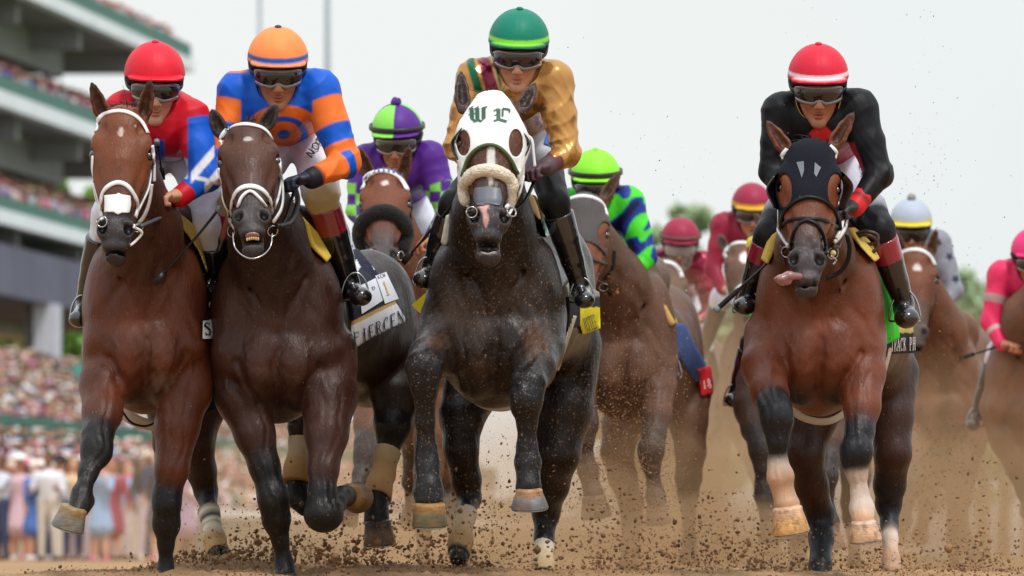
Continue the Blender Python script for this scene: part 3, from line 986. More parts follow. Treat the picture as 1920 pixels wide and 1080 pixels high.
    for i in range(60 if res < .01 else 25):
        rt.append(o + RNG.normal(0, .02, 3)); dr.append(nrm(np.array([RNG.normal(0, .12), 1, -.15 + RNG.normal(0, .1)])))
    v, F = strands(rt, dr, .6, .006, curl=.06)
    T.mesh('tail', v, F, M_HAIR)
    return T

def bridle(T, S, straps, mt, name='bridle', y0=28.6, y1=32):
    """straps: list of (part name, [pixels], half width, thickness)"""
    f = S['hf'] if 'hf' in S else S['f']
    P_ = None
    for nm, px, hw, th in straps:
        v, F = strap(f, px, hw, th, off=th * .6, y0=y0, y1=y1)
        o = T.mesh(nm, v, F, mt)
    return o

def ring(c, r, nrmv, t=.004, seg=18):
    n = nrm(nrmv)
    a = nrm(np.cross(n, (0.3, 0.2, 1.0))); b = np.cross(n, a)
    pts = [np.asarray(c) + (a * math.cos(x) + b * math.sin(x)) * r for x in np.linspace(0, 2 * math.pi, seg)]
    return tube(np.array(pts), t, 6)
# ------------------------------------------------------------------ the four leading horses, traced
def ears_px(H, base_l, tip_l, base_r, tip_r, dyb, dyt):
    return [(P3(base_l[0], base_l[1], dyb), P3(tip_l[0], tip_l[1], dyt), (0.15, -1, .1)),
            (P3(base_r[0], base_r[1], dyb), P3(tip_r[0], tip_r[1], dyt), (-.15, -1, .1))]

TAN = C(186, 148, 104); TAN2 = C(214, 186, 152); GREYH = C(112, 112, 104); HORNC = C(176, 130, 82)

def spec_a():
    S = dict(coat=BAY)
    S['H'] = HeadFrame(P3(231, 198, -.46), P3(215, 442, -.70), 1.0, .02)
    S['chest'] = (272, 610, 117, 168)
    S['rump'] = (362, 610, 95, 150, 1.55)
    S['withers'] = (330, 395)
    S['neck'] = (268, 430, -.02, 66)
    S['ears'] = ears_px(0, (195, 222), (171, 153), (268, 222), (283, 148), -.42, -.46)
    S['marks'] = [('patch', (0.0, .125, .013, .020, C(196, 180, 170))), ('patch', (.055, .09, .004, .006, C(190, 170, 160)))]
    S['pxmarks'] = [(300, 715, 26, 22, C(120, 98, 88), .5), (280, 645, 40, 26, C(126, 92, 78), .22)]
    S['legs'] = [
        dict(pts=[(212, 640, .16, 52, 'body'), (196, 720, .0, 46, 'body'), (192, 775, -.12, 36, 'body'), (183, 818, -.22, 28, 'dark'), (180, 850, -.26, 27, 'dark'), (166, 885, -.32, 17, 'dark'), (153, 925, -.38, 17, 'dark'), (151, 945, -.40, 19, 'dark'), (140, 966, -.44, 19, 'dark')],
             bulge=[(182, 838, -.26, 29, 30, 'dark'), (196, 850, -.2, 16, 18, 'dark'), (158, 940, -.36, 20, 18, 'dark')]),
        dict(pts=[(352, 640, .18, 58, 'body'), (345, 730, .10, 52, 'body'), (332, 800, .04, 41, 'body'), (322, 880, .0, 31, 'body'), (314, 925, 0, 25, 'dark'), (312, 985, .02, 24, 'dark'), (311, 1020, .04, 14, 'dark'), (311, 1062, .06, 13, 'dark'), (310, 1080, .05, 18, 'dark')],
             bulge=[(312, 945, -.01, 27, 34, 'dark'), (311, 975, .0, 24, 20, 'dark')]),
        dict(pts=[(390, 670, 1.45, 70, 'hind'), (378, 760, 1.35, 45, 'hind'), (368, 830, 1.3, 33, 'hind'), (378, 885, 1.35, 27, 'hind'), (386, 920, 1.38, 21, 'dark'), (393, 962, 1.30, 15, 'dark'), (402, 1010, 1.2, 17, 'dark'), (410, 1040, 1.12, 20, 'dark')]),
        dict(pts=[(330, 690, 1.5, 62, 'hind'), (320, 760, 1.35, 45, 'hind'), (318, 830, 1.5, 30, 'dark'), (315, 900, 1.75, 24, 'dark'), (318, 930, 1.95, 17, 'dark'), (316, 960, 2.1, 17, 'dark')]),
    ]
    S['hooves'] = [((139, 952, -.45), (127, 990, -.50), 27, 32, GREYH, C(150, 124, 84)), ((310, 1080, .03), (309, 1112, -.02), 22, 28, GREYH, C(80, 70, 60)),
                   ((412, 1045, 1.08), (414, 1080, 1.02), 24, 28, GREYH), ((316, 962, 2.15), (314, 985, 2.22), 20, 25, GREYH)]
    W = C(214, 204, 184)
    S['wraps'] = [[(388, 956, 1.32, 19, C(60, 62, 58)), (391, 966, 1.30, 18, W), (394, 977, 1.28, 17, C(60, 62, 58)), (396, 983, 1.27, 17, W), (398, 992, 1.26, 17, C(60, 62, 58)), (399, 998, 1.24, 17, W), (403, 1020, 1.2, 19, TAN), (409, 1042, 1.13, 23, TAN)]]
    return S

def spec_b():
    S = dict(coat=DARKBAY)
    S['H'] = HeadFrame(P3(463, 226, -.46), P3(472, 412, -.78), 1.0, .0)
    S['chest'] = (519, 628, 125, 168)
    S['rump'] = (690, 622, 100, 150, 1.45)
    S['withers'] = (560, 400)
    S['neck'] = (500, 440, -.02, 66)
    S['mouth'] = .035
    S['ears'] = ears_px(0, (415, 250), (397, 205), (497, 238), (519, 196), -.42, -.42)
    S['marks'] = [('patch', (0.0, .125, .022, .012, C(176, 166, 164))), ('patch', (.006, .33, .005, .03, C(110, 84, 74)))]
    S['pxmarks'] = [(523, 690, 60, 40, C(96, 62, 48), .18)]
    S['legs'] = [
        dict(pts=[(440, 660, .18, 60, 'body'), (458, 745, .10, 52, 'body'), (478, 815, .05, 37, 'body'), (496, 875, .02, 28, 'dark'), (510, 925, .0, 26, 'dark'), (518, 975, .02, 25, 'dark'), (525, 1010, .04, 15, 'dark'), (533, 1055, .06, 15, 'dark'), (536, 1076, .04, 19, 'dark')],
             bulge=[(513, 940, -.01, 29, 34, 'dark'), (520, 968, .0, 24, 20, 'dark')]),
        dict(pts=[(612, 660, .18, 58, 'body'), (616, 740, .06, 54, 'body'), (612, 815, -.05, 40, 'body'), (606, 880, -.12, 28, 'body'), (604, 925, -.15, 25, 'dark'), (608, 962, -.16, 33, 'dark'), (628, 945, .05, 19, 'dark'), (640, 930, .25, 17, 'dark'), (648, 930, .36, 21, 'dark')],
             bulge=[(605, 965, -.17, 35, 31, 'dark')]),
        dict(pts=[(650, 680, 1.45, 70, 'hind'), (600, 750, 1.3, 45, 'hind'), (568, 800, 1.3, 27, 'dark'), (566, 825, 1.3, 20, 'dark'), (556, 880, 1.25, 20, 'dark'), (560, 930, 1.22, 23, 'dark'), (575, 945, 1.2, 24, 'dark')]),
        dict(pts=[(735, 660, 1.4, 66, 'hind'), (742, 740, 1.25, 46, 'hind'), (736, 800, 1.2, 34, 'dark'), (730, 830, 1.2, 22, 'dark'), (718, 890, 1.12, 19, 'dark'), (706, 930, 1.05, 22, 'dark'), (706, 975, .98, 24, 'dark')]),
    ]
    S['hooves'] = [((537, 1076, .02), (538, 1110, -.03), 22, 28, C(60, 52, 46)), ((652, 930, .40), (664, 932, .52), 26, 30, C(110, 84, 56), C(150, 112, 60)),
                   ((590, 950, 1.18), (612, 955, 1.10), 24, 28, C(60, 50, 44)), ((708, 978, .95), (712, 1020, .92), 27, 31, C(96, 74, 50), C(46, 40, 38))]
    S['wraps'] = [[(566, 826, 1.3, 21, C(190, 180, 158)), (563, 848, 1.28, 21, C(190, 176, 150)), (558, 872, 1.25, 24, TAN), (555, 905, 1.22, 28, C(158, 118, 74))],
                  [(731, 845, 1.18, 22, C(170, 152, 124)), (722, 875, 1.14, 20, C(160, 128, 90)), (712, 905, 1.1, 25, TAN), (706, 935, 1.04, 28, C(168, 126, 84))]]
    return S

def spec_c():
    S = dict(coat=BLACK, hooded=1)
    S['H'] = HeadFrame(P3(925, 172, -.48), P3(917, 418, -.80), 1.15, -.02)
    S['chest'] = (928, 600, 129, 168)
    S['rump'] = (1038, 580, 86, 165, 1.45)
    S['withers'] = (950, 375)
    S['neck'] = (922, 420, -.04, 72)
    S['mouth'] = .03
    S['ears'] = ears_px(0, (868, 204), (864, 132), (978, 206), (1004, 156), -.40, -.34)
    S['marks'] = [('patch', (-.022, .475, .020, .035, C(196, 150, 146))), ('patch', (-.012, .53, .010, .03, C(186, 140, 134))), ('patch', (0, .30, .016, .10, C(208, 204, 202))), ('patch', (0, .63, .03, .02, C(150, 144, 144)))]
    S['pxmarks'] = [(860, 600, 60, 70, C(104, 80, 64), .32), (1005, 640, 30, 40, C(116, 78, 58), .4), (820, 640, 26, 20, C(118, 78, 58), .5), (960, 540, 50, 60, C(84, 66, 56), .25), (900, 690, 50, 30, C(84, 62, 50), .3)]
    S['legs'] = [
        dict(pts=[(845, 610, .15, 62, 'body'), (822, 660, -.05, 46, 'body'), (806, 668, -.25, 38, 'body'), (795, 690, -.42, 32, 'dark'), (797, 725, -.42, 24, 'dark'), (797, 790, -.38, 17, 'dark'), (800, 845, -.36, 19, 'dark'), (802, 875, -.37, 21, 'dark'), (804, 915, -.39, 24, 'dark'), (805, 938, -.4, 27, 'dark')],
             bulge=[(795, 690, -.44, 31, 33, 'dark'), (795, 715, -.44, 28, 18, 'dark'), (800, 865, -.36, 21, 18, 'dark'), (804, 925, -.38, 28, 16, 'dark')]),
        dict(pts=[(1000, 600, .16, 62, 'body'), (1006, 655, .0, 50, 'body'), (1000, 690, -.2, 40, 'body'), (990, 720, -.36, 31, 'dark'), (987, 755, -.38, 28, 'dark'), (988, 790, -.36, 18, 'dark'), (988, 840, -.34, 18, 'dark'), (990, 868, -.34, 22, 'dark'), (990, 890, -.35, 19, 'dark'), (991, 912, -.37, 25, 'dark')],
             bulge=[(986, 745, -.39, 31, 33, 'dark'), (984, 770, -.38, 24, 15, 'dark'), (989, 866, -.34, 23, 20, 'dark')]),
        dict(pts=[(900, 690, 1.45, 66, 'hind'), (866, 780, 1.3, 42, 'hind'), (864, 840, 1.25, 32, 'hind'), (874, 900, 1.3, 27, 'hind'), (880, 935, 1.32, 21, 'dark'), (874, 965, 1.2, 15, 'dark'), (862, 1020, 1.05, 18, 'dark'), (860, 1045, .98, 18, 'dark')]),
        dict(pts=[(1062, 650, 1.4, 68, 'hind'), (1052, 770, 1.3, 58, 'hind'), (1042, 850, 1.25, 45, 'hind'), (1032, 910, 1.35, 34, 'hind'), (1024, 960, 1.45, 25, 'dark'), (1020, 1010, 1.4, 17, 'dark'), (1018, 1060, 1.3, 16, 'dark'), (1016, 1085, 1.25, 18, 'dark')]),
    ]
    S['hooves'] = [((805, 945, -.42), (806, 985, -.46), 32, 34, C(96, 90, 66), C(160, 120, 72)), ((992, 918, -.40), (993, 952, -.46), 27, 36, C(112, 116, 122), C(170, 130, 92)),
                   ((862, 1062, .95), (864, 1100, .88), 22, 28, C(160, 106, 60)), ((1016, 1085, 1.2), (1016, 1115, 1.1), 22, 27, GREYH)]
    S['wraps'] = [[(876, 962, 1.22, 16, C(224, 206, 180)), (870, 990, 1.14, 16, TAN2), (866, 1015, 1.08, 22, TAN), (861, 1034, 1.02, 22, TAN), (857, 1040, 1.0, 17, C(70, 62, 56))],
                  [(1020, 1022, 1.38, 15, C(220, 214, 200)), (1018, 1050, 1.32, 15, C(206, 184, 152)), (1017, 1076, 1.28, 17, C(190, 160, 118))]]
    return S

def spec_d():
    S = dict(coat=BAY2, hooded=1)
    S['H'] = HeadFrame(P3(1521, 262, -.46), P3(1513, 498, -.76), 1.02, 0.0)
    S['chest'] = (1536, 610, 120, 172)
    S['rump'] = (1636, 640, 80, 160, 1.45)
    S['withers'] = (1560, 415)
    S['neck'] = (1526, 470, -.04, 66)
    S['ears'] = ears_px(0, (1478, 285), (1435, 224), (1562, 275), (1602, 208), -.42, -.40)
    S['marks'] = [('patch', (0, .60, .03, .025, C(96, 88, 92)))]
    S['pxmarks'] = []
    WS = C(190, 150, 122); WS2 = C(206, 186, 172)
    S['legs'] = [
        dict(pts=[(1450, 630, .15, 56, 'body'), (1438, 690, .0, 46, 'body'), (1445, 735, -.15, 36, 'body'), (1453, 762, -.26, 30, 'dark'), (1457, 790, -.30, 29, 'dark'), (1458, 825, -.30, 19, 'dark'), (1458, 858, -.28, 15, 'dark'), (1459, 872, -.28, 17, WS2), (1463, 895, -.27, 22, WS), (1468, 920, -.26, 18, WS), (1475, 945, -.27, 25, WS)],
             bulge=[(1455, 775, -.31, 30, 32, 'dark'), (1450, 800, -.28, 18, 18, 'dark'), (1464, 892, -.27, 23, 20, WS)]),
        dict(pts=[(1608, 630, .16, 54, 'body'), (1616, 700, .02, 43, 'body'), (1616, 765, -.08, 33, 'body'), (1612, 810, -.14, 26, 'dark'), (1606, 845, -.18, 28, 'dark'), (1604, 872, -.17, 22, 'dark'), (1607, 888, -.17, 17, WS2), (1612, 925, -.16, 15, WS2), (1616, 952, -.17, 20, WS2), (1618, 975, -.2, 22, WS)],
             bulge=[(1605, 848, -.19, 30, 31, 'dark'), (1601, 866, -.18, 22, 15, 'dark'), (1615, 952, -.17, 21, 18, WS2)]),
        dict(pts=[(1560, 700, 1.45, 66, 'hind'), (1520, 790, 1.3, 45, 'hind'), (1508, 850, 1.25, 36, 'hind'), (1520, 910, 1.35, 32, 'hind'), (1537, 965, 1.45, 27, 'dark'), (1540, 1010, 1.4, 22, 'dark'), (1538, 1060, 1.3, 20, 'dark'), (1536, 1090, 1.25, 20, 'dark')]),
        dict(pts=[(1668, 700, 1.4, 56, 'hind'), (1668, 780, 1.3, 44, 'hind'), (1674, 850, 1.25, 34, 'hind'), (1668, 910, 1.35, 29, 'dark'), (1666, 945, 1.4, 23, 'dark'), (1668, 985, 1.35, 15, 'dark'), (1669, 1010, 1.3, 13, WS2), (1671, 1050, 1.25, 15, WS), (1671, 1070, 1.2, 18, WS)]),
    ]
    S['hooves'] = [((1476, 952, -.29), (1483, 998, -.33), 30, 36, C(204, 156, 100), C(206, 168, 138)), ((1619, 978, -.24), (1622, 1012, -.29), 25, 32, C(206, 166, 130), C(208, 176, 156)),
                   ((1536, 1090, 1.2), (1535, 1116, 1.1), 24, 28, GREYH), ((1671, 1070, 1.15), (1671, 1098, 1.08), 20, 26, HORNC)]
    return S
# ------------------------------------------------------------------ jockeys
SK1 = C(205, 150, 122); SK2 = C(176, 118, 88); SK3 = C(190, 132, 104)
BLK = C(22, 22, 25)

def soft(fn, e=.0022):
    """average a pattern over a small neighbourhood so its edges stay clean"""
    O = np.array([(e, 0, e), (-e, 0, e), (e, 0, -e), (-e, 0, -e), (0, 0, 0), (1.6 * e, 0, 0), (-1.6 * e, 0, 0), (0, 0, 1.6 * e), (0, 0, -1.6 * e)])
    return lambda V, K: sum(fn(V + o, K) for o in O) / len(O)

class PersonFrame:
    """r right in the photo, u up, f out of the face"""
    def __init__(s, o, pitch=15, yaw=0, roll=0, hs=1.12):
        s.o = np.asarray(o, float); s.s = hs
        # yaw > 0: face turns to the right of the photo; pitch > 0: looks down
        y, p, r = math.radians(yaw), math.radians(pitch), math.radians(roll)
        M = Matrix.Rotation(y, 3, 'Z') @ Matrix.Rotation(p, 3, 'X') @ Matrix.Rotation(r, 3, 'Y')
        s.r = np.array(M @ Vector((1, 0, 0))); s.u = np.array(M @ Vector((0, 0, 1))); s.f = np.array(M @ Vector((0, -1, 0)))
        s.R = np.stack([s.r, s.u, s.f])

    def p(s, a, b, c):
        return s.o + (s.r * a + s.u * b + s.f * c) * s.s

    def q(s, *a):
        return tuple(x * s.s for x in a)

    def loc(s, V):
        d = (V - s.o) / s.s
        return d @ s.r, d @ s.u, d @ s.f

def face_field(f, G, sk, lip=None):
    lip = sk * np.array([.84, .55, .54]) if lip is None else lip
    f.ell(G.p(0, .03, -.012), G.q(.076, .10, .095), sk, G.R, k=.02)
    f.ell(G.p(0, -.040, .020), G.q(.058, .078, .064), sk, G.R, k=.03)
    for s in (-1, 1):
        f.cone(G.p(s * .050, -.050, .0), G.p(s * .012, -.108, .058), .020 * G.s, .018 * G.s, sk * .9, sk * .9, k=.02)
        f.ell(G.p(s * .036, -.032, .062), G.q(.024, .024, .020), sk * np.array([1.02, .92, .9]), G.R, k=.015)
        f.ell(G.p(s * .078, -.010, -.005), G.q(.010, .030, .018), sk, G.R, k=.008)
        f.ell(G.p(s * .031, .004, .094), G.q(.019, .012, .012), sk * .75, G.R, k=.01, op='sub')
        f.ell(G.p(s * .031, .004, .077), G.q(.013, .010, .010), C(60, 48, 42), G.R, k=.002)
        f.ell(G.p(s * .013, -.044, .100), G.q(.009, .008, .010), sk * .95, G.R, k=.006)
        f.cone(G.p(s * .012, .024, .090), G.p(s * .046, .028, .078), .005 * G.s, .004 * G.s, C(60, 44, 36), C(60, 44, 36), k=.004)
    f.ell(G.p(0, -.112, .066), G.q(.022, .018, .017), sk * .95, G.R, k=.015)
    f.cone(G.p(0, .008, .086), G.p(0, -.038, .108), .0085 * G.s, .0125 * G.s, sk, sk * np.array([1.02, .9, .88]), k=.012)
    f.ell(G.p(0, -.070, .083), G.q(.022, .0052, .010), lip, G.R, k=.005)
    f.ell(G.p(0, -.084, .080), G.q(.018, .0062, .010), lip, G.R, k=.005)
    f.box(G.p(0, -.0765, .094), G.q(.022, .0013, .010), lip * .3, G.R, k=.003, rd=.001, op='sub')

def hand_field(f, wrist, target, col, side=1, s=1.0, curl_to=(0, -.2, -1)):
    """a fist round the rein: palm, four bent fingers of unequal length and a thumb"""
    w = np.asarray(wrist, float); t = np.asarray(target, float)
    d = nrm(t - w)
    n = nrm(np.asarray(curl_to, float) - d * (np.asarray(curl_to, float) @ d))   # palm faces this way
    a = np.cross(d, n) * side                                                     # towards the thumb
    k = .004
    f.cone(w, w + d * .03 * s, .027 * s, .028 * s, col, col, k=.015)
    f.ell(w + d * .055 * s, (.048 * s, .038 * s, .020 * s), col, np.stack([d, a, n]), k=.012)
    kn = w + d * .088 * s
    for i, (l, o) in enumerate(((.90, .030), (1.0, .010), (.95, -.011), (.78, -.031))):
        b = kn + a * o * s + d * (.004 if i in (1, 2) else 0) - n * .006 * s
        m1 = b + (d * .030 + n * .012) * l * s
        m2 = m1 + (d * .002 + n * .028) * l * s
        m3 = m2 + (-d * .022 + n * .004) * l * s
        f.cone(b, m1, .0105 * s, .0098 * s, col, col, k=k)
        f.cone(m1, m2, .0098 * s, .009 * s, col, col, k=k)
        f.cone(m2, m3, .009 * s, .0082 * s, col, col, k=k)
    th0 = w + d * .035 * s + a * .030 * s + n * .006 * s
    th1 = th0 + (d * .030 + a * .012 + n * .012) * s
    th2 = th1 + (d * .026 - a * .010 + n * .012) * s
    f.cone(th0, th1, .0135 * s, .0115 * s, col, col, k=k * 2)
    f.cone(th1, th2, .0115 * s, .0095 * s, col, col, k=k)
    return kn + n * .03 * s

def mid(a, b, t=.5):
    return tuple(x * (1 - t) + y * t for x, y in zip(a, b))

def build_jockey(J, off=(0, 0, 0), res=.006, label=''):
    hd = J['head']
    base = P3(hd[0], HZ, hd[2] + .3); base[2] = 0
    T = Thing('person', base, off, label, 'person', 'jockeys riding in the race')
    G = PersonFrame(P3(*hd), *J.get('turn', (15, 0, 0)), J.get('hs', 1.12))
    J['G'] = G
    m = lambda r, dy=0: RP(r, dy)
    sk = J.get('skin', SK1)
    sh, el, wr, ha = J['sh'], J['el'], J['wr'], J['ha']
    hip, kn, an, to = J['hip'], J['kn'], J['an'], J['toe']
    Pq = lambda p: P3(*p[:3])
    # ---- the body: one continuous surface of head, neck, trunk, arms, hands, legs, feet
    B = Field(sk)
    face_field(B, G, sk)
    chest = mid(sh[0][:3], sh[1][:3])
    chest = (chest[0], chest[1] + 14, chest[2] + .06)
    pel = J['pelvis']
    B.cone(G.p(0, -.05, -.035), P3(chest[0], chest[1] - 12, chest[2]), .052 * G.s, .058 * G.s, sk * .95, sk * .95, k=.02)
    B.cone(P3(*chest), P3(*pel[:3]), m(46), m(46), sk, sk, k=.05)
    for i in (0, 1):
        B.cone(P3(*chest), Pq(sh[i]), m(34), m(18), sk, sk, k=.03)
        B.chain([(*Pq(sh[i]), m(20)), (*Pq(el[i]), m(15)), (*Pq(wr[i]), m(11))], c=sk, k=.015)
        gc = J['glove'][i] if J.get('glove') else sk
        if gc is None: gc = sk
        J.setdefault('grip', [None, None])
        J['grip'][i] = hand_field(B, Pq(wr[i]), Pq(ha[i]), gc, side=(1 if i == 0 else -1), s=J.get('hands', 1.1), curl_to=J.get('curl', (0, -.1, -1)))
        B.chain([(*P3(*pel[:3]), m(40)), (*Pq(hip[i]), m(32)), (*Pq(kn[i]), m(20)), (*Pq(an[i]), m(7)), (*P3(*mid(an[i][:3], to[i][:3], .3)), m(4))], c=sk, k=.02)
    T.field('body', B, res if res < .008 else res * .85, M_SKIN)
    # ---- silks
    S = Field(J['silk'])
    sc = J['silk']
    tw = J.get('trunk', (66, 62))
    S.cone(P3(*chest), P3(*pel[:3]), m(tw[0]), m(tw[1]), k=.06, sq=((1, 0, 0), 1.12))
    S.ell(P3(chest[0], chest[1] + 4, chest[2] - .02), (m(tw[0] * 1.12), .13, m(tw[0] * .82)), k=.05)
    for i in (0, 1):
        s_ = -1 if i == 0 else 1
        S.cone(P3(chest[0] + s_ * 12, chest[1] - 10, chest[2] + .03), Pq(sh[i]), m(50), m(sh[i][3]), k=.04)
        S.chain([(*Pq(sh[i]), m(sh[i][3])), (*Pq(mid(sh[i][:3], el[i][:3])), m(sh[i][3] * .47 + el[i][3] * .5)), (*Pq(el[i]), m(el[i][3])), (*Pq(wr[i]), m(wr[i][3]))], k=.02)
    S.cone(G.p(0, -.085, -.03), P3(chest[0], chest[1] - 12, chest[2]), .064 * G.s, .09, k=.03)
    S.ell(G.p(0, -.03, .04), G.q(.068, .082, .075), None, G.R, k=.012, op='sub')
    rg = np.random.default_rng(11); pa = rg.uniform(0, 6.28, 8)
    amp = J.get('fold', .0066)
    elp = [P3(*e[:3]) for e in el]
    def rdg(v): return 1 - np.abs(np.sin(v)) ** .65
    def folds(X, Y, Z, D):
        m_ = np.abs(D) < .03
        x, y, z = X[m_], Y[m_], Z[m_]
        k1 = .5 + .5 * np.sin(z * 15 + x * 11 + pa[5]) * np.sin(x * 19 - z * 8 + pa[6])
        k2 = np.clip(.4 + np.sin(z * 12 - x * 16 + pa[7]), 0, 1)
        a = rdg(x * 40 + y * 26 + 2.4 * np.sin(z * 8.5 + pa[0]) + 1.1 * np.sin(z * 21 + x * 9) + pa[1]) * k1
        a = a + .8 * rdg(z * 36 - x * 34 + 2.0 * np.sin(x * 13 + z * 7 + pa[2]) + pa[3]) * k2
        a = a + .35 * rdg(z * 66 + x * 52 + 2.5 * np.sin(x * 21 + pa[4])) * (1 - k1)
        g = .75
        for e in elp:
            g = g + .7 * np.exp(-((x - e[0]) ** 2 + (y - e[1]) ** 2 + (z - e[2]) ** 2) / .010)
        D[m_] = D[m_] - amp * (a - .45) * g
        return D
    T.field('shirt', S, res, J.get('silkmat', M_SILK), post=folds, recolour=J.get('pattern'))
    J['S'] = S
    # ---- breeches, boots
    R = Field(J['pants'])
    pc = J['pants']
    R.ell(P3(*pel[:3]), (m(tw[1] * 1.04), .15, m(tw[1] * .92)), k=.03)
    for i in (0, 1):
        t2 = J.get('pants2', pc)
        hk = mid(hip[i][:3], kn[i][:3], J.get('split', .6))
        R.chain([(*Pq(pel), m(tw[1] * .8), pc), (*Pq(hip[i]), m(hip[i][3]), pc), (*P3(*hk), m(hip[i][3] * .45 + kn[i][3] * .55), pc)], k=.025)
        R.chain([(*P3(*hk), m(hip[i][3] * .45 + kn[i][3] * .55), t2), (*Pq(kn[i]), m(kn[i][3]), t2), (*Pq(mid(kn[i][:3], an[i][:3], .4)), m(kn[i][3] * .74), t2)], k=.018)
    T.field('breeches', R, res, M_SILK, post=folds)
    J['Rf'] = R
    for i in (0, 1):
        Bt = Field(BLK)
        ct = J['bootcol']; t0 = J.get('boot0', .30)
        k0 = mid(kn[i][:3], an[i][:3], t0); k1 = mid(kn[i][:3], an[i][:3], t0 + .27)
        r0, r1, r2 = kn[i][3] * 1.0, kn[i][3] * .92, an[i][3]
        # cuff band, then the black shaft
        Bt.chain([(*P3(*k0), m(r0), ct), (*P3(*k1), m(r1), ct)], k=.004)
        Bt.chain([(*P3(*mid(k1, an[i][:3], .06)), m(r1 * .97), BLK), (*P3(*mid(k1, an[i][:3], .5)), m(r1 * .55 + r2 * .45), BLK), (*Pq(an[i]), m(r2), BLK)], k=.006)
        heel = P3(*an[i][:3]) + np.array([0, .03, -.03])
        Bt.cone(Pq(an[i]), heel, m(r2), m(r2 * .85), k=.015)
        tt = Pq(to[i])
        Bt.cone(heel, tt, m(r2 * .85), m(to[i][3]), k=.02, sq=((1, 0, 0), 1.15))
        Bt.ell(tt, (m(to[i][3]) * 1.15, m(to[i][3]) * 1.3, m(to[i][3]) * .9), k=.02)
        up = nrm(P3(*k0) - P3(*k1)); top = P3(*k0)
        def clip(X, Y, Z, D, up=up, top=top):
            return np.maximum(D, (X - top[0]) * up[0] + (Y - top[1]) * up[1] + (Z - top[2]) * up[2] - .004)
        def seam(V, K, k1=P3(*k1), up=up):
            t = (V - k1) @ up
            K = np.where((t > 0)[:, None], ct, BLK)
            K = np.where((np.abs(t - .002) < .003)[:, None] , J.get('bootline', ct), K)
            return K
        bo = T.field('boot', Bt, res, M_BOOT, post=clip, recolour=seam)
        # sole
        # stirrup iron
        c0 = (heel + tt) / 2 + np.array([0, 0, -.005])
        w = m(to[i][3]) * 1.55
        pts = []
        for j in range(17):
            a = math.pi * (j / 16)
            pts.append(c0 + np.array([-math.cos(a) * w, 0, math.sin(a) * w * 2.0 - .025]))
        v1, f1 = tube(np.array(pts), .0042, 6)
        v2, f2 = tube(np.array([pts[0], (pts[0] + pts[-1]) / 2, pts[-1]]), 1.0, 8, (.014, .005), np.tile(np.array([0, 0, 1.0]), (3, 1)))
        v, fc = merge([(v1, f1), (v2, f2)])
        T.mesh('stirrup', v, fc, M_METAL, parent=None)
        v, fc = tube(np.array([pts[8], Pq(kn[i]) * .5 + pts[8] * .5 + np.array([0, .06, 0]), Pq(kn[i]) + np.array([0, .12, .02])]), 1.0, 8, (.010, .003), np.tile(np.array([0, -1.0, 0]), (3, 1)))
        T.mesh('stirrup_leather', v, fc, M_BSTRAP)
    # ---- helmet
    hc = J['helmet']
    Hf = Field(hc['cap'])
    Hf.ell(G.p(0, .050, -.014), G.q(.114, .124, .134), hc['cap'], G.R, k=.01)
    def cut(X, Y, Z, D):
        Q = np.stack([X, Y, Z], -1) - G.o
        u = Q @ G.u / G.s; f_ = Q @ G.f / G.s
        seamd = np.abs(Q @ G.r) 
        D = D + .0012 * np.exp(-(seamd / .004) ** 2)
        return np.maximum(D, (.046 - .10 * np.clip(-f_, -.02, .2) - u) * G.s)
    def hcol0(V, K):
        r, u, f_ = G.loc(V)
        return hc['fn'](r, u, f_, K) if 'fn' in hc else K
    hcol = soft(hcol0, .0018)
    ho = T.field('helmet', Hf, min(res, .0055) if res < .008 else res, M_HELM, post=cut, recolour=hcol)
    Pk = Field(hc.get('peak', hc['cap']))
    Pk.ell(G.p(0, .050, .075), G.q(.100, .0085, .082), hc.get('peak', hc['cap']), G.R @ np.array(Matrix.Rotation(math.radians(6), 3, 'X')), k=.004)
    Pk.ell(G.p(0, .058, .072), G.q(.104, .012, .068), hc.get('peak', hc['cap']), G.R, k=.01)
    T.field('peak', Pk, min(res, .0055) if res < .008 else res, M_HELM, parent=ho, recolour=hcol)
    # shell and harness under the cover
    Sh = Field(BLK)
    Sh.ell(G.p(0, .045, -.018), G.q(.110, .10, .125), BLK, G.R, k=.01)
    def cut2(X, Y, Z, D):
        Q = np.stack([X, Y, Z], -1) - G.o
        u = Q @ G.u / G.s; f_ = Q @ G.f / G.s
        return np.maximum(D, np.maximum((.006 + .28 * np.clip(f_ + .02, 0, .3) - u) * G.s, (u - .07) * G.s))
    T.field('helmet_shell', Sh, res, M_CLOTH, parent=ho, post=cut2)
    if hc.get('pom') is not None:
        pb = Field(hc['pom']); pb.ell(G.p(0, .182, -.01), G.q(.022, .020, .022), hc['pom'], G.R)
        for i in range(26):
            d = nrm(RNG.normal(0, 1, 3)); pb.ell(G.p(0, .182, -.01) + d * .018 * G.s, (.008,) * 3, hc['pom'], k=.004)
        T.field('pompom', pb, .005, M_FLEECE, parent=ho)
    elif hc.get('button') is not None:
        pb = Field(hc['button']); pb.ell(G.p(0, .175, -.012), G.q(.014, .007, .014), hc['button'], G.R)
        T.field('button', pb, .004, M_HELM, parent=ho)
    # chin straps
    for s_ in (-1, 1):
        P_ = smooth_path([G.p(s_ * .088, .035, .01), G.p(s_ * .084, -.03, .015), G.p(s_ * .062, -.085, .03), G.p(0, -.132, .045)], 12)
        v, fc = tube(P_, 1.0, 6, (.008, .002), np.tile(G.r * s_, (len(P_), 1)))
        T.mesh('chin_strap', v, fc, mat('strap_' + J.get('strapc', 'black'), col=C(196, 140, 40) if J.get('strapc') == 'tan' else C(26, 24, 24), rough=.5), parent=ho)
    # ---- goggles
    A = np.linspace(-66, 66, 27)
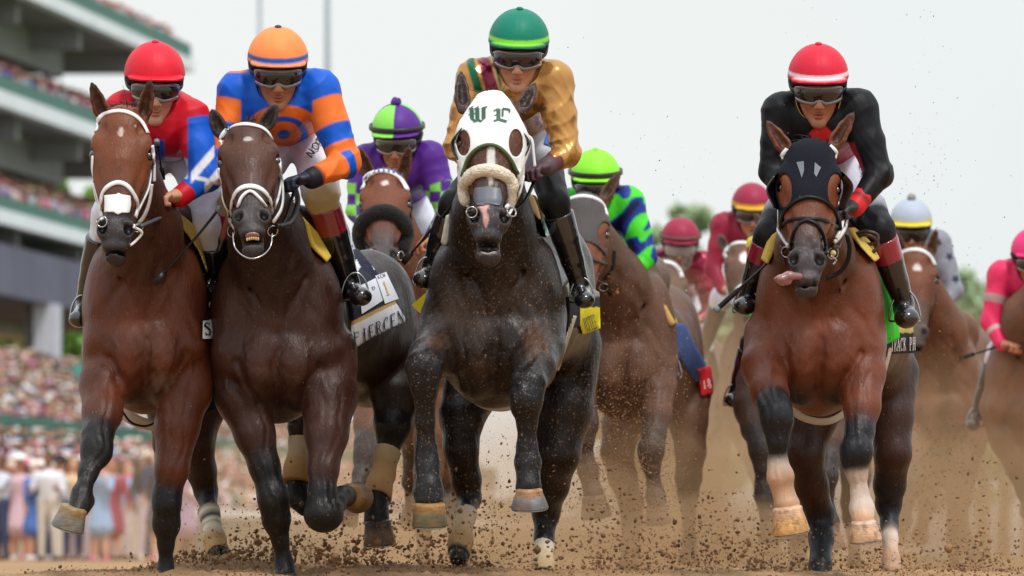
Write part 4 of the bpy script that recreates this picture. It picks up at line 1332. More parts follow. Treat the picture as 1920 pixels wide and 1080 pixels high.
    def gp(a, z, r=.098):
        a = math.radians(a)
        return G.p(math.sin(a) * r * .93, z, .006 + math.cos(a) * r * 1.02)
    V = []; F = []
    rows = 7
    for j in range(rows):
        for a in A:
            nb = .012 * math.exp(-(a / 9) ** 2)
            top = .030 - .006 * (abs(a) / 66) ** 3; bot = -.030 + nb + .010 * (abs(a) / 66) ** 2
            t = j / (rows - 1)
            V.append(gp(a, bot + (top - bot) * t, .098 + .006 * math.sin(math.pi * t)))
    for j in range(rows - 1):
        for i in range(len(A) - 1):
            p = j * len(A) + i
            F.append((p, p + 1, p + 1 + len(A), p + len(A)))
    go = T.mesh('goggles', np.array(V), F, J.get('lens', M_LENS))
    edge = [V[i] for i in range(len(A))] + [V[(rows - 1) * len(A) + i] for i in range(len(A) - 1, -1, -1)] + [V[0]]
    v, fc = tube(np.array(edge), 1.0, 8, (.0075, .005), np.array([nrm(e - G.p(0, 0, 0)) for e in edge]))
    T.mesh('goggle_frame', v, fc, J.get('frame', M_CLEAR), parent=go)
    for s_ in (-1, 1):
        P_ = smooth_path([gp(s_ * 64, .002), G.p(s_ * .103, .012, .0), G.p(s_ * .108, .03, -.06)], 8)
        v, fc = tube(P_, 1.0, 6, (.011, .003), np.tile(G.r * s_, (len(P_), 1)))
        T.mesh('goggle_strap', v, fc, M_BSTRAP, parent=go)
    if J.get('spare'):
        # a second pair pushed up round the helmet
        P_ = np.array([G.p(math.sin(a) * .119, .072 + .008 * math.cos(a), -.014 + math.cos(a) * .142) for a in np.linspace(-2.4, 2.4, 34)])
        v, fc = tube(P_, 1.0, 8, (.013, .006), np.array([nrm(p - G.p(0, .07, -.014)) for p in P_]))
        T.mesh('spare_goggles', v, fc, J['spare'], parent=ho)
    # cuffs
    for i in (0, 1):
        if J.get('cuff') and J['cuff'][i] is not None:
            cf = Field(); a, b = Pq(wr[i]), Pq(el[i]); d = nrm(b - a)
            rr = m(wr[i][3])
            n = len(J['cuff'][i]); 
            for q, cc in enumerate(J['cuff'][i]):
                cf.cone(a + d * (-.012 + q * .014), a + d * (q * .014), rr * 1.06 + .002, rr * 1.08 + .002, cc, cc, k=.002)
            T.field('cuff', cf, .005 if res < .008 else res, M_SILK)

    return T

def px_of(V):
    return V[:, 0] * FPX / V[:, 1] + 960, HZ - (V[:, 2] - CAMH) * FPX / V[:, 1]

def along(V, a, b):
    a = P3(*a[:3]); b = P3(*b[:3]); d = b - a
    t = ((V - a) @ d) / (d @ d)
    dist = np.linalg.norm(V - a - np.clip(t, 0, 1)[:, None] * d, axis=1)
    return t, dist

def setc(K, m, c):
    K = K.copy(); K[m] = c
    return K

RED = C(200, 22, 42); BLUE = C(22, 92, 205); WHITE = C(228, 228, 236); ORANGE = C(240, 106, 36); GOLD = C(190, 138, 76); MAROON = C(120, 26, 50); GREEN = C(20, 96, 66)

def jock_a():
    J = dict(head=(290, 166, .02), turn=(14, 6, 0), skin=SK1, silk=RED, pants=C(214, 218, 236), bootcol=BLK)
    J['sh'] = [(232, 205, .10, 34), (358, 222, .06, 36)]
    J['el'] = [(205, 320, .05, 26), (388, 330, .0, 30)]
    J['wr'] = [(238, 375, -.02, 17), (342, 366, -.06, 18)]
    J['ha'] = [(256, 380, -.10), (312, 370, -.12)]
    J['pelvis'] = (330, 250, .62)
    J['hip'] = [(270, 310, .50, 40), (372, 330, .45, 40)]
    J['kn'] = [(200, 400, .18, 28), (392, 420, .2, 30)]
    J['an'] = [(160, 560, .36, 17), (412, 560, .36, 17)]
    J['toe'] = [(148, 598, .24, 15), (420, 585, .28, 15)]
    J['helmet'] = dict(cap=C(214, 26, 50), peak=C(214, 26, 50), button=C(214, 26, 50))
    J['cuff'] = [[RED] * 2, [RED, RED, RED]]
    el, wr, sh = J['el'], J['wr'], J['sh']
    def pat(V, K):
        X, Z = px_of(V)
        for i in (0, 1):
            t, d = along(V, sh[i], el[i]); t2, d2 = along(V, el[i], wr[i])
            arm = ((d < RP(sh[i][3] * 1.25)) & (t > .08) & ((X > 352) if i else (X < 236))) | (d2 < RP(36)) & (t2 > -.2)
            K = setc(K, arm, BLUE)
            if i:
                m_ = (np.abs((Z - 322) + 1.15 * (X - 368)) < 11) & (X > 358) & (X < 402)
                m_ |= (np.abs((Z - 340) + 1.15 * (X - 396)) < 10) & (X > 384) & (X < 414)
                m_ |= (np.abs(Z - 336 - .25 * (X - 380)) < 4) & (X > 362) & (X < 412)
                K = setc(K, arm & m_, WHITE)
        body = (X > 290) & (X < 352) & (Z > 288)
        K = setc(K, body & (Z > 295 + .003 * (X - 320) ** 2) & (Z < 335), C(206, 210, 232))
        K = setc(K, body & (Z >= 335), BLUE)
        K = setc(K, body & (Z >= 346) & (Z < 352), RED)
        K = setc(K, (X < 308) & (X > 290) & (Z > 262) & (Z < 300) , BLUE)
        r, u, f_ = J['G'].loc(V)
        K = setc(K, (np.hypot(r, f_ + .03) < .084) & (u < -.05) & (u > -.135), BLUE)
        return K
    J['pattern'] = soft(pat)
    return J

def jock_b():
    J = dict(head=(521, 138, .0), turn=(16, 3, 0), skin=SK2, silk=BLUE, pants=C(222, 218, 232), pants2=C(176, 152, 110), split=.86, bootcol=C(130, 22, 44), glove=[C(26, 34, 56)] * 2)
    J['sh'] = [(446, 172, .08, 38), (598, 170, .06, 40)]
    J['el'] = [(416, 292, .05, 27), (648, 305, .0, 29)]
    J['wr'] = [(440, 350, -.05, 18), (588, 333, -.14, 18)]
    J['ha'] = [(462, 352, -.12), (545, 338, -.2)]
    J['pelvis'] = (545, 226, .58)
    J['hip'] = [(500, 300, .46, 40), (592, 290, .44, 42)]
    J['kn'] = [(436, 385, .18, 28), (603, 372, .16, 32)]
    J['an'] = [(394, 522, .30, 17), (656, 530, .30, 18)]
    J['toe'] = [(378, 556, .20, 15), (676, 556, .16, 17)]
    J['boot0'] = .12
    OR = C(240, 118, 46)
    def hf(r, u, f_, K):
        b = (u < .068) & (f_ > -.2)
        K = setc(K, (u > .064) & (u < .081), C(40, 92, 165))
        K = setc(K, (u <= .052), C(40, 92, 165))
        return K
    J['helmet'] = dict(cap=C(246, 140, 76), peak=C(246, 140, 76), fn=hf, button=C(50, 60, 100))
    J['cuff'] = [None, [C(28, 30, 36), C(28, 30, 36), ORANGE]]
    el, wr, sh = J['el'], J['wr'], J['sh']
    def pat(V, K):
        X, Z = px_of(V)
        e = np.hypot((X - 532) / 1.35, (Z - 252) * 1.0)
        front = V[:, 1] < YR + .55
        K = setc(K, e < 55, OR); K = setc(K, e < 34, BLUE); K = setc(K, e < 24, OR); K = setc(K, e < 9, BLUE)
        for i in (0, 1):
            t, d = along(V, sh[i], el[i]); t2, d2 = along(V, el[i], wr[i])
            arm = ((X > 586) if i else (X < 452)) & (d < RP(sh[i][3] * 1.3))
            K = setc(K, arm & (t > .16), OR)
            K = setc(K, arm & (t > .52) & (t < .76), BLUE)
            fore = (d2 < RP(38)) & (t2 > -.1) & (t > .9)
            K = setc(K, fore, OR)
            K = setc(K, fore & (t2 > .02) & (t2 < .22), BLUE)
            K = setc(K, fore & (t2 <= .02) , OR)
        K = setc(K, (Z < 124) & (X > 556), OR)
        K = setc(K, (Z < 136) & (X < 462), OR)
        return K
    J['pattern'] = soft(pat)
    return J

def jock_c():
    J = dict(head=(972, 104, .0), turn=(16, -2, 2), skin=SK1, silk=GOLD, pants=C(216, 220, 232), pants2=C(24, 23, 27), split=.34, bootcol=C(40, 38, 40), silkmat=M_SATIN, fold=.0078)
    J['sh'] = [(893, 148, .08, 38), (1036, 150, .06, 38)]
    J['el'] = [(858, 275, .05, 26), (1062, 288, .0, 27)]
    J['wr'] = [(886, 312, -.1, 17), (1030, 310, -.08, 17)]
    J['ha'] = [(905, 318, -.2), (1000, 318, -.16)]
    J['glove'] = [C(70, 60, 66), C(84, 58, 70)]
    J['pelvis'] = (975, 220, .58)
    J['hip'] = [(930, 290, .46, 40), (1014, 285, .44, 40)]
    J['kn'] = [(850, 385, .18, 28), (1040, 378, .18, 29)]
    J['an'] = [(808, 498, .32, 16), (1086, 530, .30, 18)]
    J['toe'] = [(794, 524, .20, 16), (1096, 562, .20, 15)]
    J['boot0'] = .16
    def hf(r, u, f_, K):
        K = setc(K, (u > .064) & (u < .080), C(140, 220, 60))
        return K
    J['helmet'] = dict(cap=C(0, 120, 98), peak=C(0, 84, 68), fn=hf, button=C(0, 110, 90))
    J['cuff'] = [None, [C(84, 76, 78), MAROON, C(84, 76, 78), MAROON, C(24, 70, 56), C(24, 70, 56)]]
    def pat(V, K):
        X, Z = px_of(V)
        s = (X - 912) - (Z - 130) * .28      # slanted bands over the shoulder
        m_ = (X < 940) & (Z < 172)
        for lo, hi, c in ((-38, -32, GOLD), (-34, -18, GREEN), (-18, -14, GOLD), (-12, 12, MAROON), (16, 22, GREEN)):
            K = setc(K, m_ & (s > lo) & (s < hi), c)
        return K
    J['pattern'] = soft(pat)
    return J

def jock_d():
    J = dict(head=(1534, 170, .0), turn=(15, 0, 0), skin=SK2 * 1.05, fold=.0058, silk=C(11, 11, 17), pants=C(212, 214, 230), pants2=C(22, 22, 28), split=.62, bootcol=C(140, 28, 52), strapc='tan')
    J['sh'] = [(1466, 212, .08, 38), (1606, 206, .06, 40)]
    J['el'] = [(1448, 322, .05, 26), (1648, 328, .0, 27)]
    J['wr'] = [(1478, 380, -.1, 16), (1606, 384, -.1, 17)]
    J['ha'] = [(1500, 384, -.16), (1576, 396, -.18)]
    J['pelvis'] = (1552, 270, .58)
    J['hip'] = [(1500, 340, .46, 40), (1596, 340, .44, 42)]
    J['kn'] = [(1440, 440, .18, 27), (1648, 430, .18, 30)]
    J['an'] = [(1402, 556, .32, 16), (1694, 568, .30, 19)]
    J['toe'] = [(1396, 574, .20, 16), (1700, 596, .20, 19)]
    J['boot0'] = .14
    J['glove'] = [C(150, 26, 34), C(40, 34, 38)]
    def hf(r, u, f_, K):
        K = setc(K, (u > .064) & (u < .078), C(226, 214, 222))
        return K
    J['helmet'] = dict(cap=C(206, 26, 56), peak=C(206, 26, 56), fn=hf, button=C(206, 26, 56))
    RD = C(206, 36, 44)
    J['cuff'] = [[RD] * 3, [RD, RD, C(30, 24, 26), RD, RD]]
    def pat(V, K):
        X, Z = px_of(V)
        K = setc(K, (np.abs(X - 1540) / 24 + np.abs(Z - 252) / 22 < 1), RD)
        K = setc(K, (X > 1560) & (X < 1640) & (Z > 262 + (1640 - X) * .12) & (V[:, 1] > YR - .02) & (Z > 268), C(150, 24, 44))
        r, u, f_ = J['G'].loc(V)
        K = setc(K, (np.hypot(r, f_ + .03) < .078) & (u < -.05) & (u > -.11) & (r > .02), RD)
        return K
    J['pattern'] = soft(pat)
    return J
# ------------------------------------------------------------------ tack
def poly_sd(X, Y, poly):
    """signed distance to a polygon (numpy)"""
    P = np.asarray(poly, float); n = len(P)
    d = np.full(X.shape, 1e9); s = np.ones(X.shape)
    for i in range(n):
        a = P[i]; b = P[i - 1]
        ex, ey = b[0] - a[0], b[1] - a[1]
        wx, wy = X - a[0], Y - a[1]
        t = np.clip((wx * ex + wy * ey) / (ex * ex + ey * ey + 1e-9), 0, 1)
        bx, by = wx - ex * t, wy - ey * t
        d = np.minimum(d, bx * bx + by * by)
        c1 = Y >= a[1]; c2 = Y < b[1]; c3 = ex * wy > ey * wx
        s = np.where((c1 & c2 & c3) | (~c1 & ~c2 & ~c3), -s, s)
    return s * np.sqrt(d)

def patch_post(poly, thick, dy0=-9, dy1=9, holes=(), inner=None):
    def post(X, Y, Z, D):
        px = X * FPX / Y + 960; py = HZ - (Z - CAMH) * FPX / Y
        r = poly_sd(px, py, poly) * YR / FPX
        for h in holes:     # ellipses
            e = (np.hypot((px - h[0]) / h[2], (py - h[1]) / h[3]) - 1) * min(h[2], h[3]) * YR / FPX
            r = np.maximum(r, -e)
        r = np.maximum(r, np.maximum(YR + dy0 - Y, Y - YR - dy1))
        return np.maximum(D - thick, r)
    return post

def patch(T, f, name, poly, thick, mt, col=(.5, .5, .5), dy0=-1.2, dy1=.2, res=.006, holes=(), parent=None, recolour=None, label=None, margin=14):
    """a piece of cloth lying on the body inside a traced outline, between two depths"""
    P = np.asarray(poly, float)
    x0, y0 = P.min(0) - margin; x1, y1 = P.max(0) + margin
    c = [P3(x, y, d) for x in (x0, x1) for y in (y0, y1) for d in (dy0, dy1)]
    lo = np.min(c, 0); hi = np.max(c, 0)
    lo[1] = YR + dy0; hi[1] = YR + dy1
    rc = recolour or (lambda V, K: np.zeros_like(K) + np.asarray(col, dtype=np.float32))
    V, F, K = field_mesh(name, f, res, lo=lo, hi=hi, post=patch_post(poly, thick, dy0, dy1, holes), recolour=rc)
    return T.mesh(name, V, F, mt, K, parent, label=label)

def tstraps(T, S, parent, mt, rows):
    for nm, px, hw, th in rows:
        v, F = strap(S['f'], px, hw, th, off=th * .5, y0=28.4, y1=31)
        T.mesh(nm, v, F, mt, parent=parent)

def ptube(T, name, pts, r, mt, parent=None, flat=None, n=24):
    """tube through points (px, py, dy)"""
    p = smooth_path([P3(*q) for q in pts], n)
    v, F = tube(p, 1.0 if flat else r, 8, flat)
    return T.mesh(name, v, F, mt, parent=parent)

def bit_ring(T, px, py, S, parent, r=.022, mt=None):
    P, N = cast(S['f'], np.array([[px, py]]), .006)
    v, F = ring(P[0], r, N[0] + np.array([0, -.6, 0]), .0035)
    return T.mesh('bit_ring', v, F, mt or M_METAL, parent=parent), P[0]

def fleece(T, pts, r, col, parent=None, res=.005):
    f = Field(col)
    p = smooth_path(pts, 16)
    f.chain([(*q, r) for q in p], k=.01)
    def post(X, Y, Z, D):
        return D - .0022 * (np.sin(X * 300 + 2 * np.sin(Z * 210)) * np.sin(Z * 320 + 2 * np.sin(Y * 190)) * np.sin(Y * 290 + 2 * np.sin(X * 230))) * 1.6
    return T.field('sheepskin_noseband', f, res, M_FLEECE, parent=parent, post=post)

def cup(T, pts_in, pts_out, dyi, dyo, mt, parent=None):
    """a blinker cup: shell from the side of the head to a forward rim"""
    A = smooth_path([P3(*p, dyi) for p in pts_in], 16); B = smooth_path([P3(*p, dyo) for p in pts_out], 16)
    n = min(len(A), len(B)); A = A[:n]; B = B[:n]
    V = []; F = []
    rows = 6
    c = (A.mean(0) + B.mean(0)) / 2
    for lay in (0, 1):
        for j in range(rows):
            t = j / (rows - 1)
            for i in range(n):
                p = A[i] * (1 - t) + B[i] * t
                out = nrm((B[i] - B.mean(0)) * np.array([1, 0, 1]) + 1e-9)
                p = p + out * .008 * math.sin(math.pi * t) - out * .003 * lay
                V.append(p)
    o = rows * n
    for j in range(rows - 1):
        for i in range(n - 1):
            p = j * n + i
            F.append((p, p + 1, p + 1 + n, p + n)); F.append((o + p, o + p + n, o + p + 1 + n, o + p + 1))
    ob = T.mesh('blinker_cup', np.array(V), F, mt, parent=parent)
    v, f2 = tube(B, .0035, 6)
    T.mesh('cup_rim', v, f2, mt, parent=ob)
    return ob

def sub_root(T, name, at):
    o = bpy.data.objects.new(name, None); COL.objects.link(o); o.parent = T.root
    o.empty_display_size = .05
    return o

def girth(T, pts, hw, mt):
    p = smooth_path([P3(*q) for q in pts], 20)
    v, F = tube(p, 1.0, 8, (hw, .005), np.tile(np.array([0, -.8, -.6]), (len(p), 1)))
    T.mesh('girth', v, F, mt)

def whip(pts, off=(0, 0, 0), r=.006, label='', group=None, handle=.35):
    p = smooth_path([P3(*q) for q in pts], 20)
    n = len(p)
    t = np.linspace(0, 1, n)
    rr = np.where(t < handle, r * 1.5, r * (1.1 - .5 * t))
    base = p[0]
    V, F = tube(p, rr, 8)
    o = single('riding_whip', V, F, M_BSTRAP, label, 'whip', group, base=base, off=off)
    # leather flap at the tip and a knob at the grip
    d = nrm(p[-1] - p[-2])
    v, f2 = tube(np.array([p[-1], p[-1] + d * .03, p[-1] + d * .06]), 1.0, 8, (.012, .002), np.tile(np.array([0, -1.0, 0]), (3, 1)))
    me = mesh_np('flap', v - base, f2); q = bpy.data.objects.new('flap', me); COL.objects.link(q); q.parent = o; me.materials.append(M_BSTRAP)
    v, f2 = tube(np.array([p[0] - nrm(p[1] - p[0]) * .006, p[0], p[0] + nrm(p[1] - p[0]) * .02]), np.array([r * 1.5, r * 2.1, r * 1.9]), 10)
    me = mesh_np('knob', v - base, f2); q = bpy.data.objects.new('knob', me); COL.objects.link(q); q.parent = o; me.materials.append(mat('knob_grey', col=C(120, 130, 138), rough=.35))
    return o

def rein(T, a, b, sag=.03, r=.006, mt=None, parent=None, bow=(0, 0, 0)):
    a = np.asarray(a, float); b = np.asarray(b, float)
    m = (a + b) / 2 + np.array([0, 0, -sag]) + np.asarray(bow)
    p = smooth_path([a, m, b], 16)
    v, F = tube(p, 1.0, 6, (r * 1.3, r * .5))
    T.mesh('rein', v, F, mt or M_BSTRAP, parent=parent)

def letters(T, f, name, polys, col, parent=None, off=.004, y0=28.6, y1=33, rough=.6):
    V, F = decal(f, polys, off, 3.0, y0, y1)
    return T.mesh(name, V, F, flatmat(name + '_ink_%d_%d_%d' % tuple(int(x * 99) for x in col), col, rough), parent=parent)

NAVY = C(24, 26, 48); YEL = C(214, 190, 108); MINT = C(176, 204, 176); PW_ = C(226, 226, 232); BYEL = C(236, 220, 20); LIME = C(60, 196, 50)

def tack_a(T, S, J):
    f = S['f']
    br = sub_root(T, 'bridle', None)
    tstraps(T, S, br, M_WSTRAP, [
        ('browband', [(178, 246), (181, 232), (188, 219), (204, 211), (227, 208), (250, 215), (267, 230), (277, 250)], .010, .004),
        ('cheekpiece', [(174, 292), (173, 327), (178, 352), (184, 375), (193, 407)], .006, .003),
        ('cheekpiece', [(173, 340), (175, 372), (182, 395), (192, 412)], .008, .003),
        ('cheekpiece', [(285, 273), (288, 307), (288, 340)], .009, .005),
        ('cheekpiece', [(283, 320), (278, 353), (266, 380), (257, 398)], .006, .004),
        ('cheekpiece', [(284, 345), (279, 380), (268, 408), (252, 424)], .009, .004),
        ('noseband', [(190, 392), (192, 364), (205, 348), (223, 342), (240, 350), (253, 370), (258, 387), (253, 407)], .010, .005)])
    patch(T, f, 'nose_strip', [(195, 366), (218, 364), (222, 361), (227, 364), (245, 367), (246, 384), (243, 399), (228, 399), (221, 403), (213, 398), (195, 398), (196, 382)], .004, M_WHITECL, C(222, 222, 224), -1.0, -.3, .004)
    for x, y in ((192, 416), (258, 424)):
        bit_ring(T, x, y, S, br)
    v, F = strap(f, [(196, 418), (205, 424), (190, 440)], .004, .003)
    ptube(T, 'chin_strap', [(250, 425, -.66), (266, 436, -.62), (254, 452, -.62), (244, 460, -.64)], .006, M_WSTRAP, br)
    ptube(T, 'martingale_strap', [(264, 424, -.5), (285, 415, -.3), (308, 404, -.12), (322, 392, -.02)], 0, mat('grey_strap', col=C(82, 86, 96), rough=.4), br, flat=(.010, .007))
    for i, (x, y) in enumerate(((190, 416), (262, 420))):
        P, N = cast(f, np.array([[x, y]]), .006)
        rein(T, P[0], J['grip'][i], .04, .007, M_BSTRAP, br)
    patch(T, f, 'saddle_pad', [(312, 402), (335, 398), (362, 420), (392, 458), (400, 500), (388, 512), (372, 470), (345, 432)], .022, M_CLOTH, C(206, 178, 92), .05, 1.0, .008)
    patch(T, f, 'saddle_cloth', [(356, 470), (400, 500), (420, 760), (380, 775), (374, 640)], .014, M_CLOTH, NAVY, .5, 1.3, .009)
    letters(T, f, 'name_panel', [[(374, 604), (400, 598), (400, 636), (374, 636)]], PW_, off=.018)
    letters(T, f, 'lettering', write('S', (377, 632), (394, 629), 24, bold=1.1), C(20, 22, 40), off=.021)
    # pale green pad standing out on the far side
    g = Field(MINT); g.chain([(*P3(182, 440, .40), .03), (*P3(178, 468, .42), .036), (*P3(184, 496, .44), .024)], k=.01, sq=((0, 1, 0), .5))
    T.field('pad_flap', g, .006, M_CLOTH)
    girth(T, [(226, 762, .5), (245, 784, .5), (285, 797, .52), (320, 790, .55), (400, 700, .62), (414, 650, .66)], .030, mat('girth_cream', col=C(190, 182, 172), rough=.6, bump=.2))
    ptube(T, 'girth_strap', [(228, 770, .44), (246, 792, .44), (272, 799, .46), (292, 792, .5)], .005, M_BSTRAP)

def tack_b(T, S, J):
    f = S['f']
    br = sub_root(T, 'bridle', None)
    tstraps(T, S, br, M_WSTRAP, [
        ('browband', [(411, 269), (418, 251), (433, 238), (457, 233), (481, 236), (498, 244), (511, 260)], .010, .004),
        ('cheekpiece', [(410, 315), (411, 346), (416, 381), (427, 408), (439, 428)], .008, .003),
        ('cheekpiece', [(411, 370), (420, 392), (434, 414)], .006, .004),
        ('cheekpiece', [(522, 298), (527, 322), (530, 370), (525, 396), (511, 417)], .009, .004),
        ('cheekpiece', [(527, 330), (522, 365), (514, 390)], .006, .005),
        ('noseband', [(434, 402), (435, 381), (445, 358), (466, 349), (490, 355), (506, 375), (510, 398)], .011, .005),
        ('lower_noseband', [(447, 388), (454, 370), (469, 359), (484, 370), (498, 388)], .006, .006)])
    for x, y in ((436, 434), (510, 432)):
        bit_ring(T, x, y, S, br)
    ptube(T, 'bit', [(437, 436, -.72), (440, 462, -.74), (455, 479, -.78), (474, 485, -.8), (495, 477, -.78), (508, 460, -.74), (510, 438, -.72)], .0038, M_METAL, br)
    # teeth and tongue in the open mouth
    H = S['H']
    g = Field(C(196, 140, 132)); g.ell(H.p(0, .604, -.052), (.030, .010, .022), C(196, 140, 132), H.R)
    T.field('gum', g, .004, M_TONGUE)
    parts = []
    for i in range(6):
        u = (i - 2.5) * .009
        bm = bmesh.new(); bmesh.ops.create_icosphere(bm, subdivisions=2, radius=.0065)
        parts.append((np.array([tuple(v.co) for v in bm.verts]) * np.array([.7, .6, 1.2]) + H.p(u, .622, -.046 - abs(u) * .3), [tuple(v.index for v in q.verts) for q in bm.faces])); bm.free()
    v, F = merge(parts)
    T.mesh('teeth', v, F, mat('teeth', col=C(200, 160, 110), rough=.35, coat=.3))
    for i, (x, y) in enumerate(((432, 430), (514, 426))):
        P, N = cast(f, np.array([[x, y]]), .006)
        rein(T, P[0], J['grip'][i], .05, .007, M_BSTRAP, br)
    ptube(T, 'neck_strap', [(520, 425, -.5), (545, 415, -.3), (558, 380, -.12), (553, 350, -.02)], 0, M_BSTRAP, br, flat=(.012, .010))
    patch(T, f, 'saddle_pad', [(546, 408), (562, 400), (596, 436), (622, 482), (612, 492), (585, 466), (563, 436)], .024, M_CLOTH, C(214, 182, 74), .05, 1.0, .008)
    def bc(V, K):
        X, Z = px_of(V)
        line = 660 + (X - 655) * (-.50) - 3
        low = Z - (line - 44)
        K = np.zeros_like(K) + NAVY
        K = setc(K, low > 0, C(222, 222, 232))
        K = setc(K, (low > -8) & (low < 0), C(190, 152, 84))
        for cx_, cy_ in ((640, 480), (655, 455), (668, 500), (702, 492), (632, 545)):
            K = setc(K, (np.abs(X - cx_) / 8 + np.abs(Z - cy_) / 14 < 1), C(214, 216, 228))
        return K
    patch(T, f, 'saddle_cloth', [(606, 478), (640, 446), (668, 462), (704, 506), (738, 560), (764, 602), (700, 632), (654, 660), (648, 600), (628, 540)], .012, M_CLOTH, NAVY, .35, 1.6, .006, recolour=bc)
    letters(T, f, 'number_panel', [[(700, 522), (720, 514), (742, 562), (716, 572)], [(668, 540), (700, 526), (712, 566), (672, 590)]], C(216, 218, 230), off=.015)
    letters(T, f, 'lettering', write('FIERCENE', (659, 650), (768, 597), 25, up=(-.1, -1), bold=1.0) + write('KEN', (705, 528), (720, 522), 6, bold=.9) + write('D', (693, 548), (700, 545), 6), C(22, 22, 34), off=.016)
    letters(T, f, 'number', write('1', (715, 559), (731, 553), 26, up=(-.3, -1)), C(204, 172, 96), off=.018)

def tack_c(T, S, J):
    f = S['f']
    hp = [(868, 330), (876, 303), (892, 281), (915, 271), (937, 277), (957, 300), (971, 327), (975, 350), (999, 330), (1000, 270), (983, 235), (970, 210), (955, 186), (942, 172), (921, 160), (900, 170), (880, 198), (862, 225), (845, 270), (848, 330), (862, 352)]
    hd = patch(T, f, 'hood', hp, .007, M_WHITECL, C(226, 229, 230), -1.1, -.35, .0045, holes=[(869, 268, 12.5, 24), (967, 268, 13, 26)])
    tstraps(T, S, hd, mat('green_trim', col=C(78, 92, 58), rough=.7, bump=.3, bscale=120), [('trim', [(869, 330), (877, 303), (892, 282), (915, 272), (937, 278), (956, 300), (969, 327)], .006, .010)])
    GC = mat('blinker_green', col=C(14, 34, 32), rough=.2, coat=.5)
    cup(T, [(874, 238), (860, 262), (872, 304)], [(866, 240), (846, 270), (862, 306)], -.46, -.56, GC, hd)
    cup(T, [(966, 238), (980, 262), (966, 304)], [(974, 240), (993, 270), (976, 306)], -.46, -.56, GC, hd)
    br = sub_root(T, 'bridle', None)
    tstraps(T, S, br, M_WSTRAP, [
        ('cheekpiece', [(862, 300), (860, 330), (864, 360), (878, 385)], .008, .006),
        ('cheekpiece', [(972, 318), (969, 345), (960, 368), (950, 390)], .010, .007),
        ('cheekpiece', [(980, 330), (974, 358), (962, 384), (953, 405)], .006, .006)])
    ptube(T, 'head_strap', [(983, 250, -.5), (997, 262, -.5), (1000, 285, -.5), (1003, 312, -.5)], .006, M_WSTRAP, br)
    pts, N = cast(f, smooth_path([(877, 376), (874, 350), (889, 328), (915, 321), (944, 330), (957, 352), (952, 381)], 16), .010)
    fleece(T, pts, .0245, C(222, 212, 194), br)
    patch(T, f, 'nose_strip', [(889, 352), (914, 349), (938, 352), (942, 372), (938, 386), (915, 383), (894, 386), (887, 372)], .004, flatmat('grey_tape', C(96, 100, 112), .4), C(96, 100, 112), -1.1, -.4, .004)
    for x, y in ((884, 398), (957, 398)):
        bit_ring(T, x, y, S, br)
    for i, (x, y) in enumerate(((880, 398), (960, 396))):
        P, N = cast(f, np.array([[x, y]]), .006)
        rein(T, P[0], J['grip'][i], .03, .008, M_BSTRAP, br)
    # WL in blackletter: broad-nib strokes
    def nib(a, b, w=3.2, an=35):
        n = np.array([math.cos(math.radians(an)), -math.sin(math.radians(an))]) * w / 2
        a = np.array(a, float); b = np.array(b, float)
        return [a - n, b - n, b + n, a + n]
    x0, y0 = 885, 203
    W = [nib((x0 + 4, y0 + 3), (x0 + 4, y0 + 21), 6, 20), nib((x0 + 12, y0 + 3), (x0 + 12, y0 + 22), 6, 20), nib((x0 + 21, y0 + 2), (x0 + 21, y0 + 21), 6, 20),
         nib((x0 + 4, y0 + 21), (x0 + 9, y0 + 26), 4), nib((x0 + 12, y0 + 22), (x0 + 17, y0 + 26), 4), nib((x0 + 9, y0 + 26), (x0 + 13, y0 + 22), 2.4, 80), nib((x0 + 17, y0 + 26), (x0 + 22, y0 + 20), 2.4, 80),
         nib((x0, y0 + 4), (x0 + 6, y0), 3, 70), nib((x0 + 8, y0 + 4), (x0 + 14, y0), 3, 70), nib((x0 + 18, y0 + 3), (x0 + 26, y0), 3, 70), nib((x0 - 1, y0 + 14), (x0 + 4, y0 + 12), 2, 70), nib((x0 + 6, y0 + 12), (x0 + 10, y0 + 11), 1.6, 80)]
    x0 = 927
    L = [nib((x0 + 8, y0 + 4), (x0 + 8, y0 + 22), 6, 20), nib((x0 + 1, y0 + 7), (x0 + 8, y0 + 3), 3, 70), nib((x0 + 14, y0 + 3), (x0 + 14, y0 + 17), 3, 20), nib((x0 + 14, y0 + 3), (x0 + 24, y0 + 5), 3.4, 80), nib((x0 + 24, y0 + 5), (x0 + 24, y0 + 10), 2.4, 20),
         nib((x0 + 1, y0 + 25), (x0 + 9, y0 + 22), 3.2, 80), nib((x0 + 9, y0 + 22), (x0 + 20, y0 + 26), 4.6, 80), nib((x0 + 20, y0 + 26), (x0 + 25, y0 + 20), 2.4, 60), nib((x0 + 2, y0 + 15), (x0 + 8, y0 + 13), 1.8, 80)]
    def wide(q, c): return [np.array([c[0] + (p[0] - c[0]) * 1.22, c[1] + (p[1] - c[1]) * 1.08]) for p in q]
    W = [wide(q, (898, 216)) for q in W]; L = [wide(q, (940, 216)) for q in L]
    for q_ in (W, L): letters(T, f, 'hood_lettering', q_, C(44, 88, 70), parent=hd, off=.0095)
    patch(T, f, 'saddle_pad', [(984, 362), (1004, 366), (1030, 398), (1028, 412), (1010, 412), (992, 390)], .030, M_CLOTH, C(200, 172, 128), .0, 1.0, .008)
    patch(T, f, 'pad_flap', [(1012, 408), (1030, 404), (1034, 440), (1024, 446)], .030, M_CLOTH, C(176, 206, 200), .0, 1.0, .008)
    patch(T, f, 'pad_flap', [(866, 392), (836, 404), (826, 456), (838, 462), (850, 420), (868, 404)], .030, M_CLOTH, C(206, 200, 190), .0, 1.0, .008)
